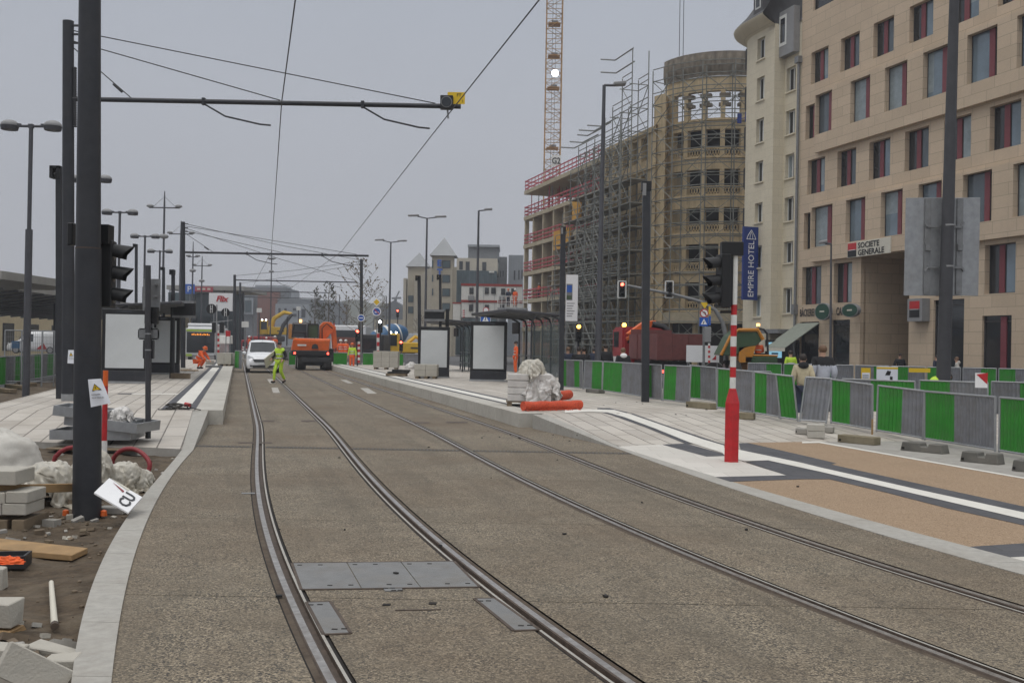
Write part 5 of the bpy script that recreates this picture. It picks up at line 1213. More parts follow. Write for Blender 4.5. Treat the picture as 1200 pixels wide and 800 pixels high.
# thin hoist ropes above the tower
for k, px in enumerate((796, 800.5)):
    a, b = W(px, 66, 92), W(px+1.5, -40, 92); o = MB().use('wire'); o.tube([a, b], .03, 4); tag(o.build('hoist_rope'), 'thin vertical hoist rope hanging down to the tower top', 'rope', 'hoist ropes above the tower')
# ---------------------------------------------------------------- tower crane
Yc = 128; cb = W(645, 300, Yc); t = T('tower_crane', 'orange lattice tower crane mast rising behind the construction site', 'crane', (cb.x, Yc, 0)); hw = .98; H = 52
for a in (-1, 1):
    for b in (-1, 1): o = MB().use('crane_orange'); o.bar((a*hw, b*hw, 0), (a*hw, b*hw, H), .12); o.build('chord', t)
for f in range(4):
    rt = rotz(f*PI/2); pts = []; z = 0; j = 0
    while z < H: pts.append(rt @ V((hw*(-1 if j % 2 else 1), -hw, z))); z += 1.25; j += 1
    o = MB().use('crane_orange'); o.tube(pts, .065, 4); o.build('lacing', t)
    o = MB().use('crane_orange'); z = 0
    pts = []
    while z < H: pts += [rt @ V((-hw, -hw, z)), rt @ V((hw, -hw, z)), rt @ V((hw, -hw, z+1.25)), rt @ V((-hw, -hw, z+1.25))]; z += 2.5
    o.tube(pts, .05, 4); o.build('strut', t)
for z in (22.5, 26.5, 34, 38, 42, 46): o = MB().use('crane_orange'); o.b2((-.75, -.8, z), (.75, .8, z+.12)); o.use('galv_dull').b2((-.35, -.5, z+.12), (.45, .3, z+.45)); o.build('landing', t)
o = MB().use('galv'); o.bar((-.2, .2, 0), (-.2, .2, H), .06); o.bar((.2, .2, 0), (.2, .2, H), .06); o.build('ladder', t)
o = MB().use('white_paint'); zq = W(648, 190, Yc).z; o.b2((-.1, -1.2, zq-.75), (1.05, -1.14, zq+.65)); o.build('number_plate', t); text('G2', 1.1, 'black', V((cb.x-.08, Yc-1.23, zq-.42)), (1, 0, 0), (0, 0, 1), t, 'lettering', .01, bold=.02, xs=.8)
# ================================================================== FAR BUILDINGS, STATION SIDE, TREES
mat('limestone', (.40, .355, .27), .85, var=.1, vs=.5, dirt=(.3, .26, .2), da=.4)
mat('limestone_pale', (.48, .44, .36), .85, var=.1, vs=.5)
mat('zinc_roof', (.24, .25, .255), .5, metal=.3, var=.12, vs=1.)
mat('teal_glass', (.055, .085, .095), .12, var=.2, vs=.4)
mat('metal_clad', (.30, .32, .34), .45, metal=.3, var=.12, vs=.5)
mat('far_brick', (.20, .085, .06), .85, var=.15, vs=.3)
mat('far_grey', (.17, .18, .19), .8, var=.15, vs=.2)
mat('cabin_white', (.66, .65, .61), .6, var=.06, dirt=(.45, .43, .38), da=.4)
mat('cabin_trim', (.30, .05, .04), .6)
mat('station_wall', (.55, .45, .28), .8, var=.1, vs=.6)
mat('canopy_grey', (.30, .29, .265), .7, var=.15, vs=1.2)
mat('bark', (.13, .105, .08), .9, var=.3, vs=6.)
mat('leaf_brown', (.13, .095, .045), .8, var=.35, vs=3.)
mat('leaf_dull', (.09, .085, .05), .8, var=.35, vs=3.)
mat('hill_wood', (.10, .105, .085), .95, var=.35, vs=.03)
def pxbox(x0, y0, x1, y1, Y, depth, m, name, parent, bev=0., zb=None):
    """box whose front face spans the given pixels at distance Y"""
    a, b = W(x0, y1, Y), W(x1, y0, Y); o = MB().use(m); q = V(parent.location)
    o.b2(V((a.x, Y, a.z if zb is None else zb))-q, V((b.x, Y+depth, b.z))-q); return o.build(name, parent, bev=bev)
def wins(parent, Y, rects, m='pane_dark', frame='win_frame'):
    for x0, y0, x1, y1 in rects:
        q = V(parent.location); a, b = W(x0, y1, Y-.12), W(x1, y0, Y-.12); f = MB().use(frame); f.b2(V((a.x, Y-.10, a.z))-q, V((b.x, Y+.05, b.z))-q); f = f.build('window', parent)
        e = min(.12, (b.x-a.x)*.12); g = MB().use(m); g.b2(V((a.x+e, Y-.13, a.z+e))-q, V((b.x-e, Y-.105, b.z-e))-q); g.build('pane', f)
def bld(name, label, px, Y): p = W(px, 410, Y); return T(name, label, 'building', (p.x, Y, 0))
# beige block with two pyramid roofed towers
def pyramid(parent, x0, x1, ye, ya, Y, d):
    q = V(parent.location); a, b = W(x0-1.2, ye, Y-.6), W(x1+1.2, ye, Y-.6); top = W((x0+x1)/2, ya, Y+d/2); o = MB().use('zinc_roof'); z = a.z
    P = [V((a.x, Y-.6, z)), V((b.x, Y-.6, z)), V((b.x, Y+d+.6, z)), V((a.x, Y+d+.6, z))]; tp = V(((a.x+b.x)/2, Y+d/2, top.z+1.))
    for i in range(4): o.poly([P[i]-q, P[(i+1) % 4]-q, tp-q])
    o.poly([p-q for p in P]); o.build('roof', parent)
t = bld('beige_block', 'beige corner tower with grey pyramid roof and blue E T letters', 518, 165)
pxbox(504.5, 299, 531, 400, 165, 4.2, 'limestone', 'wall', t, zb=0); pyramid(t, 504.5, 534, 299, 285.5, 165, 4.2)
wins(t, 165, [(518, 305, 528, 314), (518, 322, 527.5, 331), (518, 338, 527.5, 347), (518, 355, 527.5, 364), (506, 305, 507.8, 314), (506, 322, 507.8, 330), (506, 338, 507.8, 346)], 'teal_glass')
o = MB().use('limestone'); a = W(504.5, 400, 165); b = W(484, 400, 200); q = V(t.location); o.prism([V((a.x, 165.01, 0))-q, V((b.x, 200, 0))-q, V((b.x+4, 202, 0))-q, V((a.x+4, 165.5, 0))-q], (0, 0, W(504, 312, 165).z)); o.build('side_wing', t)
for ch, y in (('E', 311.5), ('T', 322)): text(ch, 1.35, 'blue_sign', W(512.2, y, 164.7), (1, 0, 0), (0, 0, 1), t, 'lettering', .05, bold=.06)
t = bld('beige_block', 'smaller farther beige tower with grey pyramid roof, left of its twin', 489, 200)
pxbox(476.5, 312, 499, 400, 200, 4.5, 'limestone', 'wall', t, zb=0); pyramid(t, 476.5, 503, 312, 302, 200, 4.5)
pxbox(471.5, 326, 476.2, 400, 202, 8, 'limestone_pale', 'low_wing', t, zb=0)
wins(t, 200, [(478, 346, 484.5, 354), (485.5, 343, 489, 352), (490.5, 340, 494, 349), (478, 359, 484.5, 367), (485.5, 358, 489, 366), (490.5, 356, 494, 364), (492, 324, 497, 333)], 'teal_glass')
t = bld('glass_building', 'dark teal glass block with white upper storey and roof plant room', 556, 190)
pxbox(532, 317.5, 582, 400, 190, 14, 'teal_glass', 'glass_wall', t, zb=0); pxbox(535, 303, 583, 317.3, 190.5, 13, 'limestone_pale', 'upper_storey', t); pxbox(548.5, 288.5, 584.5, 302.8, 193, 9, 'far_grey', 'plant_room', t); pxbox(548, 287, 585.5, 289, 192.5, 10, 'metal_clad', 'plant_roof', t)
for k in range(9): pxbox(533.5+5.4*k, 317.8, 534.2+5.4*k, 352, 189.8, .19, 'metal_clad', 'mullion', t)
wins(t, 190.5, [(538, 306, 542.5, 316), (545.5, 306.5, 550.5, 317), (565, 307, 570, 317)], 'pane_dark')
pxbox(573, 317.6, 579, 319.4, 188, 1.5, 'cabin_white', 'balcony', t)
t = bld('metal_clad_building', 'grey metal clad block just left of the raw concrete floors', 598, 200)
pxbox(594.5, 299, 613.5, 400, 200, 10, 'metal_clad', 'wall', t, zb=0); pxbox(581.5, 301, 594.2, 400, 203, 10, 'zinc_roof', 'side_wall', t, zb=0)
wins(t, 200, [(602, 317, 604, 328), (607, 316.5, 609, 327.5), (611, 316, 612.5, 327)]); wins(t, 203, [(583, 318, 584.2, 325), (586, 317.5, 587.2, 324.5), (589, 317, 590.2, 324)])
for k in range(6): pxbox(595.5+3*k, 299.3, 596+3*k, 340, 199.85, .14, 'zinc_roof', 'seam', t)
# white site cabins, two storeys
def cabin(x0, y0, x1, y1, Y, label, rects, ac=()):
    p = W((x0+x1)/2, y1, Y); t = T('site_cabin', label, 'site cabin', (p.x, Y, p.z), 0, 'stacked white site cabins'); pxbox(x0, y0, x1, y1, Y, 4, 'cabin_white', 'body', t)
    pxbox(x0-.3, y0-.8, x1+.3, y0+.7, Y-.05, 4.1, 'cabin_trim', 'roof_edge', t); wins(t, Y, rects)
    for k in range(int((x1-x0)/13)): pxbox(x0+13*(k+1)-.3, y0+.8, x0+13*(k+1)+.3, y1-.3, Y-.04, .03, 'metal_clad', 'joint', t)
    for x, y in ac: pxbox(x-3.5, y-2.5, x+3.5, y+2.5, Y-.5, .45, 'lamp_grey', 'air_conditioner', t)
cabin(540.5, 334, 612, 352.3, 104, 'upper row of white site cabins with five small dark windows', [(550, 337, 555, 344), (568, 337, 573, 344), (575.5, 337, 581, 344), (587, 338, 592, 345), (599, 338, 603, 345)], ((552, 349), (588.5, 348.5)))
cabin(540.5, 353.3, 612, 371.5, 104, 'lower row of white site cabins with red trim above the shelter', [(549.5, 357, 554.5, 364), (568, 357, 573, 364), (586, 357, 591, 364)])
cabin(530.5, 355, 540, 382, 105, 'single white cabin end left of the stacked site cabins', [])
# grey gabled house between
t = bld('gabled_house', 'dark grey gabled house behind the concrete mixer and excavator', 455, 230)
q = V(t.location); o = MB().use('far_grey'); P = [W(*v, 230) for v in ((437, 374), (443, 361), (462, 352), (472, 358), (472, 374))]; a, b = W(437, 412, 230), W(472, 412, 230); o.prism([V((a.x, 230, 0))-q, V((b.x, 230, 0))-q]+[p-q for p in P[::-1]], (0, 10, 0)); o.build('gable', t)
pxbox(438, 374.5, 472, 400, 229.5, .4, 'limestone', 'lower_wall', t, zb=0); pxbox(462.5, 351, 464.5, 355, 231, 1, 'far_grey', 'chimney', t)
# far crane behind it
t = T('tower_crane', 'tiny far crane above the gabled house', 'crane', (W(464, 400, 330).x, 330, 0)); q = V(t.location); o = MB().use('far_grey'); o.bar(W(463.5, 400, 330)-q, W(463.5, 349, 330)-q, .9); o.build('mast', t); o = MB().use('far_grey'); o.bar(W(459, 349.5, 330)-q, W(470, 349, 330)-q, .6); o.bar(W(464, 349, 330)-q, W(468, 341, 330)-q, .4); o.build('jib', t)
# distant end of the avenue
t = bld('brick_building', 'distant grey and red brick office block beyond the far catenary arms', 315, 290)
pxbox(284, 337, 335, 400, 292, 18, 'far_grey', 'grey_wall', t, zb=0); pxbox(299, 334.5, 333, 337.2, 296, 10, 'metal_clad', 'roof_storey', t); pxbox(301, 342, 327, 400, 290, 2, 'far_brick', 'brick_wall', t, zb=0); pxbox(284, 349, 297, 368, 290.5, 1.4, 'metal_clad', 'window_bay', t); wins(t, 290.4, [(286.5, 352, 294.5, 365.5)], 'teal_glass'); pxbox(327.5, 341, 341, 356, 296, 12, 'metal_clad', 'side_wall', t)
t = bld('white_building', 'distant pale flat roofed block with dark windows behind the yellow machines', 350, 270)
pxbox(322, 356.5, 362, 400, 270, 12, 'metal_clad', 'wall', t, zb=0); wins(t, 270, [(333, 361, 336, 364.5), (343, 361, 347.5, 364), (343, 367.5, 347.5, 371), (353, 362, 358, 372), (326, 361, 329, 372)]); pxbox(325, 350.5, 372, 356.3, 272, 10, 'far_grey', 'upper_storey', t)
t = bld('grey_block', 'distant long grey block with flat dark roof right of the pale one', 385, 330)
pxbox(362, 355, 400, 400, 330, 14, 'far_grey', 'wall', t, zb=0); pxbox(360, 352, 394, 355.2, 329.5, 15, 'zinc_roof', 'roof', t); wins(t, 330, [(366, 362, 370, 366), (376, 362, 380, 366), (386, 362, 390, 366)])
o = MB().use('hill_wood'); o.grid(lambda u, v: (-340+620*u, 470+260*v, -2+(17+17*noise.fractal(V((u*5, v*2, 3)), .8, 2, 5)+7*math.exp(-((u-.40)/.12)**2))*math.sin(PI*min(1, v*1.3))*.85), 160, 30); S_(o.build('wooded_hill'))
# station canopy and building at far left
t = T('station_canopy', 'long grey station canopy with ribbed underside and dark columns at left', 'canopy', W(-10, 420, 50)); q = V(t.location)
def cp(x, y, Y): return W(x, y, Y)-q
Y0, Y1 = 53., 97.
A = [W(-14, 333.5, Y0), W(190, 364.5, Y1)]; B = [A[0]+V((-9, 2.5, -1.0)), A[1]+V((-9, 2.5, -1.0))]
o = MB().use('canopy_grey'); o.prism([A[0]-q, A[1]-q, B[1]-q, B[0]-q], (0, 0, .22)); o.build('roof', t)
o = MB().use('canopy_grey'); o.bar(A[0]-q+V((0, 0, .1)), A[1]-q+V((0, 0, .12)), .12, .30); o.build('fascia', t)
for k in range(20): p = A[0].lerp(A[1], k/19); r = B[0].lerp(B[1], k/19); o = MB().use('galv_dull'); o.bar(p-q-V((0, 0, .08)), r-q-V((0, 0, .08)), .12, .12); o.build('rib', t)
for k in range(8): p = A[0].lerp(A[1], (k+.2)/8)+V((-2.2, .6, -.25)); o = MB().use('anthracite'); o.tube([(p.x-q.x, p.y-q.y, -q.z), (p.x-q.x, p.y-q.y, p.z-q.z)], .13, 8); o.build('column', t)
t = T('station_canopy', 'corner of a higher grey canopy at the far left edge of the photo', 'canopy', W(-6, 324, 40)); o = MB().use('canopy_grey'); o.b2((-3, -.5, -.12), (.5, 8, .2)); o.build('roof', t); o = MB().use('anthracite'); o.tube([(-1.6, 3, -V(t.location).z), (-1.6, 3, -.12)], .12, 8); o.build('column', t)
t = T('station_building', 'cream station building with dark windows under the canopy at left', 'building', (0, 0, 0)); a, b = A[0]+V((-20, 30, 0)), A[1]+V((-17, 69, 0)); a.z = b.z = 0
o = MB().use('station_wall'); nrm_ = V((-(b-a).y, (b-a).x, 0)).normalized(); o.prism([a, b, b+nrm_*9, a+nrm_*9], (0, 0, 5.6)); o.build('wall', t)
for k in range(15):
    p = a.lerp(b, (k+.3)/15); p2 = a.lerp(b, (k+.72)/15); f = MB().use('win_frame'); f.prism([p-nrm_*.05, p2-nrm_*.05, p2+nrm_*.1, p+nrm_*.1], (0, 0, 1)); f.v = [(x, y, .5+z*2.6) for x, y, z in f.v]; f = f.build('window', t); g = MB().use('pane_dark'); d = (p2-p).normalized()*.12; g.prism([p+d-nrm_*.08, p2-d-nrm_*.08, p2-d-nrm_*.06, p+d-nrm_*.06], (0, 0, 1)); g.v = [(x, y, .62+z*2.35) for x, y, z in g.v]; g.build('pane', f)
o = MB().use('zinc_roof'); o.prism([a-nrm_*.5, b-nrm_*.5, b+nrm_*9.4, a+nrm_*9.4], (0, 0, .3)); o.v = [(x, y, z+5.6) for x, y, z in o.v]; o.build('roof', t)
# pavilion of the bus station with sign strip and billboard
Y = 150; t = T('bus_pavilion', 'long flat roofed bus station pavilion behind the bus, with a red sign strip', 'pavilion', (W(240, 410, Y).x, Y, 0))
pxbox(195, 335.5, 286, 339, Y, 14, 'canopy_grey', 'roof', t); 
for x in (198, 212, 228, 247, 262, 280): pxbox(x-.6, 339, x+.6, 402, Y+1, .5, 'anthracite_dull', 'column', t, zb=0)
pxbox(196, 344, 286, 402, Y+10, .4, 'teal_glass', 'glass_wall', t, zb=0); pxbox(227, 336.3, 249, 341.5, Y-.5, .4, 'red_rail', 'sign_strip', t)
for x in (231, 237, 243): pxbox(x, 337.6, x+3.5, 339.6, Y-.55, .04, 'sign_beige', 'sign_mark', t)
q = W(222.5, 338.5, Y-3); ts = T('parking_sign', 'small blue square sign with white P above the bus', 'sign', (q.x, q.y, 0)); o = MB().use('blue_sign'); o.box((0, 0, q.z), (1.4, .1, 1.4)); o.build('panel', ts); o = MB().use('galv_dull'); o.tube([(0, .1, 0), (0, .1, q.z)], .06, 6); o.build('post', ts); text('P', 1.2, 'white_plain', q+V((-.38, -.08, -.42)), (1, 0, 0), (0, 0, 1), ts, ext=.01)
Y = 110; a, b = W(244.5, 364, Y), W(272.5, 343.5, Y); t = T('billboard', 'white billboard with red lettering left of the far catenary masts', 'billboard', (a.x, Y, 0)); q = V(t.location)
o = MB().use('white_plain'); o.b2(a-q, V((b.x, Y+.2, b.z))-q); o.build('panel', t)
for x in (.5, 2.0): o = MB().use('galv_dull'); o.bar((x, .25, 0), (x, .25, a.z+.3), .12); o.build('post', t)
text('Flix', .86, 'red_paint', a+V((.78, -.05, 1.02)), (1, 0, 0), (.25, 0, 1), t, ext=.01, bold=.03)
for k, w_ in enumerate((1.5, 1.0)): o = MB().use('red_rail'); o.b2((.62, -.02, .55-.3*k+.05), (.62+w_, -.005, .64-.3*k+.05)); o.build('text_line', t)
# ------------------------------------------------------------------ nearly bare trees
def tree(px, by, ty, Y, label, seed, spread, leaf, nleaf, name='bare_tree'):
    rr = random.Random(seed); p0 = W(px, by, Y); p0.z = 0; H = W(px, ty, Y).z; t = T(name, label, 'tree', p0, 0, 'slender bare street trees'); tr = MB().use('bark'); pts = [V((0, 0, 0))]
    for k in range(1, 9): pts.append(V((rr.uniform(-.08, .08), rr.uniform(-.08, .08), H*k/8)))
    tr.tube(pts, [.11*(1-k/8.6)+.012 for k in range(9)], 7); tr.build('trunk', t); br = MB().use('bark'); tips = []
    for k in range(34):
        z = H*(.28+.70*k/34); w_ = spread*(1-(k/34)**1.3*.75)*rr.uniform(.6, 1.1); a = rr.uniform(0, 2*PI); s = V((0, 0, z)); e = s+V((math.cos(a)*w_, math.sin(a)*w_, w_*rr.uniform(.5, 1.3))); m = s.lerp(e, .5)+V((0, 0, -.1*w_)); br.tube([s, m, e], [.022, .014, .006], 4)
        for j in range(4): b0 = m.lerp(e, rr.uniform(0, 1)); d = V((rr.uniform(-1, 1), rr.uniform(-1, 1), rr.uniform(.1, 1.2)))*w_*.4; br.tube([b0, b0+d], [.009, .004], 3); tips += [b0+d*rr.random() for _ in range(nleaf)]
    br.use(leaf)
    for p in tips:
        s = rr.uniform(.03, .065)*(1+Y/220); u = V((rr.uniform(-1, 1), rr.uniform(-1, 1), rr.uniform(-1, 1))).normalized()*s; v = u.orthogonal().normalized()*s*.8; br.poly([p-u, p+v, p+u, p-v])
    br.build('crown', t)
tree(421, 425, 303, 78, 'slender tree with a few brown leaves behind the far dark mast', 4, 2.3, 'leaf_brown', 4)
tree(384, 420, 330, 120, 'far slender tree with yellowish remaining leaves above the red container', 9, 1.7, 'leaf_dull', 12)
tree(368, 420, 338, 140, 'far slender tree with sparse leaves left of its neighbour above the container', 12, 1.7, 'leaf_dull', 12)
tree(405, 420, 348, 170, 'small pale far tree just left of the bare tree by the mast', 15, 1.6, 'leaf_brown', 3)
tree(492, 420, 366, 150, 'low leafless tree before the beige block', 21, 2.2, 'leaf_brown', 1)
tree(447, 420, 344, 215, 'tiny pointed far tree beside the gabled house', 23, 2.2, 'leaf_dull', 5)
# ================================================================== VEHICLES
mat('car_white', (.76, .77, .78), .25, var=.03, coat=.6)
mat('bumper_black', (.03, .03, .032), .5)
mat('truck_red', (.34, .025, .03), .4, var=.12, dirt=(.18, .05, .04), da=.4)
mat('bed_red', (.17, .055, .05), .6, var=.2, dirt=(.11, .045, .04), da=.5)
mat('mud_green', (.045, .085, .04), .5, var=.15, dirt=(.12, .1, .06), da=.4)
mat('dump_orange', (.55, .22, .02), .45, var=.12, dirt=(.25, .15, .06), da=.4)
mat('mixer_blue', (.02, .10, .22), .4, var=.1)
mat('bus_green', (.42, .58, .10), .35)
mat('container_brown', (.20, .07, .05), .7, var=.15)
mat('headlight', (.75, .78, .8), .1, spec=.8)
def wheel(parent, c, r, w, rz=0., rimr=.6):
    m = rotz(rz); o = MB().use('rubber'); o.lathe([(r*.72, -w/2), (r*.95, -w/2), (r, -w*.36), (r, w*.36), (r*.95, w/2), (r*.72, w/2)], (0, 0, 0), 20, 'x'); o.v = [tuple(m @ V(q)+V(c)) for q in o.v]; wh = o.build('wheel', parent)
    o = MB().use('rim'); o.lathe([(r*.70, -w*.52), (r*.62, -w*.40), (.03, -w*.44)], (0, 0, 0), 16, 'x'); o.lathe([(r*.70, w*.52), (r*.62, w*.40), (.03, w*.44)], (0, 0, 0), 16, 'x'); o.v = [tuple(m @ V(q)+V(c)) for q in o.v]; o.build('rim', wh); return wh
def vanbody(st, m, n=22):
    """stations (y, zlow, ztop, half width, roof half width, belt z)"""
    rings = []
    for y, zl, zt, hw, rw, bz in st:
        P = [(-hw*.92, zl), (-hw, zl+.12), (-hw*1.01, (zl+bz)/2), (-hw, bz), (-(hw+rw)/2, (bz+zt)/2), (-rw, zt-.12), (-rw+.10, zt-.02), (-rw*.5, zt+.01), (0, zt+.02)]
        P = P+[(-a, b) for a, b in P[-2::-1]]; rings.append([(x, y, z) for x, z in P])
    o = MB().use(m); k = len(rings[0]); vs = [p for g in rings for p in g]
    o._add(vs, [(i*k+j, i*k+j+1, (i+1)*k+j+1, (i+1)*k+j) for i in range(len(rings)-1) for j in range(k-1)], True)
    o.poly(rings[0]); o.poly(rings[-1][::-1]); o.strip([r[0] for r in rings], [r[-1] for r in rings]); return o
def van(name, label, cat, loc, rz, group=None, H=1.84, L=4.4, hw=.90, col='car_white', box=False):
    t = T(name, label, cat, loc, rz, group); k = H/1.84
    vanbody([(0, .28, .70, hw*.80, hw*.72, .55), (.10, .24, .88, hw*.93, hw*.82, .62), (.5, .22, 1.02, hw, hw*.84, .8), (1.0, .22, 1.13*k, hw, hw*.86, .98), (1.06, .22, 1.17*k, hw, hw*.86, 1.0), (1.55, .22, 1.66*k, hw, hw*.80, 1.02), (1.9, .22, 1.80*k, hw, hw*.80, 1.02), (2.6, .22, H, hw, hw*.82, 1.02), (L-.3, .22, H-.02, hw, hw*.82, 1.02), (L, .30, H-.12, hw*.94, hw*.78, 1.0)], col).build('body', t)
    o = MB().use('dark_glass'); a = hw*.80; b = hw*.72; o.poly([(-a, 1.02, 1.18*k), (a, 1.02, 1.18*k), (b, 1.56, 1.71*k), (0, 1.54, 1.735*k), (-b, 1.56, 1.71*k)]); o.build('windscreen', t)
    for s in (-1, 1):
        o = MB().use('dark_glass'); x0, x1 = s*hw*1.015, s*hw*.855; z0, z1 = 1.06, 1.62*k
        o.poly([(x0, 1.35, z0), (x0, 2.3, z0), (x1, 2.3, z1), (x1, 1.75, z1)]); w1 = o.build('side_window', t)
        if L > 4.6: o = MB().use('dark_glass'); o.poly([(x0, 2.42, z0), (x0, 3.5, z0), (x1, 3.5, z1), (x1, 2.42, z1)]); o.build('side_window', t); o = MB().use('dark_glass'); o.poly([(x0, 3.6, z0), (x0, L-.3, z0), (x1, L-.35, z1), (x1, 3.6, z1)]); o.build('side_window', t)
        o = MB().use('headlight'); o.prism([(s*hw*.50, .03, .74), (s*hw*.93, .22, .80), (s*hw*.90, .20, .98), (s*hw*.62, .09, .88)], (0, -.03, 0)); o.build('headlight', t)
        o = MB().use(col); o.ball((s*(hw+.13), 1.22, 1.10), (.12, .07, .10), 6); o.build('mirror', t)
        o = MB().use('bumper_black'); o.ball((s*hw*.72, -.005, .40), (.07, .03, .05), 6); o.build('fog_lamp', t)
        for y in (.86, L-.85): wheel(t, (s*(hw-.10), y, .32), .32, .22)
    o = MB().use('bumper_black'); o.prism([(-hw*.52, -.015, .62), (hw*.52, -.015, .62), (hw*.62, .03, .76), (-hw*.62, .03, .76)], (0, -.03, 0)); o.build('grille', t)
    o = MB().use('bumper_black'); o.prism([(-hw*.6, -.01, .30), (hw*.6, -.01, .30), (hw*.66, -.01, .43), (-hw*.66, -.01, .43)], (0, -.03, 0)); o.build('lower_grille', t)
    o = MB().use('reflective'); o.b2((-.26, -.06, .48), (.26, -.045, .58)); o.build('number_plate', t)
    o = MB().use('bumper_black'); o.tube([(0, 2.0, H), (0, 2.15, H+.2)], .015, 4); o.build('aerial', t)
    for s in (-1, 1): o = MB().use('bumper_black'); o.bar((s*.1, 1.04, 1.16*k), (s*.55, 1.18, 1.28*k), .02, .02); o.build('wiper', t)
    return t
p = G(308, 437, 0); van('compact_van', 'white compact van facing the camera on the left hand track', 'van', p, TA)
p = W(11, 400, 92); v = van('minibus', 'white minibus parked before the station beyond the left barriers', 'van', (p.x, 92, .35), R(-82), None, 1.98, 4.6, .95)
o = MB().use('mixer_blue'); o.b2((-.99, .9, .45), (-.965, 1.5, 1.05)); o.b2((.965, .5, .45), (.99, 1.2, 1.1)); o.build('blue_decal', v); o = MB().use('red_paint'); o.prism([(.968, 2.6, .4), (.968, 3.5, .4), (.968, 3.2, .95)], (.02, 0, 0)); o.build('red_decal', v)
# --- orange wheeled excavator seen from behind
p = G(366, 433.5, 0); t = T('wheeled_excavator', 'orange wheeled excavator seen from behind on the right hand track', 'excavator', p, TA)
E = lambda x: (x-366)*p.y/F
Z = lambda y: (433.5-y)*p.y/F
o = MB().use('rubber'); o.b2((E(350), -.2, .62), (E(388), 2.6, .95)); o.use('bumper_black'); o.b2((E(352), -.5, .5), (E(386), -.2, .8)); o.b2((E(358), -.1, .3), (E(380), .1, .7)); o.build('chassis', t, bev=.03)
for x in (353.5, 383):
    for y in (.05, 2.4): wheel(t, (E(x), y, .48), .48, .5)
o = MB().use('orange_paint'); o.prism([(E(342), -.35, Z(412)), (E(342.5), -.45, Z(398.5)), (E(345), -.2, Z(396.5)), (E(345), 1.7, Z(396.5)), (E(342), 1.7, Z(412))], (E(384.5)-E(342.3), 0, 0)); o.build('engine_housing', t, bev=.05, seg=2)
o = MB().use('bumper_black'); o.prism([(E(341.5), -.4, Z(416.5)), (E(341.5), -.46, Z(410.5)), (E(341.5), 1.4, Z(410.5)), (E(341.5), 1.4, Z(416.5))], (E(385)-E(341.5), 0, 0)); o.build('counterweight', t, bev=.04)
o = MB().use('white_paint'); o.b2((E(348), -.475, Z(405.5)), (E(358), -.455, Z(403.5))); o.build('name_plate', t)
o = MB().use('bumper_black'); o.prism([(E(364), -.48, Z(408.5)), (E(365), -.48, Z(404)), (E(368), -.48, Z(402.5)), (E(371), -.48, Z(404)), (E(372), -.48, Z(408.5))], (0, .04, 0)); o.build('exhaust_grille', t)
o = MB().use('bumper_black'); 
for x in (343.5, 358.5): 
    for y in (.15, 1.55): o.bar((E(x), y, Z(396)), (E(x)+(.06 if x < 350 else -.03), y+.03, Z(379.5)), .09)
o.use('lamp_grey').b2((E(342.8), .05, Z(380.5)), (E(360), 1.7, Z(378))); o.use('bumper_black').b2((E(343), .1, Z(390)), (E(359), .16, Z(388.5))); o.build('cab_frame', t, bev=.02)
o = MB().use('dark_glass'); o.b2((E(344), .14, Z(395.5)), (E(358.2), 1.55, Z(380.6))); o.build('cab_glass', t)
o = MB().use('mud_green'); o.b2((E(361), .5, Z(395.8)), (E(372), 1.6, Z(380.5))); o.build('side_glass', t); o = MB().use('bumper_black'); o.b2((E(360.3), .45, Z(396)), (E(361.3), .55, Z(379.5))); o.b2((E(372), .45, Z(396)), (E(373.2), .55, Z(379.5))); o.b2((E(361), .45, Z(380.5)), (E(372.5), .55, Z(379))); o.build('side_frame', t)
o = MB().use('lamp_beacon'); o.tube([(E(352), .5, Z(378)), (E(352), .5, Z(374.5))], .08, 8); o.build('beacon', t)
o = MB().use('orange_paint'); o.prism([(E(374.5), .9, Z(398)), (E(375), .9, Z(381)), (E(379), .9, Z(376.5)), (E(388), .9, Z(376.5)), (E(392.5), .9, Z(382)), (E(391), .9, Z(389)), (E(387), .9, Z(391)), (E(383), .9, Z(398))], (0, .5, 0)); o.build('boom', t, bev=.04)
o = MB().use('orange_paint'); o.prism([(E(388), 1.1, Z(380)), (E(394), 1.1, Z(381)), (E(396.5), 1.1, Z(406)), (E(391), 1.1, Z(410))], (0, .4, 0)); o.build('dipper', t, bev=.04)
o = MB().use('galv'); o.tube([(E(384), 1., Z(396)), (E(386), 1., Z(386))], .07, 8); o.use('concrete'); o.tube([(E(385), .95, Z(409)), (E(384), 1., Z(395))], .12, 8); o.build('ram', t)
o = MB().use('rubber'); o.tube([(E(378), .85, Z(398)), (E(377.5), .8, Z(384)), (E(383), .8, Z(378.5)), (E(390), .85, Z(384))], .035, 6); o.build('hose', t); o = MB().use('bumper_black'); o.b2((E(387), .9, Z(424)), (E(392), 1.6, Z(408))); o.build('bucket', t, bev=.05)
for x in (345, 383): o = MB().use('lamp_tail'); o.b2((E(x)-.06, -.47, Z(415)), (E(x)+.06, -.45, Z(412.6))); o.build('tail_light', t)
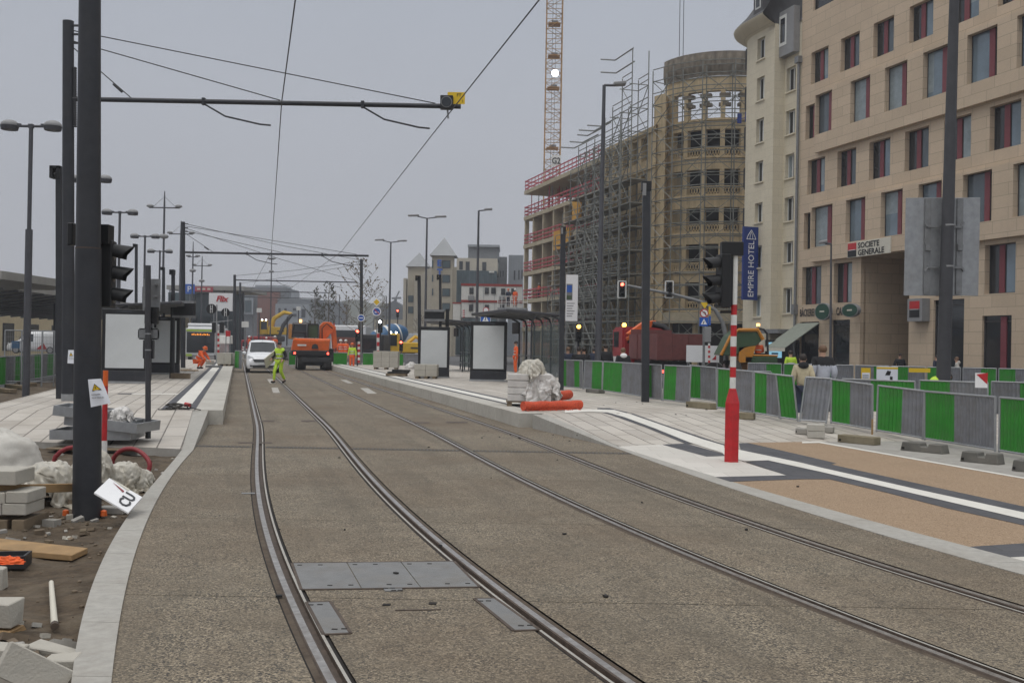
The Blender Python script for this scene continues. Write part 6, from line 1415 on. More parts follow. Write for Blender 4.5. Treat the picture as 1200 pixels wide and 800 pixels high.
# --- yellow excavator and concrete mixer behind the right platform
def yexc(px, base, Y, label, k=1.):
    p = W(px, base, Y); t = T('crawler_excavator', label, 'excavator', (p.x, Y, 0), 0); t.scale = (k,)*3
    for y in (0, 1.9): o = MB().use('rubber'); o.lathe([(.42, -1.5), (.42, 1.5)], (0, y, .42), 10, 'x'); o.b2((-1.7, y-.25, .05), (1.7, y+.25, .8)); o.build('track', t, bev=.15)
    o = MB().use('yellow_paint'); o.b2((-.55, .1, .95), (2.1, 2., 1.95)); o.build('engine_housing', t, bev=.08); o = MB().use('bumper_black'); o.b2((.7, .08, 1.35), (1.6, .11, 1.5)); o.build('nameplate', t)
    o = MB().use('yellow_paint'); o.b2((-1.5, .2, .95), (-.45, 1.6, 2.75)); o.build('cab', t, bev=.08); o = MB().use('dark_glass'); o.b2((-1.35, .17, 1.6), (-.6, .19, 2.6)); o.b2((-1.52, .4, 1.5), (-1.505, 1.4, 2.6)); o.build('cab_window', t)
    o = MB().use('bumper_black'); o.bar((-.9, 1., .8), (1., 1., 1.), .8, .3); o.build('turntable', t)
    for x in (-1.2, -.7): o = MB().use('lamp_cool'); o.ball((x, .3, 2.85), .09, 5); o.build('work_lamp', t)
    return t
t = yexc(472, 424, 96, 'yellow crawler excavator in side view behind the right platform barriers')
o = MB().use('yellow_paint'); o.tube([(.3, 1.2, 1.9), (1.0, 1.4, 2.5), (1.7, 1.5, 2.2)], [.22, .2, .16], 6); o.build('boom', t)
t = yexc(318, 408, 160, 'distant yellow excavator with curved boom behind the white van', 1.2); t.location.z = 1.8; t.rotation_euler = (0, 0, R(20))
o = MB().use('yellow_paint'); o.tube([(-.1, 1, 1.6), (.4, .7, 3.1), (1.6, .4, 3.9), (2.6, .2, 3.7)], [.3, .3, .28, .2], 6); o.build('boom', t); o = MB().use('bumper_black'); o.tube([(2.6, .2, 3.7), (1.5, .2, 2.2), (.9, .2, .5)], [.24, .3, .2], 6); o.build('dipper', t); o = MB().use('dump_orange'); o.b2((2.2, 0, .4), (3.2, .8, 2.4)); o.build('attachment', t, bev=.1)
p = W(455, 424, 104); t = T('concrete_mixer', 'concrete mixer truck with tilted blue drum and white stripes', 'truck', (p.x, 104, 0), R(-60))
o = MB().use('mixer_blue'); dr = [(.45, -2.3), (.95, -1.6), (1.22, -.2), (1.22, .6), (.9, 1.5), (.5, 2.)]; o.lathe(dr, (0, 0, 0), 18, 'y')
o.use('white_paint')
for k in (-1.3, -.2, .9): o.lathe([(1.0+.24*(1-abs(k)/1.6), k-.14), (1.02+.24*(1-abs(k)/1.6), k+.14)], (0, 0, 0), 18, 'y')
rm = Matrix.Rotation(R(17), 3, 'X'); o.v = [tuple(rm @ V(q)+V((0, 0, 2.5))) for q in o.v]; o.build('drum', t)
o = MB().use('bumper_black'); o.b2((-.9, -3, .6), (.9, 3.2, .95)); o.build('chassis', t); o = MB().use('car_white'); o.b2((-1.2, 2.4, .7), (1.2, 4., 2.9)); o.use('dark_glass').b2((-1.0, 3.99, 1.7), (1.0, 4.02, 2.6)); o.build('cab', t, bev=.08)
for s in (-1, 1):
    for y in (-2.2, -.9, 3.2): wheel(t, (s*1.0, y, .5), .5, .35)
# --- red truck with loading crane
p = W(797, 430, 48); t = T('crane_truck', 'red lorry with tipper body and folded orange loading crane, seen from behind', 'truck', (p.x, 48, 0), R(11))
o = MB().use('bed_red'); o.b2((-1.15, 0, 1.25), (1.15, .08, 2.45)); o.b2((-1.15, .08, 1.25), (-1.07, 4.3, 2.45)); o.b2((1.07, .08, 1.25), (1.15, 4.3, 2.45)); o.b2((-1.07, 4.2, 1.25), (1.07, 4.3, 2.7)); o.b2((-1.07, .08, 1.2), (1.07, 4.2, 1.3)); bd = o.build('tipper_body', t)
for x in (-1.17, -.4, .4, 1.1): o = MB().use('bed_red'); o.b2((x, -.05, 1.2), (x+.07, -.003, 2.47)); o.build('stake', bd)
for y in (1.4, 2.9): o = MB().use('bed_red'); o.b2((-1.2, y, 1.2), (-1.153, y+.08, 2.47)); o.build('stake', bd)
o = MB().use('bumper_black'); o.b2((-.5, .3, .65), (.5, 7.2, 1.15)); o.b2((-1.0, .05, .55), (1.0, .2, .8)); o.build('chassis', t)
for s in (-1, 1):
    for y in (1.0, 2.2, 6.3): wheel(t, (s*.92, y, .5), .5, .38)
    o = MB().use('lamp_tail'); o.b2((s*.85-.1, 0.02, .62), (s*.85+.1, .045, .74)); o.build('tail_light', t)
    o = MB().use('bumper_black'); o.b2((s*.92-.2, 3.0, .25), (s*.92+.2, 3.05, 1.0)); o.build('mudguard', t)
o = MB().use('truck_red'); o.b2((-1.15, 5.4, .8), (1.15, 7.3, 2.85)); cb_ = o.build('cab', t, bev=.12, seg=2)
o = MB().use('dark_glass'); o.b2((-1.165, 6.1, 1.8), (-1.152, 7.0, 2.6)); o.b2((-.9, 5.385, 2.0), (.9, 5.397, 2.6)); o.build('cab_window', cb_)
o = MB().use('white_paint'); o.b2((-1.17, 5.9, .75), (-1.155, 7.1, 1.3)); o.build('bumper_panel', cb_); o = MB().use('lamp_amber'); o.ball((-.9, 6.0, 2.95), .12, 6); o.build('beacon', cb_)
o = MB().use('orange_paint'); o.prism([(-.9, 4.8, 2.3), (-1.1, 4.8, 2.5), (-.2, 4.8, 3.15), (.45, 4.8, 3.2), (.45, 4.8, 2.85), (-.3, 4.8, 2.75)], (0, .35, 0)); o.build('crane_boom', t, bev=.03); o = MB().use('orange_paint'); o.bar((-1.2, 4.6, 2.2), (.0, 4.6, 2.75), .16, .16); o.build('crane_jib', t); o = MB().use('bumper_black'); o.tube([(.2, 4.7, 3.0), (.75, 4.6, 2.9), (1.2, 4.5, 2.45)], .16, 8); o.b2((-.2, 4.6, 1.1), (.3, 5.1, 2.5)); o.build('crane_column', t)
# --- green and orange site dumper with driver seat
p = W(888, 432, 45); t = T('site_dumper', 'green and orange site dumper with raised skip and black roll bar', 'dumper', (p.x, 45, 0)); D = lambda x, y, d=0.: W(x, y, 45+d)-p+V((0, 0, p.z))
pl = [D(845, 416), D(856, 394), D(865, 386.5), D(888, 386.5), D(894, 398), D(886, 405), D(873, 408), D(862, 417)]
o = MB().use('mud_green'); o.prism(pl, (0, 1.7, 0)); o.build('skip', t, bev=.03); o = MB().use('dump_orange'); o.tube([pl[0], pl[1], pl[2]], .07, 6); o.tube([pl[2]+V((0, 0, .0)), pl[3], pl[4]], .09, 6); o.build('skip_rim', t)
o = MB().use('dump_orange'); o.prism([D(866, 407), D(886, 405), D(880, 424), D(866, 425)], (0, 1.2, 0)); o.build('skip_frame', t)
o = MB().use('mud_green'); o.b2(D(872.5, 425.5), D(901, 417, 1.6)); o.build('engine_cover', t, bev=.05); o = MB().use('dump_orange'); o.b2(D(872, 417), D(901.5, 415.5, 1.6)); o.b2(D(876, 434), D(901, 425.6, 1.5)); o.build('counterweight', t, bev=.03); o = MB().use('bumper_black'); o.b2(D(881, 432), D(897, 428, -.02)); o.build('grille', t)
o = MB().use('bumper_black'); o.tube([D(880, 417, .3), D(880, 392, .3), D(883.5, 386.5, .3), D(889, 384.5, .3), D(895, 386, .3), D(899, 391, .3), D(900, 417, .3)], .05, 8); o.build('roll_bar', t); o = MB().use('bumper_black'); o.b2(D(878, 418, .4), D(898, 414, .9)); o.build('seat', t)
o = MB().use('galv_dull'); o.bar(D(888.5, 384.5, .3), D(888.5, 382, .3), .04); o.build('beacon_stem', t); o = MB().use('lamp_beacon'); o.tube([D(888.5, 382, .3), D(888.5, 379, .3)], .075, 8); o.build('beacon', t)
for x in (862, 895): 
    for y in (.2, 1.5): wheel(t, D(x, 437)+V((0, y, .05)), .5, .4, PI/2 if False else 0.)
# --- bus
p = W(235, 412, 88); t = T('city_bus', 'pale green and white city bus with dark windscreen and orange destination letters', 'bus', (p.x, 88, 0), R(10)); 
o = MB().use('car_white'); o.b2((-1.27, 0, .35), (1.27, 11.5, 3.0)); o.build('body', t, bev=.18, seg=3); o = MB().use('bus_green'); o.b2((-1.2, -.02, 2.55), (1.2, 1.2, 2.72)); o.b2((-1.2, -.03, .42), (-.7, .1, .62)); o.build('green_band', t)
o = MB().use('dark_glass'); o.b2((-1.15, -.05, .75), (1.15, .02, 2.5)); o.build('windscreen', t); o = MB().use('car_white'); o.b2((-1.15, .2, 3.0), (1.15, 9, 3.25)); o.build('roof_pod', t, bev=.08)
o = MB().use('led_orange')
for k in range(11): o.b2((-.75+.14*k, -.065, 2.22), (-.67+.14*k, -.055, 2.22+(.12, .16, .09, .16)[k % 4]))
o.build('destination_display', t)
for s in (-1, 1): o = MB().use('bumper_black'); o.ball((s*1.42, -.15, 2.1), (.12, .1, .25), 6); o.build('mirror', t)
for s in (-1, 1):
    for y in (2.2, 8.6): wheel(t, (s*1.12, y, .48), .48, .3)
# --- far clutter of vehicles
def lorry(px, base, Y, w, h, m, label, name='lorry', glassy=True, cat='truck', z=0.):
    p = W(px, base, Y); t = T(name, label, cat, (p.x, Y, z)); o = MB().use(m); o.b2((-w/2, 0, .5), (w/2, 4, h)); o.build('body', t, bev=.08)
    if glassy: o = MB().use('dark_glass'); o.b2((-w*.42, -.03, h*.55), (w*.42, .0, h*.86)); o.build('windscreen', t); o = MB().use('white_paint'); o.b2((-w*.45, -.05, .6), (w*.45, -.003, .8)); o.build('bumper', t)
    for s in (-1, 1): wheel(t, (s*w*.4, .8, .45), .45, .3)
    for s in (-1, 1): o = MB().use('headlight'); o.b2((s*w*.36-.15, -.06, .9), (s*w*.36+.15, -.004, 1.1)); o.build('headlight', t)
    return t
lorry(433, 414, 82, 2.2, 2.5, 'bumper_black', 'dark bus front with white bumper beyond the far barriers', 'coach', True, 'bus')
lorry(408, 400, 105, 3.6, 3.6, 'car_white', 'white lorry cab seen above the brown container', 'lorry')
lorry(420, 402, 110, 1.8, 3.2, 'car_white', 'second white lorry partly behind the far traffic signal', 'lorry')
lorry(302, 410, 120, 2.6, 2.4, 'truck_red', 'red lorry parked far behind the white van', 'lorry'); lorry(292, 408, 140, 2.2, 2.0, 'truck_red', 'smaller red vehicle far left of the white van', 'lorry')
p = W(406, 418, 92); t = T('cargo_container', 'brown red container standing beyond the far green barriers', 'container', (p.x, 92, 0)); o = MB().use('container_brown'); o.b2((-1.3, 0, .1), (1.5, 5, 2.3)); o.build('box', t)
for k in range(14): o = MB().use('container_brown'); o.b2((-1.25+.2*k, -.04, .25), (-1.15+.2*k, -.003, 2.15)); o.build('rib', t)
o = MB().use('sign_beige')
for k in range(4): o.b2((-.5+.22*k, -.055, 1.3), (-.36+.22*k, -.045, 1.55))
o.build('painted_mark', t)
# ================================================================== PEOPLE
def skin(verts, edges, radii, sub=1):
    me = bpy.data.meshes.new('tmp'); me.from_pydata([tuple(v) for v in verts], edges, []); o = bpy.data.objects.new('tmp', me); COL.objects.link(o)
    md = o.modifiers.new('s', 'SKIN'); md.use_smooth_shade = True; sv = me.skin_vertices[0].data
    for i, r in enumerate(radii): sv[i].radius = r if hasattr(r, '__len__') else (r, r); sv[i].use_root = (i == 0)
    ss = o.modifiers.new('u', 'SUBSURF'); ss.levels = sub; ss.render_levels = sub
    dg = bpy.context.evaluated_depsgraph_get(); dg.update(); m2 = bpy.data.meshes.new_from_object(o.evaluated_get(dg)); bpy.data.objects.remove(o); bpy.data.meshes.remove(me)
    vs = [tuple(v.co) for v in m2.vertices]; fs = [tuple(p.vertices) for p in m2.polygons]; bpy.data.meshes.remove(m2); return vs, fs
def pose(kind):
    J = dict(pel=(0, 0, .95), bel=(0, .0, 1.12), che=(0, .0, 1.32), nec=(0, 0, 1.47), hd0=(0, .015, 1.58), hd1=(0, .02, 1.66))
    for s, n in ((-1, 'l'), (1, 'r')):
        J.update({'sh'+n: (s*.18, 0, 1.40), 'el'+n: (s*.235, -.02, 1.13), 'wr'+n: (s*.25, .05, .90), 'hp'+n: (s*.095, 0, .90), 'kn'+n: (s*.10, .03, .50), 'an'+n: (s*.10, -.01, .09), 'to'+n: (s*.115, .15, .04)})
    if kind == 'walk':
        J.update(knr=(.09, .20, .52), anr=(.09, .22, .10), tor=(.10, .38, .07), knl=(-.09, .02, .50), anl=(-.09, -.24, .14), tol=(-.10, -.10, .04), elr=(.23, -.12, 1.14), wrr=(.23, .02, .93))
    if kind in ('carry',):
        J.update(knr=(.09, .20, .52), anr=(.09, .22, .10), tor=(.10, .38, .07), knl=(-.09, .02, .50), anl=(-.09, -.24, .14), tol=(-.10, -.10, .04), elr=(.29, .02, 1.12), wrr=(.22, .24, 1.02), ell=(-.26, -.10, 1.14), wrl=(-.24, .10, .98))
    if kind == 'crouch':
        J.update(pel=(0, -.12, .42), bel=(0, .0, .60), che=(0, .16, .80), nec=(0, .26, .93), hd0=(0, .33, 1.02), hd1=(0, .37, 1.09))
        for s, n in ((-1, 'l'), (1, 'r')): J.update({'sh'+n: (s*.18, .20, .87), 'el'+n: (s*.24, .36, .64), 'wr'+n: (s*.16, .55, .45), 'hp'+n: (s*.10, -.10, .40), 'kn'+n: (s*.16, .28, .46), 'an'+n: (s*.13, .02, .09), 'to'+n: (s*.14, .17, .04)})
    if kind == 'sit':
        J.update(pel=(0, -.05, .50), bel=(0, -.05, .67), che=(0, -.02, .87), nec=(0, 0, 1.02), hd0=(0, .02, 1.13), hd1=(0, .03, 1.21))
        for s, n in ((-1, 'l'), (1, 'r')): J.update({'sh'+n: (s*.18, -.02, .95), 'el'+n: (s*.25, .08, .70), 'wr'+n: (s*.2, .30, .72), 'hp'+n: (s*.10, 0, .48), 'kn'+n: (s*.12, .42, .50), 'an'+n: (s*.12, .42, .10), 'to'+n: (s*.12, .57, .06)})
    if kind == 'bent':
        J.update(bel=(0, .10, 1.06), che=(0, .36, 1.12), nec=(0, .52, 1.12), hd0=(0, .62, 1.14), hd1=(0, .69, 1.13))
        for s, n in ((-1, 'l'), (1, 'r')): J.update({'sh'+n: (s*.18, .44, 1.10), 'el'+n: (s*.22, .50, .82), 'wr'+n: (s*.18, .56, .58)})
    if kind == 'pocket':
        for s, n in ((-1, 'l'), (1, 'r')): J.update({'el'+n: (s*.27, -.06, 1.14), 'wr'+n: (s*.20, .10, .98)})
    return {k: V(v) for k, v in J.items()}
def person(label, loc, rz, kind='stand', top='cloth_black', legs='cloth_jeans', hair='hair_dark', helmet=None, h=1.75, coat=0., wide=1., bands=False, yoke=None, hood=None, cat='person'):
    t = T('person', label, cat, loc, rz); t.scale = (h/1.75,)*3; J = pose(kind); w = wide
    order = ['pel', 'bel', 'che', 'nec', 'hd0', 'hd1', 'shl', 'ell', 'wrl', 'shr', 'elr', 'wrr', 'hpl', 'knl', 'anl', 'tol', 'hpr', 'knr', 'anr', 'tor']; ix = {k: i for i, k in enumerate(order)}
    ed = [('pel', 'bel'), ('bel', 'che'), ('che', 'nec'), ('nec', 'hd0'), ('hd0', 'hd1')]
    for n in 'lr': ed += [('che', 'sh'+n), ('sh'+n, 'el'+n), ('el'+n, 'wr'+n), ('pel', 'hp'+n), ('hp'+n, 'kn'+n), ('kn'+n, 'an'+n), ('an'+n, 'to'+n)]
    rad = dict(pel=(.11, .10), bel=(.10, .095), che=(.12, .10), nec=.052, hd0=(.078, .092), hd1=(.07, .085))
    for n in 'lr': rad.update({'sh'+n: .055, 'el'+n: .04, 'wr'+n: .028, 'hp'+n: .075, 'kn'+n: .052, 'an'+n: .036, 'to'+n: .03})
    vs, fs = skin([J[k] for k in order], [(ix[a], ix[b]) for a, b in ed], [rad[k] for k in order])
    o = MB().use('skin'); o._add(vs, fs, True)
    hd = (J['hd0']+J['hd1'])/2; fw = V((0, 1, 0)); hu = (J['hd1']-J['hd0']).normalized()
    if kind in ('crouch', 'bent'): fw = (V((0, 1, 0))-hu*hu.y).normalized() if abs(hu.y) < .95 else V((0, .2, -1))
    o.ball(hd+fw*.10-hu*.02, (.014, .02, .02), 4); 
    for s in (-1, 1): o.ball(hd+V((s*.082, 0, 0))-hu*.01, (.012, .02, .03), 4)
    for n, s in (('l', -1), ('r', 1)):      # hands
        d = (J['wr'+n]-J['el'+n]).normalized(); sd = d.cross(V((0, 0, 1)) if abs(d.z) < .9 else V((0, 1, 0))).normalized(); c = J['wr'+n]
        o.tube([c-d*.02, c+d*.03, c+d*.085], [.026, .036, .03], 6); up_ = d.cross(sd)
        for k, L in enumerate((.066, .078, .074, .058)): b = c+d*.08+sd*(k-1.5)*.019; o.tube([b-d*.01, b+d*L*.55+up_*.006, b+d*L*.9+up_*.03], [.0095, .009, .007], 5)
        b = c+d*.03+sd*(-.03); o.tube([b, b-sd*.02+d*.03, b-sd*.022+d*.06+up_*.015], [.011, .01, .008], 5)
    body = o.build('body', t)
    if kind != 'back':
        for s in (-1, 1): o = MB().use('hair_dark'); o.ball(hd+V((s*.032, 0, 0))+fw*.088+hu*.015, (.012, .008, .007), 4); o.build('eye', t)
        o = MB().use('hose_red'); o.ball(hd+fw*.09-hu*.055, (.024, .008, .005), 4); o.build('mouth', t)
    # jacket
    low = J['pel']+(J['pel']-J['bel'])*.25*coat if kind not in ('sit', 'crouch') else J['pel']
    tp = [low, J['bel'], J['che'], J['nec']-(J['nec']-J['che'])*.25, J['shl'], J['ell'], J['wrl'].lerp(J['ell'], .1), J['shr'], J['elr'], J['wrr'].lerp(J['elr'], .1)]
    vs, fs = skin(tp, [(0, 1), (1, 2), (2, 3), (2, 4), (4, 5), (5, 6), (2, 7), (7, 8), (8, 9)], [(.165*w, .125*w), (.150*w, .125*w), (.165*w, .125*w), (.085, .075), .085*w, .066*w, .05, .085*w, .066*w, .05], 3 if yoke else 1)
    o = MB().use(top); o._add(vs, fs, True)
    if yoke:
        o.use(yoke)
        for i, f in enumerate(o.f):
            c = sum((V(o.v[k]) for k in f), V())/len(f)
            if (c.z > J['che'].z-.03 and abs(c.x) < .27 if kind != 'bent' else c.y > .30): o.mi[i] = o.m
    jk = o.build('jacket', t)
    if bands:
        for a, b, f in (('pel', 'bel', .6), ('bel', 'che', .45)):
            c = J[a].lerp(J[b], f); d = (J[b]-J[a]).normalized(); o = MB().use('reflective'); x = V((1, 0, 0)); y = d.cross(x).normalized()*-1
            pts = [c+x*(.168*w*math.cos(q*PI/8))+y*(.135*w*math.sin(q*PI/8)) for q in range(16)]
            for q in range(16): o.poly([pts[q]-d*.022, pts[(q+1) % 16]-d*.022, pts[(q+1) % 16]+d*.022, pts[q]+d*.022])
            o.build('reflective_band', t)
    vs, fs = skin([J['pel']+V((0, 0, .03)), J['hpl'], J['knl'], J['anl']+V((0, 0, .02)), J['hpr'], J['knr'], J['anr']+V((0, 0, .02))], [(0, 1), (1, 2), (2, 3), (0, 4), (4, 5), (5, 6)], [(.145*w, .115*w), .098*w, .075, .06, .098*w, .075, .06])
    o = MB().use(legs); o._add(vs, fs, True); o.build('trousers', t)
    for n in 'lr': o = MB().use('shoe'); o.tube([J['an'+n]-V((0, .03, .03)), J['an'+n].lerp(J['to'+n], .55)-V((0, 0, .02)), J['to'+n]], [.052, .05, .038], 8); o.build('shoe', t)
    if helmet:
        o = MB().use(helmet); rt = hu.to_track_quat('Z', 'Y').to_matrix(); o.lathe([(.15, -.0), (.118, .012), (.116, .06), (.085, .11), (.03, .135)], (0, 0, 0), 14); o.v = [tuple(rt @ V(q)+hd+hu*.02) for q in o.v]; o.build('helmet', t)
    elif hair:
        o = MB().use(hair); o.ball(hd+hu*.028-fw*.014, (.092, .104, .098), 7, hu.to_track_quat('Z', 'Y').to_matrix()); o.build('hair', t)
    if hood: o = MB().use(hood); o.ball(J['nec']+V((0, -.07, -.01)), (.13, .09, .09), 7); o.build('hood', t)
    return t
p = G(327, 449, 0); wk = person('worker in yellow vest and lime trousers walking past the van with a pale panel', p, R(155), 'carry', 'hivis', 'hivis', 'hair_dark', None, 1.78, bands=True)
o = MB().use('cloth_black'); J = pose('carry')
for n in 'lr':
    vs, fs = skin([J['sh'+n], J['el'+n], J['wr'+n]], [(0, 1), (1, 2)], [.092, .074, .056]); o = MB().use('cloth_black'); o._add(vs, fs, True); o.build('sleeve', wk)
c = V(p)+rotz(R(155)) @ V((.30, .22, 1.02)); tt = T('carried_panel', 'pale grey panel held under the arm of the walking worker in yellow', 'panel', c); o = MB().use('sign_beige'); o.box((0, 0, 0), (.05, .75, .5), Matrix.Rotation(R(35), 3, 'X') @ rotz(R(-25))); o.build('board', tt, bev=.01)
p = W(233, 428, 53); p.z = HP; person('worker in orange jacket and helmet crouching on the left platform', p, R(-105), 'crouch', 'orange_cloth', 'orange_cloth', None, 'orange_paint', 1.7, wide=1.2, bands=True)
for k, (x, lab) in enumerate(((399, 'worker in orange jacket and white helmet beyond the barriers, left of a pair'), (404.8, 'worker in orange jacket and white helmet beyond the barriers, right of a pair'))):
    p = W(x, 420, 78); p.z = .25; person(lab, p, R(20-40*k), 'stand', 'orange_cloth', 'orange_cloth', None, 'white_paint', 1.78, bands=True)
p = W(412.5, 429, 66); p.z = .0; person('worker in lime yellow jacket and orange trousers before the far green barrier', p, R(175), 'stand', 'hivis', 'orange_cloth', None, 'orange_paint', 1.78, bands=True)
p = W(888, 414, 45.6); p.z = W(888, 422, 45.6).z-.30; person('driver in orange vest seated on the green dumper, seen from behind', p, R(0), 'sit', 'orange_cloth', 'cloth_black', 'hair_dark', None, 1.7, wide=1.05, bands=True)
p = W(926.5, 430, 43); p.z = 0; person('worker in full lime yellow clothing standing before the bakery awning', p, R(10), 'stand', 'hivis', 'hivis', 'hair_dark', None, 1.78, bands=True)
p = W(941, 430, 24); p.z = 0; person('woman in beige coat and dark scarf walking away behind the barriers', p, R(-5), 'walk', 'cloth_beige', 'cloth_navy', 'hair_dark', None, 1.68, 1., 1.08, hood='cloth_black', cat='person')
p = W(964, 430, 24.4); p.z = 0; person('tall man in grey jacket with black shoulders walking beside the beige coat', p, R(8), 'walk', 'cloth_grey', 'cloth_navy', 'hair_brown', None, 1.90, .6, 1.2, yoke='cloth_black')
p = W(1054.5, 430, 51); p.z = 0; person('person in black jacket standing at the mouth of the bank archway', p, R(180), 'pocket', 'cloth_black', 'cloth_black', 'hair_dark', None, 1.74, .4)
p = W(1121.5, 430, 46); p.z = 0; person('person with brown hair and pale grey hooded top walking near the shop fronts', p, R(70), 'walk', 'cloth_hoodie', 'cloth_navy', 'hair_brown', None, 1.62, .3, hood='cloth_hoodie')
p = W(1098, 430, 48); p.z = 0; person('person in dark clothes half hidden by the big sign pole', p, R(30), 'stand', 'cloth_navy', 'cloth_black', 'hair_dark', None, 1.7)
p = W(1093, 446, 27); p.z = 0; person('stooping worker in green and yellow jacket behind the front barrier', p, R(-60), 'bent', 'hivis', 'mud_green', 'hair_dark', None, 1.7, yoke='mud_green')
for x, Y, top, lab, hr, kd, rz in ((665.5, 42, 'cloth_navy', 'person in dark blue jacket at the left of the group before the scaffold', 'hair_brown', 'stand', 20), (678, 40, 'cloth_black', 'person in black jacket with dark hair second in the group before the scaffold', 'hair_dark', 'pocket', -10), (684, 41, 'cloth_black', 'shorter person in black beside the grey lamp pole in the group', 'hair_dark', 'stand', 15), (696, 45, 'cloth_navy', 'person in blue jacket just left of the grey street lamp', 'hair_dark', 'walk', -20), (709.5, 43, 'cloth_black', 'tall person all in black just right of the grey street lamp', 'hair_dark', 'stand', 0), (730, 36, 'cloth_black', 'person in black coat with white collar beside the red lorry cab', 'hair_brown', 'stand', 10)):
    p = W(x, 430, Y); p.z = 0; person(lab, p, R(rz), kd, top, 'cloth_jeans', hr, None, 1.90 if x == 709.5 else 1.76, .3, 1.25, hood='white_plain' if x == 730 else None)
for x, Y, lab in ((595.5, 101, 'worker in dark jacket and helmet on the white railed platform beside the cabins'), (603.5, 101, 'worker in orange jacket and white helmet on the white railed platform beside the cabins')):
    p = W(x, 359.5, Y); person(lab, p, R(150), 'stand', 'orange_cloth' if x > 600 else 'cloth_navy', 'orange_cloth' if x > 600 else 'cloth_navy', None, 'white_paint' if x > 600 else 'orange_paint', 1.78)
q = FW.w(3.9, .55, 7.2); person('worker in orange at the edge of the raw concrete floor', q, R(120), 'stand', 'orange_cloth', 'cloth_navy', None, 'white_paint', 1.78)
p = W(604.5, 420, 52); p.z = HP; person('worker in orange seen through the glass of the nearest shelter', p, R(100), 'stand', 'orange_cloth', 'orange_cloth', 'hair_dark', None, 1.72, bands=True)
# railed working platform beside the cabins
a = W(583, 360, 100.5); t = T('work_platform', 'white railed working platform beside the stacked site cabins', 'platform', a); b = W(618, 359, 100.5)-a
o = MB().use('galv'); o.b2((0, 0, -.2), (b.x, 2.2, -.03)); o.build('deck', t)
for k in range(8): o = MB().use('white_paint'); o.bar((b.x*k/7, 0, -.03), (b.x*k/7, 0, 1.1), .06); o.build('baluster', t)
for z in (.55, 1.1): o = MB().use('white_paint'); o.bar((0, 0, z), (b.x, 0, z), .05); o.build('rail', t)
for x in (.1, b.x-.1): o = MB().use('galv'); o.bar((x, 1, -.2), (x, 1, -a.z), .12); o.build('leg', t)
mat('clod', (.15, .115, .08), .95, var=.5, vs=3.)
# ================================================================== BARRIERS AND SITE CLUTTER
_br = random.Random(77)
def barrier(p0, p1, cols, h, label, group, lean=None, foot=None, thick=True, skew=0.):
    if lean is None: lean = R(_br.uniform(-2.6, 2.6))
    p0, p1 = V(p0), V(p1); L = (p1-p0).length; t = T('construction_barrier', label, 'barrier', p0, math.atan2(p1.y-p0.y, p1.x-p0.x), group); dz = p1.z-p0.z
    rx = Matrix.Rotation(lean, 3, 'X'); sl = lambda x: V((0, 0, dz*x/L))
    f = MB().use('galv'); r = .021; c0, c1 = .02, L-.02
    for a, b in (((c0, 0, .06), (c0+skew, 0, h)), ((c1, 0, .06), (c1+skew, 0, h)), ((c0+skew, 0, h), (c1+skew, 0, h)), ((c0, 0, .10), (c1, 0, .10))): f.tube([rx @ V(a)+sl(a[0]), rx @ V(b)+sl(b[0])], r, 7)
    f.build('frame', t); x = .04; tot = sum(w for _, w in cols)
    for m, w in cols:
        x1 = x+(L-.08)*w/tot; n = max(4, int((x1-x)/.022)); s = MB().use(m); z0, z1 = .10, h-.015
        def pt(xx, z): return rx @ V((xx+skew*(z/h), .012*math.sin(xx*2*PI/.092), z))+sl(xx)
        s._add([pt(x+(x1-x)*i/n, z) for i in range(n+1) for z in (z0, z1)], [(2*i, 2*i+2, 2*i+3, 2*i+1) for i in range(n)], True); s.build('green_sheet' if m == 'green_panel' else 'grey_sheet', t); x = x1
    return t
g_, y_ = 'green_panel', 'grey_panel'
def zb(x, y): s, w = SW((x, y)); return zR(x, y)
front = [(660, 456, 683.5, 458.2, [(g_, .16), (y_, .42), (g_, .25), (y_, .17)]), (684, 458.2, 705.5, 460.5, [(y_, .42), (g_, .58)]), (706, 460.7, 756, 469, [(g_, .47), (y_, .53)]), (757, 470, 776, 472.2, [(g_, .35), (y_, .65)]), (776.5, 472.5, 808, 476.5, [(g_, .48), (y_, .52)]), (839.5, 482, 882, 488.2, [(g_, .42), (y_, .58)]), (882.5, 488.4, 914, 493.5, [(g_, .5), (y_, .5)]), (973, 499.5, 1023, 508.5, [(g_, .45), (y_, .55)]), (1026, 509.3, 1082, 519, [(g_, .55), (y_, .45)]), (1083, 519.3, 1167, 533.5, [(g_, .44), (y_, .56)]), (1170, 534, 1262, 550, [(g_, .5), (y_, .5)])]
N = len(front); GF = 'green and grey barrier panels in the front row'
for i, (x0, y0, x1, y1, c) in enumerate(front):
    barrier(hit(x0, y0, zb), hit(x1, y1, zb), c, 1.0, 'front row barrier panel, %s from the right of the upright ones' % ORD[N-1-i], GF)
barrier(hit(914, 494, zb), hit(936, 497, zb), [(g_, 1)], 1.02, 'all green barrier panel leaning askew in the front row', GF, R(6), skew=-.08)
barrier(hit(936, 497.2, zb), hit(969, 499.5, zb), [(y_, 1)], 1.02, 'all grey barrier panel leaning beside the askew green one', GF, R(-8), skew=.12)
barrier(W(808, 470, 28.6)*1, W(840, 474, 27.8)*1, [(g_, .38), (y_, .62)], 1.0, 'barrier panel set back behind the red and white pole', GF)
G2_ = 'barrier panels of the middle row'
xs = [817, 862, 905, 985, 1075, 1160, 1250]
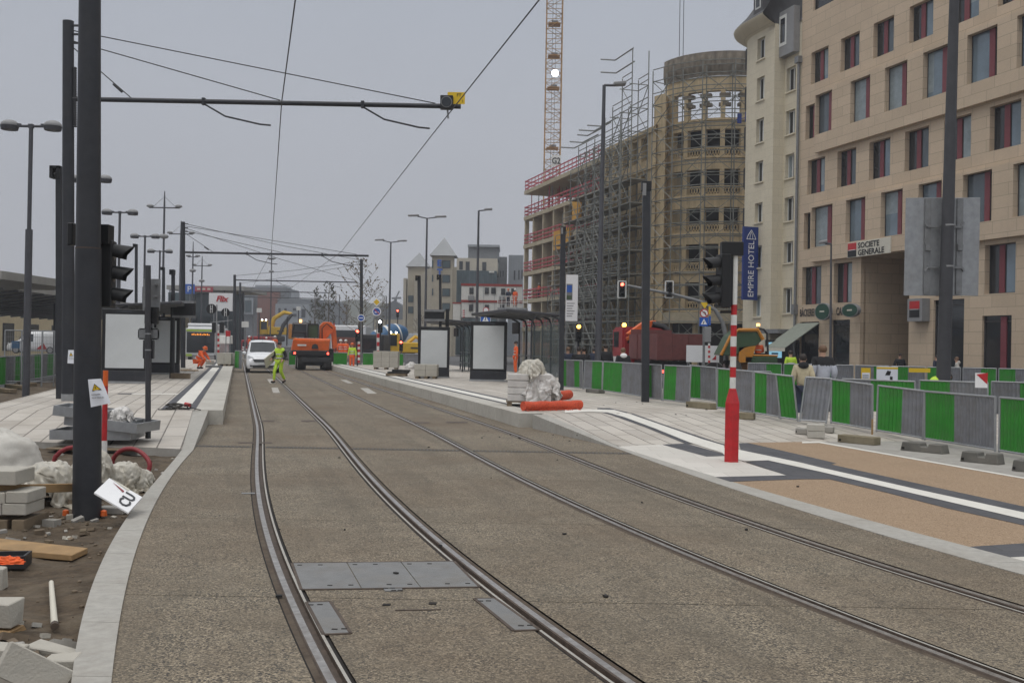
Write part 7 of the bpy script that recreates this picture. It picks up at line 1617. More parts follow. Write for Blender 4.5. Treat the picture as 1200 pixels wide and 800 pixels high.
for i in range(len(xs)-1):
    Y = 33. if i < 2 else 25.5; a = W(xs[i]+2, 430, Y); b = W(xs[i+1]-1, 430, Y-1.2 if i > 1 else Y); a.z = b.z = 0
    barrier(a, b, [(y_, .4), (g_, .6)] if i % 2 else [(g_, .45), (y_, .55)], 1.06, 'middle row barrier panel, %s from the left, showing above the front row' % ORD[i], G2_)
G3_ = 'barrier panels of the back row along the shops'
for i in range(9):
    x0 = 690+0; a = W(876+42*i, 430, 43-.5*i); b = W(876+42*i+40.5, 430, 42.6-.5*i); a.z = b.z = 0
    barrier(a, b, [(g_, .5), (y_, .5)] if i % 3 else [(y_, .55), (g_, .45)], 1.2, 'back row barrier panel, %s from the left along the shop fronts' % ORD[i], G3_)
G4_ = 'barrier panels closing the left side'
xl = [(-32, 461), (-5, 455.5), (16, 451.5), (33, 447.8), (48, 444.7), (62, 442), (76, 440)]
for i in range(6):
    a, b = G(*xl[i], -.1), G(*xl[i+1], -.1); barrier(a, b, [[(g_, 1)], [(g_, .5), (y_, .5)], [(g_, .45), (g_, .45), (y_, .1)], [(y_, .5), (g_, .5)], [(y_, .45), (g_, .55)], [(y_, .8), (g_, .2)]][i], 1.12, 'left side barrier panel, %s from the left edge of the photo' % ORD[i], G4_)
G5_ = 'barrier panels across the far end of the tracks'
for i, (x0, x1, c) in enumerate(((338, 350, [(g_, 1)]), (351, 371, [(y_, 1)]), (372, 389, [(g_, .5), (y_, .5)]), (389.5, 407, [(g_, 1)]), (408, 424, [(y_, 1)]), (424.5, 441, [(g_, 1)]), (441.5, 459, [(y_, .6), (g_, .4)]), (459.5, 473, [(g_, 1)]), (473.5, 491, [(y_, 1)]))):
    a, b = W(x0, 428, 70), W(x1, 428, 70); a.z = b.z = 0.1; barrier(a, b, c, 1.0, 'far barrier panel across the track end, %s from the left' % ORD[i], G5_)
a, b = W(275, 428, 60), W(283, 428, 58); a.z = b.z = .1; barrier(a, b, [(g_, .6), (y_, .4)], 1.1, 'lone barrier panel beside the white van, left of the track', G5_)
# wire fence frames above the left barriers
for i, (x0, x1) in enumerate(((5, 24.5), (25, 48.5), (49, 63))):
    a, b = W(x0, 440, 38), W(x1, 440, 38.5); a.z = b.z = -.1; t = T('mesh_fence', 'pale steel mesh fence frame, %s from the left behind the left barriers' % ORD[i], 'fence', a, 0, 'mesh fence frames'); d = b-a; o = MB().use('galv')
    for p, q in ((V((0, 0, 0)), V((0, 0, 2.1))), (d, d+V((0, 0, 2.1))), (V((0, 0, 2.1)), d+V((0, 0, 2.1))), (V((0, 0, .2)), d+V((0, 0, .2)))): o.tube([p, q], .025, 6)
    o.build('frame', t); o = MB().use('galv_dull')
    for k in range(1, 9): o.tube([d*(k/9)+V((0, 0, .2)), d*(k/9)+V((0, 0, 2.1))], .006, 3)
    for k in range(1, 8): o.tube([V((0, 0, .2+1.9*k/8)), d+V((0, 0, .2+1.9*k/8))], .006, 3)
    o.build('mesh', t)
# feet of the front barriers
def foot(x0, x1, y, label, hgt=.15, name='ballast_block', m='concrete', rz=0., dep=.24, group='heavy barrier feet on the paving', notch=True, zf=zb):
    a, b = hit(x0, y, zf), hit(x1, y+(x1-x0)*.10, zf); L = (b-a).length; t = T(name, label, 'barrier foot', (a+b)/2, math.atan2(b.y-a.y, b.x-a.x)+rz, group)
    o = MB().use(m); k = L/2; P = [(-k, 0), (k, 0), (k*.9, hgt), (k*.35, hgt), (k*.30, hgt*.6), (-k*.05, hgt*.6), (-k*.1, hgt), (-k*.9, hgt)] if notch else [(-k, 0), (k, 0), (k, hgt), (-k, hgt)]
    o.prism([(x, -dep/2, z) for x, z in P], (0, dep, 0)); o.build('block', t, bev=.012)
    o = MB().use('groove'); o.b2((-k*.92, -dep/2-.004, .03), (-k*.78, -dep/2+.002, .07)); o.build('slot', t); return t
mat('rubber_foot', (.14, .135, .12), .9, var=.2, dirt=(.26, .23, .19), da=.5); mat('tan_foot', (.20, .17, .11), .9, var=.2, dirt=(.3, .27, .2), da=.5)
foot(985.5, 1028, 517.5, 'brownish barrier foot with a short pale stake before the front barrier', .15, m='tan_foot', notch=False); a = hit(1022, 512, zb); t = T('stake', 'short pale stake standing on the brownish barrier foot', 'stake', a); o = MB().use('wood'); o.bar((0, 0, .05), (.0, 0, .36), .03); o.build('stick', t)
foot(1059, 1109, 527, 'dark notched barrier foot under the third front panel from the right', .16, m='rubber_foot'); foot(1129, 1174, 540, 'dark notched barrier foot under the second front panel from the right', .17, m='rubber_foot'); foot(1189, 1235, 551, 'dark barrier foot cut by the right edge of the photo', .17, m='rubber_foot')
foot(933, 949, 507.5, 'small concrete foot under the leaning grey barrier panel', .12, m='concrete', notch=False); foot(966, 977, 506, 'small concrete foot right of the stacked kerb blocks', .12, m='concrete', notch=False)
foot(690, 705, 459.5, 'dark flat barrier foot near the plastic wrapped blocks', .12, m='rubber_foot', notch=False); foot(808, 836, 477, 'timber barrier foot behind the red and white pole', .15, m='tan_foot', notch=False); foot(866, 884, 490, 'timber barrier foot right of the red and white pole', .14, m='tan_foot', notch=False)
for k in range(2): a = hit(956, 513, zb); t = T('kerb_block', ('upper' if k else 'lower')+' grey kerb block of the pair beside the barrier', 'kerb block', a+V((0, 0, .003+.135*k)), R(-14+3*k), 'pair of kerb blocks'); o = MB().use('coping_stone'); o.b2((-.16, -.1, 0), (.16, .2, .13)); o.build('block', t, bev=.008)
for k, (x, y) in enumerate(((4, 458.5), (17, 454), (28, 450.5))): foot(x-8, x+12, y, 'timber foot of the left barriers, %s from the left' % ORD[k], .13, 'timber_block', 'wood_old', group='timber feet of the left barriers', notch=False, zf=lambda x, y: -.1)
# signs and notices on the back barriers
def board(px0, py0, px1, py1, Y, m, name, label, cat='notice', post=False, th=.02):
    py0, py1 = min(py0, py1), max(py0, py1)
    a, b = W(px0, py1, Y), W(px1, py0, Y); c = (a+b)/2; t = T(name, label, cat, (c.x, Y, 0 if post else a.z)); o = MB().use(m); z0 = a.z if post else 0; o.b2((-(b.x-a.x)/2, -th, z0), ((b.x-a.x)/2, 0, z0+b.z-a.z)); o.build('panel', t)
    if post:
        for s in (-1, 1): o = MB().use('galv_dull'); o.bar((s*(b.x-a.x)*.45, .03, 0), (s*(b.x-a.x)*.45, .03, z0+b.z-a.z), .05); o.build('post', t)
    return t, a, b
t, a, b = board(1009, 444, 1020, 431, 40.0-.6, 'yellow_sign', 'notice_board', 'yellow notice with small print fixed on the back barrier'); o = MB().use('paper'); o.b2((-.15, -.026, .02), (.15, -.022, .25)); o.use('black'); [o.b2((-.12, -.03, .05+.05*k), (.1, -.027, .065+.05*k)) for k in range(3)]; o.build('print', t)
t, a, b = board(1027, 447, 1052, 429.5, 38.5, 'paper', 'notice_board', 'white notice board with black drawing on the back barrier'); o = MB().use('yellow_sign'); o.b2((-.4, -.026, .48), (.4, -.022, .55)); o.use('black'); o.prism([(-.08, -.03, .25), (.1, -.03, .25), (.14, -.03, .4), (0, -.03, .42)], (0, .004, 0)); o.b2((.1, -.03, .05), (.2, -.026, .2)); o.build('print', t)
t, a, b = board(1065, 436, 1090, 431.5, 37., 'yellow_sign', 'notice_strip', 'narrow yellow strip along the top of the back barrier')
t, a, b = board(1142.5, 454, 1157, 437, 23.2, 'white_plain', 'direction_board', 'white board with a red triangle behind the front barrier', 'sign'); o = MB().use('red_paint'); o.prism([(-.12, -.026, .30), (.14, -.026, .34), (.13, -.026, .08)], (0, .004, 0)); o.build('triangle', t)
t, a, b = board(804, 424, 843, 405, 47.5, 'white_plain', 'hoarding', 'white site hoarding with small red corner mark behind the truck', 'hoarding', True); o = MB().use('red_paint'); o.prism([(.42, -.026, a.z+.12), (.62, -.026, a.z+.12), (.62, -.026, a.z+.35)], (0, .004, 0)); o.build('mark', t)
t, a, b = board(662.5, 376, 677.5, 322, 58, 'white_plain', 'project_board', 'tall white project board with blue picture beside the slim dark post', 'sign', True); w_ = b.x-a.x; H_ = b.z-a.z; o = MB().use('galv_dull'); o.b2((-w_*.45, -.03, a.z+H_*.45), (w_*.05, -.024, a.z+H_*.8)); o.use('blue_sign'); o.b2((-w_*.42, -.034, a.z+H_*.62), (w_*.0, -.031, a.z+H_*.77)); o.use('mud_green'); o.b2((-w_*.42, -.034, a.z+H_*.47), (w_*.0, -.031, a.z+H_*.55)); o.build('picture', t)
o = MB().use('galv_dull'); [o.b2((-w_*.4, -.03, a.z+H_*(.10+.055*k)), (w_*(.05+.3*((k*7) % 3)/3), -.025, a.z+H_*(.115+.055*k))) for k in range(6)]; o.build('text_line', t)
# --- plastic film heaps: crumpled surfaces
def sheet(name, label, loc, rz, sc, dr, m='plastic_film', parent=None, mirror=1, cat='plastic film'):
    q = rotz(rz); vs = [q @ V((v[0]*sc[0]*mirror, v[1]*sc[1], v[2]*sc[2])) for v in dr[0]]; o = MB().use(m); o._add(vs if parent is None else [v+V(loc) for v in vs], dr[1], True)
    if parent is not None: return o.build(name, parent)
    t = T(name, label, cat, loc); o.build('crumpled_sheet', t); return t
def heap(name, label, loc, sz, seed, m='plastic_film', n=64, rough=.35, parent=None, cat='plastic film', power=1.):
    sz = V(sz)
    def fn(u, v):
        a = 2*PI*u; b = PI/2*(1-v) ; d = V((math.cos(b)*math.cos(a), math.cos(b)*math.sin(a), math.sin(b)**power))
        q = d*1.5+V((seed*3.1, seed, 0)); wv = noise.noise_vector(q*.9)*.9; p1 = q+wv
        lump = noise.noise(p1*1.25)
        g = V((p1.x*1.2+p1.z*1.9, p1.y*2.6-p1.x*.8, p1.z*.8)); fold = 1-abs(noise.noise(g*1.5))*2.2          # long soft creases
        g2 = V((p1.y*2.2, p1.x*5.2+p1.z*2., p1.z*1.6)); fold2 = 1-abs(noise.noise(g2*1.3+V((7, 3, 1))))*2.2
        f = 1+rough*(lump*.75+fold*.55*(.5+.5*noise.noise(q*1.7))+fold2*.34+.07*noise.noise(q*11.))
        return V((d.x*sz.x*f, d.y*sz.y*f, max(-.03, d.z*sz.z*f-.01)))
    o = MB().use(m); o.grid(fn, n, n//2)
    if parent is not None: o.v = [tuple(V(q)+V(loc)) for q in o.v]; return o.build(name, parent)
    t = T(name, label, cat, loc); o.build('crumpled_sheet', t); return t
# --- pallet of wrapped blocks with nets on the right platform
a = hit(594, 475.5, zR); b = hit(619, 477.5, zR); Y = b.y; t = T('block_pallet', 'wooden pallet of plastic wrapped white blocks with crumpled film on top', 'pallet of blocks', a); L = lambda x, y, d=0.: W(x, y, Y+d)-a
o = MB().use('wood_old'); w_ = 1.05
for x in (.0, .45, .92): o.b2((x, -.1, 0), (x+.12, .95, .09))
for k in range(5): o.b2((-.02, -.12+.22*k, .092), (w_+.02, .03+.22*k, .115))
o.build('pallet', t)
for r in range(4):
    for c in range(2): o = MB().use('plastic_clear'); o.b2((.01+c*.53, -.1, .12+r*.165), (.01+c*.53+.51, .9, .12+r*.165+.155)); o.build('block', t, bev=.015)
o = MB().use('groove')
for r in range(3): o.b2((.40, -.106, .30+r*.165-.14), (.45, -.103, .38+r*.165-.14))
o.build('gap_shadow', t) if False else None
sheet('film_heap', None, (.64, .42, .58), 2.1, (1.0, .95, .92), DR_A, 'plastic_film', t)
sheet('film_sheet', None, (.80, .12, .04), .4, (1.2, 1.1, 1.1), DR_B, 'plastic_clear', t)
for k, (x0, y0, x1, y1, r, lab) in enumerate(((622, 471.5, 667, 467.5, .125, 'roll of bright orange plastic net lying against the wrapped blocks, rear one'), (613, 481.5, 680, 479.5, .105, 'roll of bright orange plastic net, the longer front one beside the wrapped blocks'))):
    a, b = hit(x0, y0, zR), hit(x1, y1, zR); t = T('net_roll', lab, 'net roll', a, 0, 'rolls of orange safety net'); d = b-a; o = MB().use('orange_net'); n = 26
    pts = [d*(i/n)+V((0, 0, r+.006*math.sin(i*.8+k))) for i in range(n+1)]; o.tube(pts, [r*(1+.012*math.sin(i*1.9+k)+.012*math.sin(i*4.1)) for i in range(n+1)], 20); o.build('roll', t)
    o = MB().use('rail_rust'); o.tube([d*1.0+V((0, 0, r))-d.normalized()*.002, d*1.0+V((0, 0, r))+d.normalized()*.004], r*.55, 14); o.build('core', t)
    o = MB().use('orange_net'); rr = random.Random(k+5)
    for i in range(24): f = rr.random(); p = d*f+V((rr.uniform(-.05, .05), rr.uniform(-.22, .0)-r, .01)); o.tube([p, p+V((rr.uniform(-.08, .08), rr.uniform(-.06, .06), .03)), p+V((rr.uniform(-.15, .15), rr.uniform(-.1, .06), .0))], .006, 4)
    o.build('loose_strands', t, kind='stuff')
# concrete block pallets farther back
def blockstack(x0, x1, yb, yt, label, m='block', d=1., name='stone_stack'):
    a = G(x0, yb, HP); b = G(x1, yb, HP); h = (W((x0+x1)/2, yt, a.y)-a).z; w = b.x-a.x; t = T(name, label, 'block stack', a); o = MB().use('wood_old')
    for x in (0.05, w*.45, w-.2): o.b2((x, 0, 0), (x+.14, d, .1))
    o.build('pallet', t); rows, cols = max(2, round((h-.1)/.3)), max(2, round(w/.5))
    for r in range(rows):
        for c in range(cols): o = MB().use(m); o.b2((w*c/cols+.004, 0, .1+(h-.1)*r/rows+.003), (w*(c+1)/cols-.004, d, .1+(h-.1)*(r+1)/rows)); o.build('stone', t, bev=.01)
    return t
blockstack(437, 468.5, 432.5, 411.5, 'tall stack of pale concrete blocks on the far right platform'); blockstack(485, 513, 443.5, 427, 'low stack of pale concrete blocks before the smaller advertising panel'); blockstack(254, 275, 428.5, 413.5, 'stack of pale paving blocks on a pallet by the red and white barrier')
a = G(452, 440.5, HP); t = T('dark_pallet', 'low wooden pallet with black rubber mats before the tall block stack', 'pallet', a); o = MB().use('wood_old'); o.b2((0, 0, 0), (.9, .8, .12)); o.build('pallet', t); o = MB().use('rubber'); o.b2((.05, .05, .122), (1.0, .75, .2)); o.build('mat', t, bev=.03); o = MB().use('rubber'); o.b2((.25, .1, .202), (1.05, .7, .29)); o.build('mat', t, bev=.03)
heap('film_bag', 'small white plastic bundle left of the low block stack', G(482, 432, HP), (.35, .3, .35), 12, 'plastic_clear', 32, .3)
# white and red water filled blocks near the bus
for k, (x0, x1, y0, y1, m) in enumerate(((256, 272, 403, 413, 'red_paint'), (257, 272, 393, 402.6, 'white_paint'))):
    p, q = W(x0, y1, 72), W(x1, y0, 72); t = T('barrier_block', ['red plastic barrier block beside the bus', 'white plastic barrier block stacked on the red one beside the bus'][k], 'barrier block', (p.x, 72, p.z if k else .2)); z0 = 0; o = MB().use(m); o.prism([(0, -.25, z0), (0, .25, z0), (0, .15, q.z-p.z), (0, -.15, q.z-p.z)], (q.x-p.x, 0, 0)); o.build('block', t, bev=.03)
t, a, b = board(264.5, 394, 270, 387.5, 70, 'red_paint', 'small_sign', 'small red square sign above the plastic barrier blocks', 'sign', True)
# scattered stuff on the left platform end
rr = random.Random(11)
for k, (x, y, w, h, m, lab) in enumerate(((250, 430.5, .7, .12, 'galv_dull', 'grey metal tray lying on the left platform by the block pallet'), (212, 432.5, .9, .06, 'plastic_film', 'pale sheet lying by the second catenary mast'), (246, 427, .5, .25, 'concrete', 'grey concrete piece beside the crouching worker'), (222, 434.5, .7, .05, 'wood', 'flat board lying before the crouching worker'))):
    p = G(x, y, HP); t = T('debris', lab, 'debris', p, rr.uniform(-.3, .3), 'odds and ends on the left platform'); o = MB().use(m); o.b2((-w/2, -w*.4, 0), (w/2, w*.4, h)); o.build('piece', t, bev=.01)
# --- cable coil with red plug
p = G(209, 480, HP); t = T('cable_coil', 'black cable coil with a red plug on the left platform', 'cable', p); o = MB().use('rubber'); pts = []
for i in range(70): a = i*.36; r = .19+.045*math.sin(i*.21)+.012*math.sin(i*1.3); pts.append(V((r*1.15*math.cos(a)+.02*math.sin(i*.11), r*math.sin(a), .02+.0016*i+.01*math.sin(i))))
pts = [V((-.36, -.16, .012)), V((-.27, -.2, .012))]+pts+[V((.26, -.06, .05)), V((.5, -.12, .012))]; o.tube(pts, .011, 6); o.build('coil', t); o = MB().use('red_paint'); o.tube([(.14, -.02, .12), (.26, -.05, .10)], .042, 10); o.build('plug', t, bev=.0)
# --- drain gratings stacked on timbers
p = G(113, 528, -.03); Y = p.y; t = T('timber_pallet', 'rough timber pallet under the stacked drain channels', 'pallet', p); L = lambda x, y, d=0.: W(x, y, Y+d)-p
o = MB().use('wood_old'); o.b2(L(53, 527), L(187, 518.5, 1.15)); o.build('board', t, bev=.01); 
for x0, x1 in ((56, 78), (98, 122), (160, 186)): o = MB().use('wood_old'); q0, q1 = L(x0, 535, .1), L(x1, 528, 1.0); o.b2((q0.x, q0.y, -.07), (q1.x, q1.y, q1.z-.005)); o.build('runner', t, bev=.01)
def channel(x0, y0, x1, y1, dep, label, tilt=0., rz=0.):
    a, b = W(x0, y1, Y+.15), W(x1, y0, Y+.15); c = (a+b)/2; t = T('drain_grating', label, 'metal frame', c, rz, 'stack of grey steel frames'); w, h = (b.x-a.x), (b.z-a.z); m = Matrix.Rotation(tilt, 3, 'Y'); o = MB().use('galv')
    for q in (((-w/2, 0, -h/2), (w/2, .03, h/2)), ((-w/2, dep-.03, -h/2), (w/2, dep, h/2)), ((-w/2, .03, -h/2), (-w/2+.03, dep-.03, h/2)), ((w/2-.03, .03, -h/2), (w/2, dep-.03, h/2)), ((-w/2+.03, .03, -h/2), (w/2-.03, dep-.03, -h/2+.02))): o.box((V(q[0])+V(q[1]))/2, [abs(k) for k in (V(q[1])-V(q[0]))])
    for k in range(3): o.b2((-w/2+w*(k+1)/4-.015, .03, -h/2), (-w/2+w*(k+1)/4+.015, dep-.03, h/2-.01))
    o.v = [tuple(m @ V(v)) for v in o.v]; o.build('frame', t); return t
channel(59, 505, 152, 514.5, .8, 'bottom grey steel frame of the stack before the left platform', 0, R(4)); channel(72, 492, 163, 502, .8, 'middle grey steel frame of the stack, pushed to the right', R(5), R(-7)); channel(63, 479, 122, 489.5, .75, 'top grey steel frame of the stack, tilted', R(6.5), R(7))
sheet('film_sheet', 'clear white plastic sheet thrown over the stacked drain gratings', W(141, 500.5, Y+.5), .5, (.5, .55, .50), DR_B, 'plastic_clear')
# --- second striped pole behind the big mast
p = G(121.5, 553, -.1); Y = p.y; t = T('striped_pole', 'red and white pole almost hidden behind the big foreground mast', 'pole', p); zz = lambda y: W(121, y, Y).z-p.z; o = MB()
for a, b, m, r in ((553, 516, 'white_paint', 3.4), (516, 452, 'red_paint', 3.0), (452, 434, 'orange_paint', 2.9)): o.use(m); o.tube([(0, 0, zz(a)), (0, 0, zz(b))], px2m(r, Y), 14)
o.build('shaft', t)
# --- red hoses
p = G(155, 556, -.1); Y = p.y; t = T('hose', 'thick red corrugated hose bowed in an arc beside the left kerb', 'hose', p); o = MB().use('hose_red'); pts = [W(x, y, Y+d)-p for x, y, d in ((131, 546, .1), (133, 537, .1), (140, 529, .05), (150, 525.5, 0), (160, 527, 0), (169, 533, -.05), (175, 542, -.1), (174.5, 550, -.12), (170, 557, -.15))]
sm = []; 
for i in range(len(pts)-1):
    a0, a1, a2, a3 = pts[max(i-1, 0)], pts[i], pts[i+1], pts[min(i+2, len(pts)-1)]
    for k in range(6): u = k/6; sm.append(.5*((2*a1)+(a2-a0)*u+(2*a0-5*a1+4*a2-a3)*u*u+(3*a1-a0-3*a2+a3)*u**3))
o.tube(sm+[pts[-1]], [.029+.003*(i % 2) for i in range(len(sm)+1)], 10); o.build('pipe', t)
p = W(72, 540, 12.6); t = T('hose', 'end of a red hose sticking out of the plastic heap left of the mast', 'hose', p); o = MB().use('hose_red'); o.tube([W(x, y, 12.6)-p for x, y in ((62, 544), (65, 535), (71, 529), (79, 525), (90, 523))], .028, 10); o.build('pipe', t)
# --- white bulk bag, plastic heap
p = G(-4, 559, -.12); heap('bulk_bag', 'bulging white woven bulk bag at the left edge', p, (.56, .5, .62), 2, 'bag_white', 48, .10, cat='bag', power=.8)
for k, (x, y, sx, sy, sz, sd, lab) in enumerate(((50, 596, .46, .42, .44, 21, 'crumpled dirty plastic film heap left of the big mast'), (93, 590, .34, .4, .54, 26, 'tall crumpled plastic film heap just behind the big mast'), (140, 581, .31, .3, .34, 30, 'crumpled white plastic film heap right of the big mast'), (158, 577, .19, .25, .21, 33, 'small crumpled plastic film beside the left kerb'), (64, 599, .42, .14, .07, 36, 'flat torn plastic strip on the soil before the film heaps'))):
    p = G(x, y, -.12); p.y += .25; dr = DR_B if k in (1, 3) else DR_A; sheet('film_heap', lab, p, sd*1.3, (sx*1.75, sy*1.9, sz*(1.55 if k in (1, 3) else 1.9)*(.5 if k == 4 else 1)), dr, 'plastic_film', None, -1 if k % 2 else 1)
# --- leaning white sign
def quad_sign():
    P = [W(x, y, Yy) for (x, y, Yy) in ((128, 559.5, 10.35), (167, 582, 10.15), (149.5, 603, 9.75), (110.3, 576.5, 9.95))]; c = sum(P, V())/4; t = T('fallen_sign', 'white sign plate with dark letters fallen against the kerb by the mast', 'sign', c); n = (P[1]-P[0]).cross(P[3]-P[0]).normalized(); P[2] = P[1]+P[3]-P[0]; 
    if n.y > 0: n = -n
    o = MB().use('white_plain'); o.prism([p-c for p in P], -n*.02); o.build('plate', t, bev=.003); q = lambda u, v: P[0].lerp(P[1], u).lerp(P[3].lerp(P[2], u), v)+n*.006
    o = MB().use('sign_beige'); o.poly([q(.05, .0), q(.62, .0), q(.62, .12)]); o.build('tan_wedge', t, world=True); o = MB().use('hose_red'); o.poly([q(.16, .13), q(.55, .22), q(.55, .32)]); o.build('red_wedge', t, world=True)
    up = (q(.2, .5)-q(.8, .5)); rg = q(.5, 0.)-q(.5, 1.); rg = -rg; rr_ = (up.cross(n)); 
    text('CU', (P[3]-P[0]).length*.50, 'anthracite', q(.90, .88), -rg, up, t, 'lettering', .002, bold=.004, xs=1.)
    return t
quad_sign()
# --- pallet of blocks with a lath at far left
p = G(-12, 622, -.12); Y = p.y; t = T('block_pallet', 'pale stone blocks stacked on a small wooden pallet at the left edge', 'pallet of blocks', p); L = lambda x, y, d=0.: W(x, y, Y+d)-p
o = MB().use('wood'); o.b2(L(-40, 609), L(28, 604, .6)); o.build('pallet', t, bev=.006)
for x in (-38, -8, 12): o = MB().use('wood_old'); q = L(x, 622); o.b2((q.x, 0.02, 0), (q.x+.12, .55, L(x, 609).z-.003)); o.build('runner', t, bev=.006)
for x0, x1, y0, y1 in ((-33, 4.5, 577.5, 590.5), (5, 31, 576.5, 590), (-33, 0, 591, 604), (.5, 29, 590.7, 604), (-30, 17, 552, 568.5)):
    o = MB().use('block'); q0, q1 = L(x0, y1), L(x1, y0); o.b2((q0.x, .02, q0.z+.002), (q1.x, .42, q1.z)); o.build('stone', t, bev=.008)
p = W(30, 573, Y-.02); t = T('wooden_lath', 'thin wooden lath pushed between the pale blocks, reaching towards the mast', 'timber', p); o = MB().use('wood'); o.bar(W(-20, 573.5, Y)-p, W(88, 571, Y+.9)-p, .05, .085); o.build('lath', t, bev=.004)
# --- plank on the soil
P = [G(x, y, -.045) for x, y in ((-20, 628), (84, 639.5), (103, 641.5), (84, 650), (-20, 641))]; t = T('plank', 'wide yellowish plank lying on the soil in the left foreground', 'plank', P[2]); o = MB().use('wood'); c = P[2]
o.prism([P[0]-c, P[1]-c, P[2]-c, P[3]-c, P[4]-c], (0, 0, -.05)); o.build('board', t, bev=.005)
p = G(13, 664, -.09); t = T('black_crate', 'black plastic tray on the soil at the left edge', 'tray', p, R(12)); o = MB().use('bumper_black')
for q in (((-.22, -.08, 0), (.12, -.06, .10)), ((-.22, .12, 0), (.12, .14, .10)), ((-.22, -.06, 0), (-.20, .12, .1)), ((.10, -.06, 0), (.12, .12, .1)), ((-.2, -.06, 0), (.1, .12, .015))): o.b2(*q)
o.build('tray', t); heap('wrapper', 'crumpled orange and white wrapper on the black tray', G(10, 658, -.0), (.10, .045, .045), 41, 'orange_cloth', 30, .5, cat='wrapper'); o = MB().use('white_plain'); 
a, b = G(60, 682, -.07), G(64, 732, -.07); t = T('stick', 'short pale rod lying on the soil with a dark end', 'rod', b); o = MB().use('sign_beige'); o.tube([a-b, (a-b)*.02], [.017, .022], 10); o.build('rod', t); o = MB().use('rail_rust'); o.tube([(a-b)*.02, (a-b)*-.03], .024, 8); o.build('tip', t)
# --- broken blocks in the corner
rr = random.Random(5)
def chunk(x, y, w, d, h, rz, tilt, label, m='block', z=-.11, name='stone_block', tx=0.):
    p = G(x, y, z); t = T(name, label, 'stone block', p, R(rz), 'loose pale stone blocks in the corner'); mm = Matrix.Rotation(R(tilt), 3, 'Y') @ Matrix.Rotation(R(tx), 3, 'X'); o = MB().use(m); P = [V((sx*w/2, sy*d/2, sz)) for sz in (0, h) for sx, sy in ((-1, -1), (1, -1), (1, 1), (-1, 1))]
    P = [mm @ (q+V((rr.uniform(-.012, .012), rr.uniform(-.012, .012), rr.uniform(-.008, .008)))) for q in P]; o._add(P, [(3, 2, 1, 0), (4, 5, 6, 7), (0, 1, 5, 4), (1, 2, 6, 5), (2, 3, 7, 6), (3, 0, 4, 7)]); o.build('stone', t, bev=.006); return t
chunk(3, 733, .19, .16, .16, -8, 0, 'pale square block resting on a wooden offcut at the left edge', z=-.06); chunk(2, 742, .2, .18, .045, -8, 0, 'wooden offcut under the square block at the left edge', 'wood', name='wood_offcut'); chunk(-3, 690, .12, .12, .16, 5, 0, 'narrow upright pale block cut by the left edge')
chunk(26, 806, .34, .12, .17, 24, 33, 'large slanted stone slab among the blocks in the left corner', 'block', z=-.05, tx=-14); chunk(72, 797, .16, .14, .13, 8, 0, 'small white topped block nearest the left kerb'); chunk(62, 772, .3, .12, .07, -18, 4, 'long pale thin block lying behind the small white block'); chunk(8, 795, .18, .16, .17, 12, -6, 'grey weathered block at the bottom left corner', 'concrete'); chunk(-2, 806, .22, .15, .22, 0, 4, 'pale block cut by the bottom left corner'); chunk(30, 812, .16, .14, .12, 35, 14, 'small tilted grey stone at the bottom edge', 'concrete')
for k, (x, y) in enumerate(((77, 603.5), (121.5, 604))): p = G(x, y, -.09); t = T('safety_plug', ['small orange plastic cap left of the big mast foot', 'small orange plastic cap right of the big mast foot'][k], 'cap', p); o = MB().use('orange_paint'); o.lathe([(.035, 0), (.03, .05), (.012, .06)], (0, 0, 0), 10); o.build('cap', t)
p = G(123, 604, -.11); t = T('base_stone', 'grey concrete brick beside the big mast foot', 'brick', (p.x, p.y+.12, p.z)); o = MB().use('concrete'); o.b2((-.1, -.05, 0), (.16, .1, .075)); o.build('brick', t, bev=.008)
# pebbles in the soil
o = MB().use('clod'); rr = random.Random(2)
for k in range(900):
    y = rr.uniform(3., 14); x = KLo(y)-.05-rr.random()**1.3*4.5; s = .005+.022*rr.random()**3; z = soilz(x, y); o.ball((x, y, z+s*.3), (s*rr.uniform(.8, 1.6), s, s*.7), 3, rotz(rr.uniform(0, 3)))
rr = random.Random(44)
for k in range(130):
    x, y = rr.choice([(rr.uniform(20, 175), rr.uniform(570, 612)), (rr.uniform(-10, 130), rr.uniform(600, 640)), (rr.uniform(0, 80), rr.uniform(730, 800)), (rr.uniform(70, 215), rr.uniform(528, 560))]); p = G(x, y, -.09)
    if p.x > KLo(p.y)-.05: continue
    s = rr.uniform(.010, .045)*(1 if rr.random() < .7 else 1.6); o.use(rr.choice(('clod', 'block', 'concrete', 'wood_old', 'clod'))); o.box((p.x, p.y, soilz(p.x, p.y)+s*.35), (s*rr.uniform(1, 2.6), s*rr.uniform(.8, 1.5), s*rr.uniform(.5, 1.1)), (Matrix.Rotation(rr.uniform(-.5, .5), 3, 'X') @ rotz(rr.uniform(0, 3))))
ob = o.build('loose_stones'); ob['kind'] = 'stuff'; ob['label'] = 'small loose stones strewn over the bare soil'; ob['category'] = 'stones'
# litter on the ramp and paving
o = MB().use('rubber'); rr = random.Random(8)
for k in range(46):
    x, y = rr.choice([(rr.uniform(700, 900), rr.uniform(470, 505)), (rr.uniform(300, 1000), rr.uniform(470, 720)), (rr.uniform(560, 700), rr.uniform(500, 520))]); p = hit(x, y, zR); s = rr.uniform(.006, .02); o.box(p+V((0, 0, s*.4+.004)), (s*2.2, s*1.4, s*.8), rotz(rr.uniform(0, 3)))
ob = o.build('litter'); ob['kind'] = 'stuff'; ob['label'] = 'tiny crumbs of dirt and litter on the paving'; ob['category'] = 'litter'

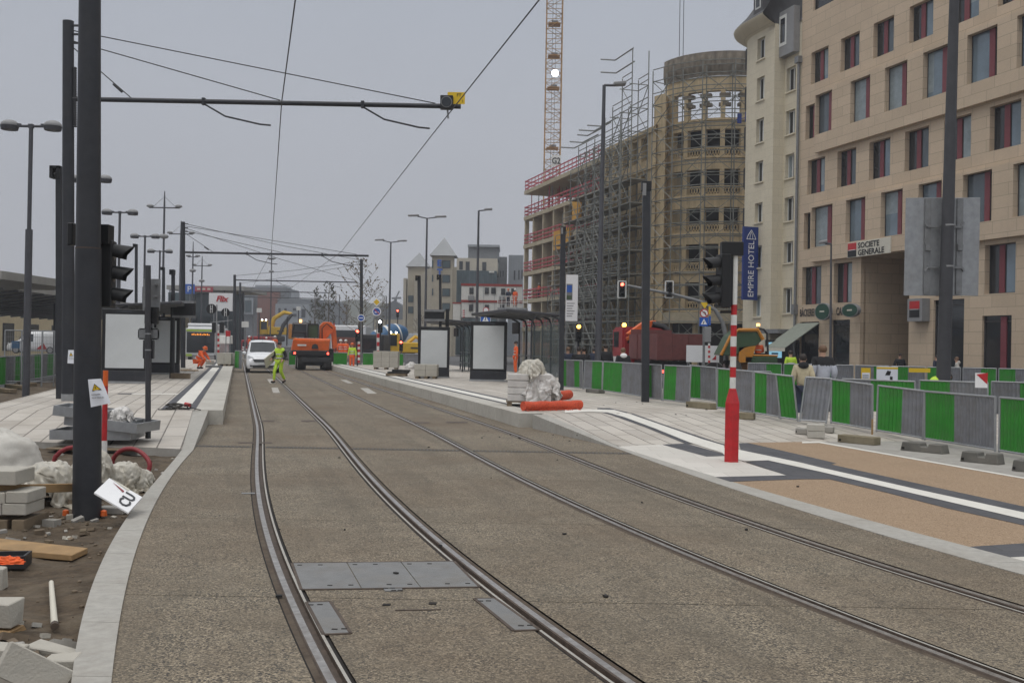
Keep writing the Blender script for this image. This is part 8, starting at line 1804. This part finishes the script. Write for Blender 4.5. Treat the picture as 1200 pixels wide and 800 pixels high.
# thin site posts and small pieces of equipment far down the tracks
rr = random.Random(31)
for k, (x, y0, Y, m, lab) in enumerate(((287, 378, 88, 'galv_dull', 'pale thin post left of the white van'), (296, 372, 110, 'galv_dull', 'second pale thin post, above the white van'), (303, 362, 120, 'anthracite', 'dark thin post above the white van'), (336, 372, 100, 'anthracite', 'dark thin post left of the orange excavator cab'), (349, 360, 140, 'anthracite_dull', 'far thin post above the excavator beacon'), (391, 380, 90, 'red_paint', 'red banded far post right of the excavator boom'))):
    p = W(x, 412, Y); h = W(x, y0, Y).z; t = T('site_post', lab, 'post', (p.x, Y, .1)); o = MB().use(m); o.tube([(0, 0, 0), (0, 0, h)], .07, 6); o.build('post', t); o = MB().use('concrete'); o.b2((-.25, -.25, 0), (.25, .25, .2)); o.build('foot', t, bev=.02)
    if k % 2 == 0: o = MB().use('white_paint'); o.b2((-.3, -.1, h-.5), (.3, -.07, h)); o.build('plate', t)
for k, (x, Y, c, lab) in enumerate(((300, 100, 'red_paint', 'red toolbox like container behind the white van roof'), (327, 105, 'cloth_navy', 'dark equipment box right of the white van'), (334, 95, 'galv_dull', 'grey generator box between van and excavator'))):
    p = W(x, 410, Y); t = T('equipment_box', lab, 'box', (p.x, Y, .1)); o = MB().use(c); o.b2((-.8, 0, .1), (.8, 1.2, 1.3)); o.build('box', t, bev=.06); o = MB().use('bumper_black'); o.b2((-.7, .1, 0), (.7, 1.1, .1)); o.build('skid', t); o = MB().use('galv'); o.b2((-.3, -.03, .9), (.3, -.003, 1.0)); o.build('handle', t)
for x, Y, lab, rz in ((322, 92, 'far worker in orange standing between the white van and the excavator', 20), (312, 115, 'farther worker in orange above the white van roof', 160), (292, 96, 'far worker in orange left of the white van', 90)):
    p = W(x, 410, Y); p.z = .5; person(lab, p, R(rz), 'stand', 'orange_cloth', 'cloth_navy', None, 'white_paint', 1.8, bands=True)
# ================================================================== SKY, LIGHT, AIR, CAMERA
w = bpy.data.worlds.new("World"); SC.world = w; w.use_nodes = True; nt = w.node_tree; L = nt.links
bg = nt.nodes['Background']
EL, AZ = R(66), R(-150)
sky = nt.nodes.new('ShaderNodeTexSky'); sky.sky_type = 'NISHITA'; sky.sun_disc = False; sky.sun_elevation = EL; sky.sun_rotation = -AZ + PI/2*0; sky.air_density = 1.; sky.dust_density = 6.; sky.ozone_density = 1.
hs = nd(nt, 'ShaderNodeHueSaturation', Saturation=.25, Value=.6); L.new(sky.outputs[0], hs.inputs['Color'])
tc = nd(nt, 'ShaderNodeTexCoord'); sx = nd(nt, 'ShaderNodeSeparateXYZ'); L.new(tc.outputs['Generated'], sx.inputs[0])
cr = nd(nt, 'ShaderNodeValToRGB'); e = cr.color_ramp.elements
e[0].position = 0.; e[0].color = (6.6, 6.65, 7.0, 1); e[1].position = 1.; e[1].color = (16., 16.1, 16.3, 1)
for p, c in ((.08, (6.2, 6.35, 6.8)), (.34, (4.7, 5.1, 5.85)), (.5, (7.6, 7.9, 8.4))):
    q = e.new(p); q.color = c+(1,)
L.new(sx.outputs[2], cr.inputs[0])
# low overcast is slightly uneven
n1 = nd(nt, 'ShaderNodeTexNoise', Scale=1.7, Detail=5.); L.new(tc.outputs['Generated'], n1.inputs['Vector'])
mr = nd(nt, 'ShaderNodeMapRange'); mr.inputs[1].default_value = .3; mr.inputs[2].default_value = .7; mr.inputs[3].default_value = .93; mr.inputs[4].default_value = 1.07
L.new(n1.outputs['Fac'], mr.inputs[0])
vm = nd(nt, 'ShaderNodeVectorMath', operation='SCALE'); L.new(cr.outputs[0], vm.inputs[0]); L.new(mr.outputs[0], vm.inputs['Scale'])
mx = nd(nt, 'ShaderNodeMix', data_type='RGBA'); mx.inputs[0].default_value = .9
L.new(hs.outputs[0], mx.inputs[6]); L.new(vm.outputs[0], mx.inputs[7]); L.new(mx.outputs[2], bg.inputs['Color']); bg.inputs['Strength'].default_value = .099
sl = bpy.data.lights.new('sun', 'SUN'); sl.energy = SUN_E; sl.angle = R(36); sl.color = (1., .965, .92)
so = bpy.data.objects.new('sun', sl); COL.objects.link(so)
d = V((math.cos(EL)*math.sin(R(-150)), math.cos(EL)*math.cos(R(-150)), math.sin(EL))); so.rotation_euler = d.to_track_quat('Z', 'Y').to_euler()
sky.sun_rotation = R(-150)
# haze
hb = MB().use('ground'); hb.b2((-700, -60, -1.5), (700, 900, 150)); ho = hb.build('haze'); ho['kind'] = 'stuff'
hm = bpy.data.materials.new('haze'); hm.use_nodes = True; hn = hm.node_tree; hn.nodes.clear()
out = hn.nodes.new('ShaderNodeOutputMaterial'); pv = hn.nodes.new('ShaderNodeVolumePrincipled'); pv.inputs['Density'].default_value = HAZE; pv.inputs['Color'].default_value = (.86, .89, .96, 1); pv.inputs['Anisotropy'].default_value = .2
hn.links.new(pv.outputs[0], out.inputs['Volume']); ho.data.materials.clear(); ho.data.materials.append(hm)
cam = bpy.data.cameras.new('Camera'); co = bpy.data.objects.new('Camera', cam); COL.objects.link(co)
cam.sensor_width = 36; cam.lens = F/1200*36; cam.clip_start = .1; cam.clip_end = 5000
co.matrix_world = Matrix.Translation((0, 0, CH)) @ Matrix.Rotation(PI/2+PIT, 4, 'X') @ Matrix.Rotation(ROLL, 4, 'Z')
SC.camera = co
SC.view_settings.view_transform = 'Standard'; SC.view_settings.look = 'None'; SC.view_settings.exposure = EXPO; SC.view_settings.gamma = 1; SC.view_settings.use_curve_mapping = False
SC.cycles.max_bounces = 6; SC.cycles.transparent_max_bounces = 12; SC.cycles.volume_bounces = 0; SC.cycles.use_denoising = True
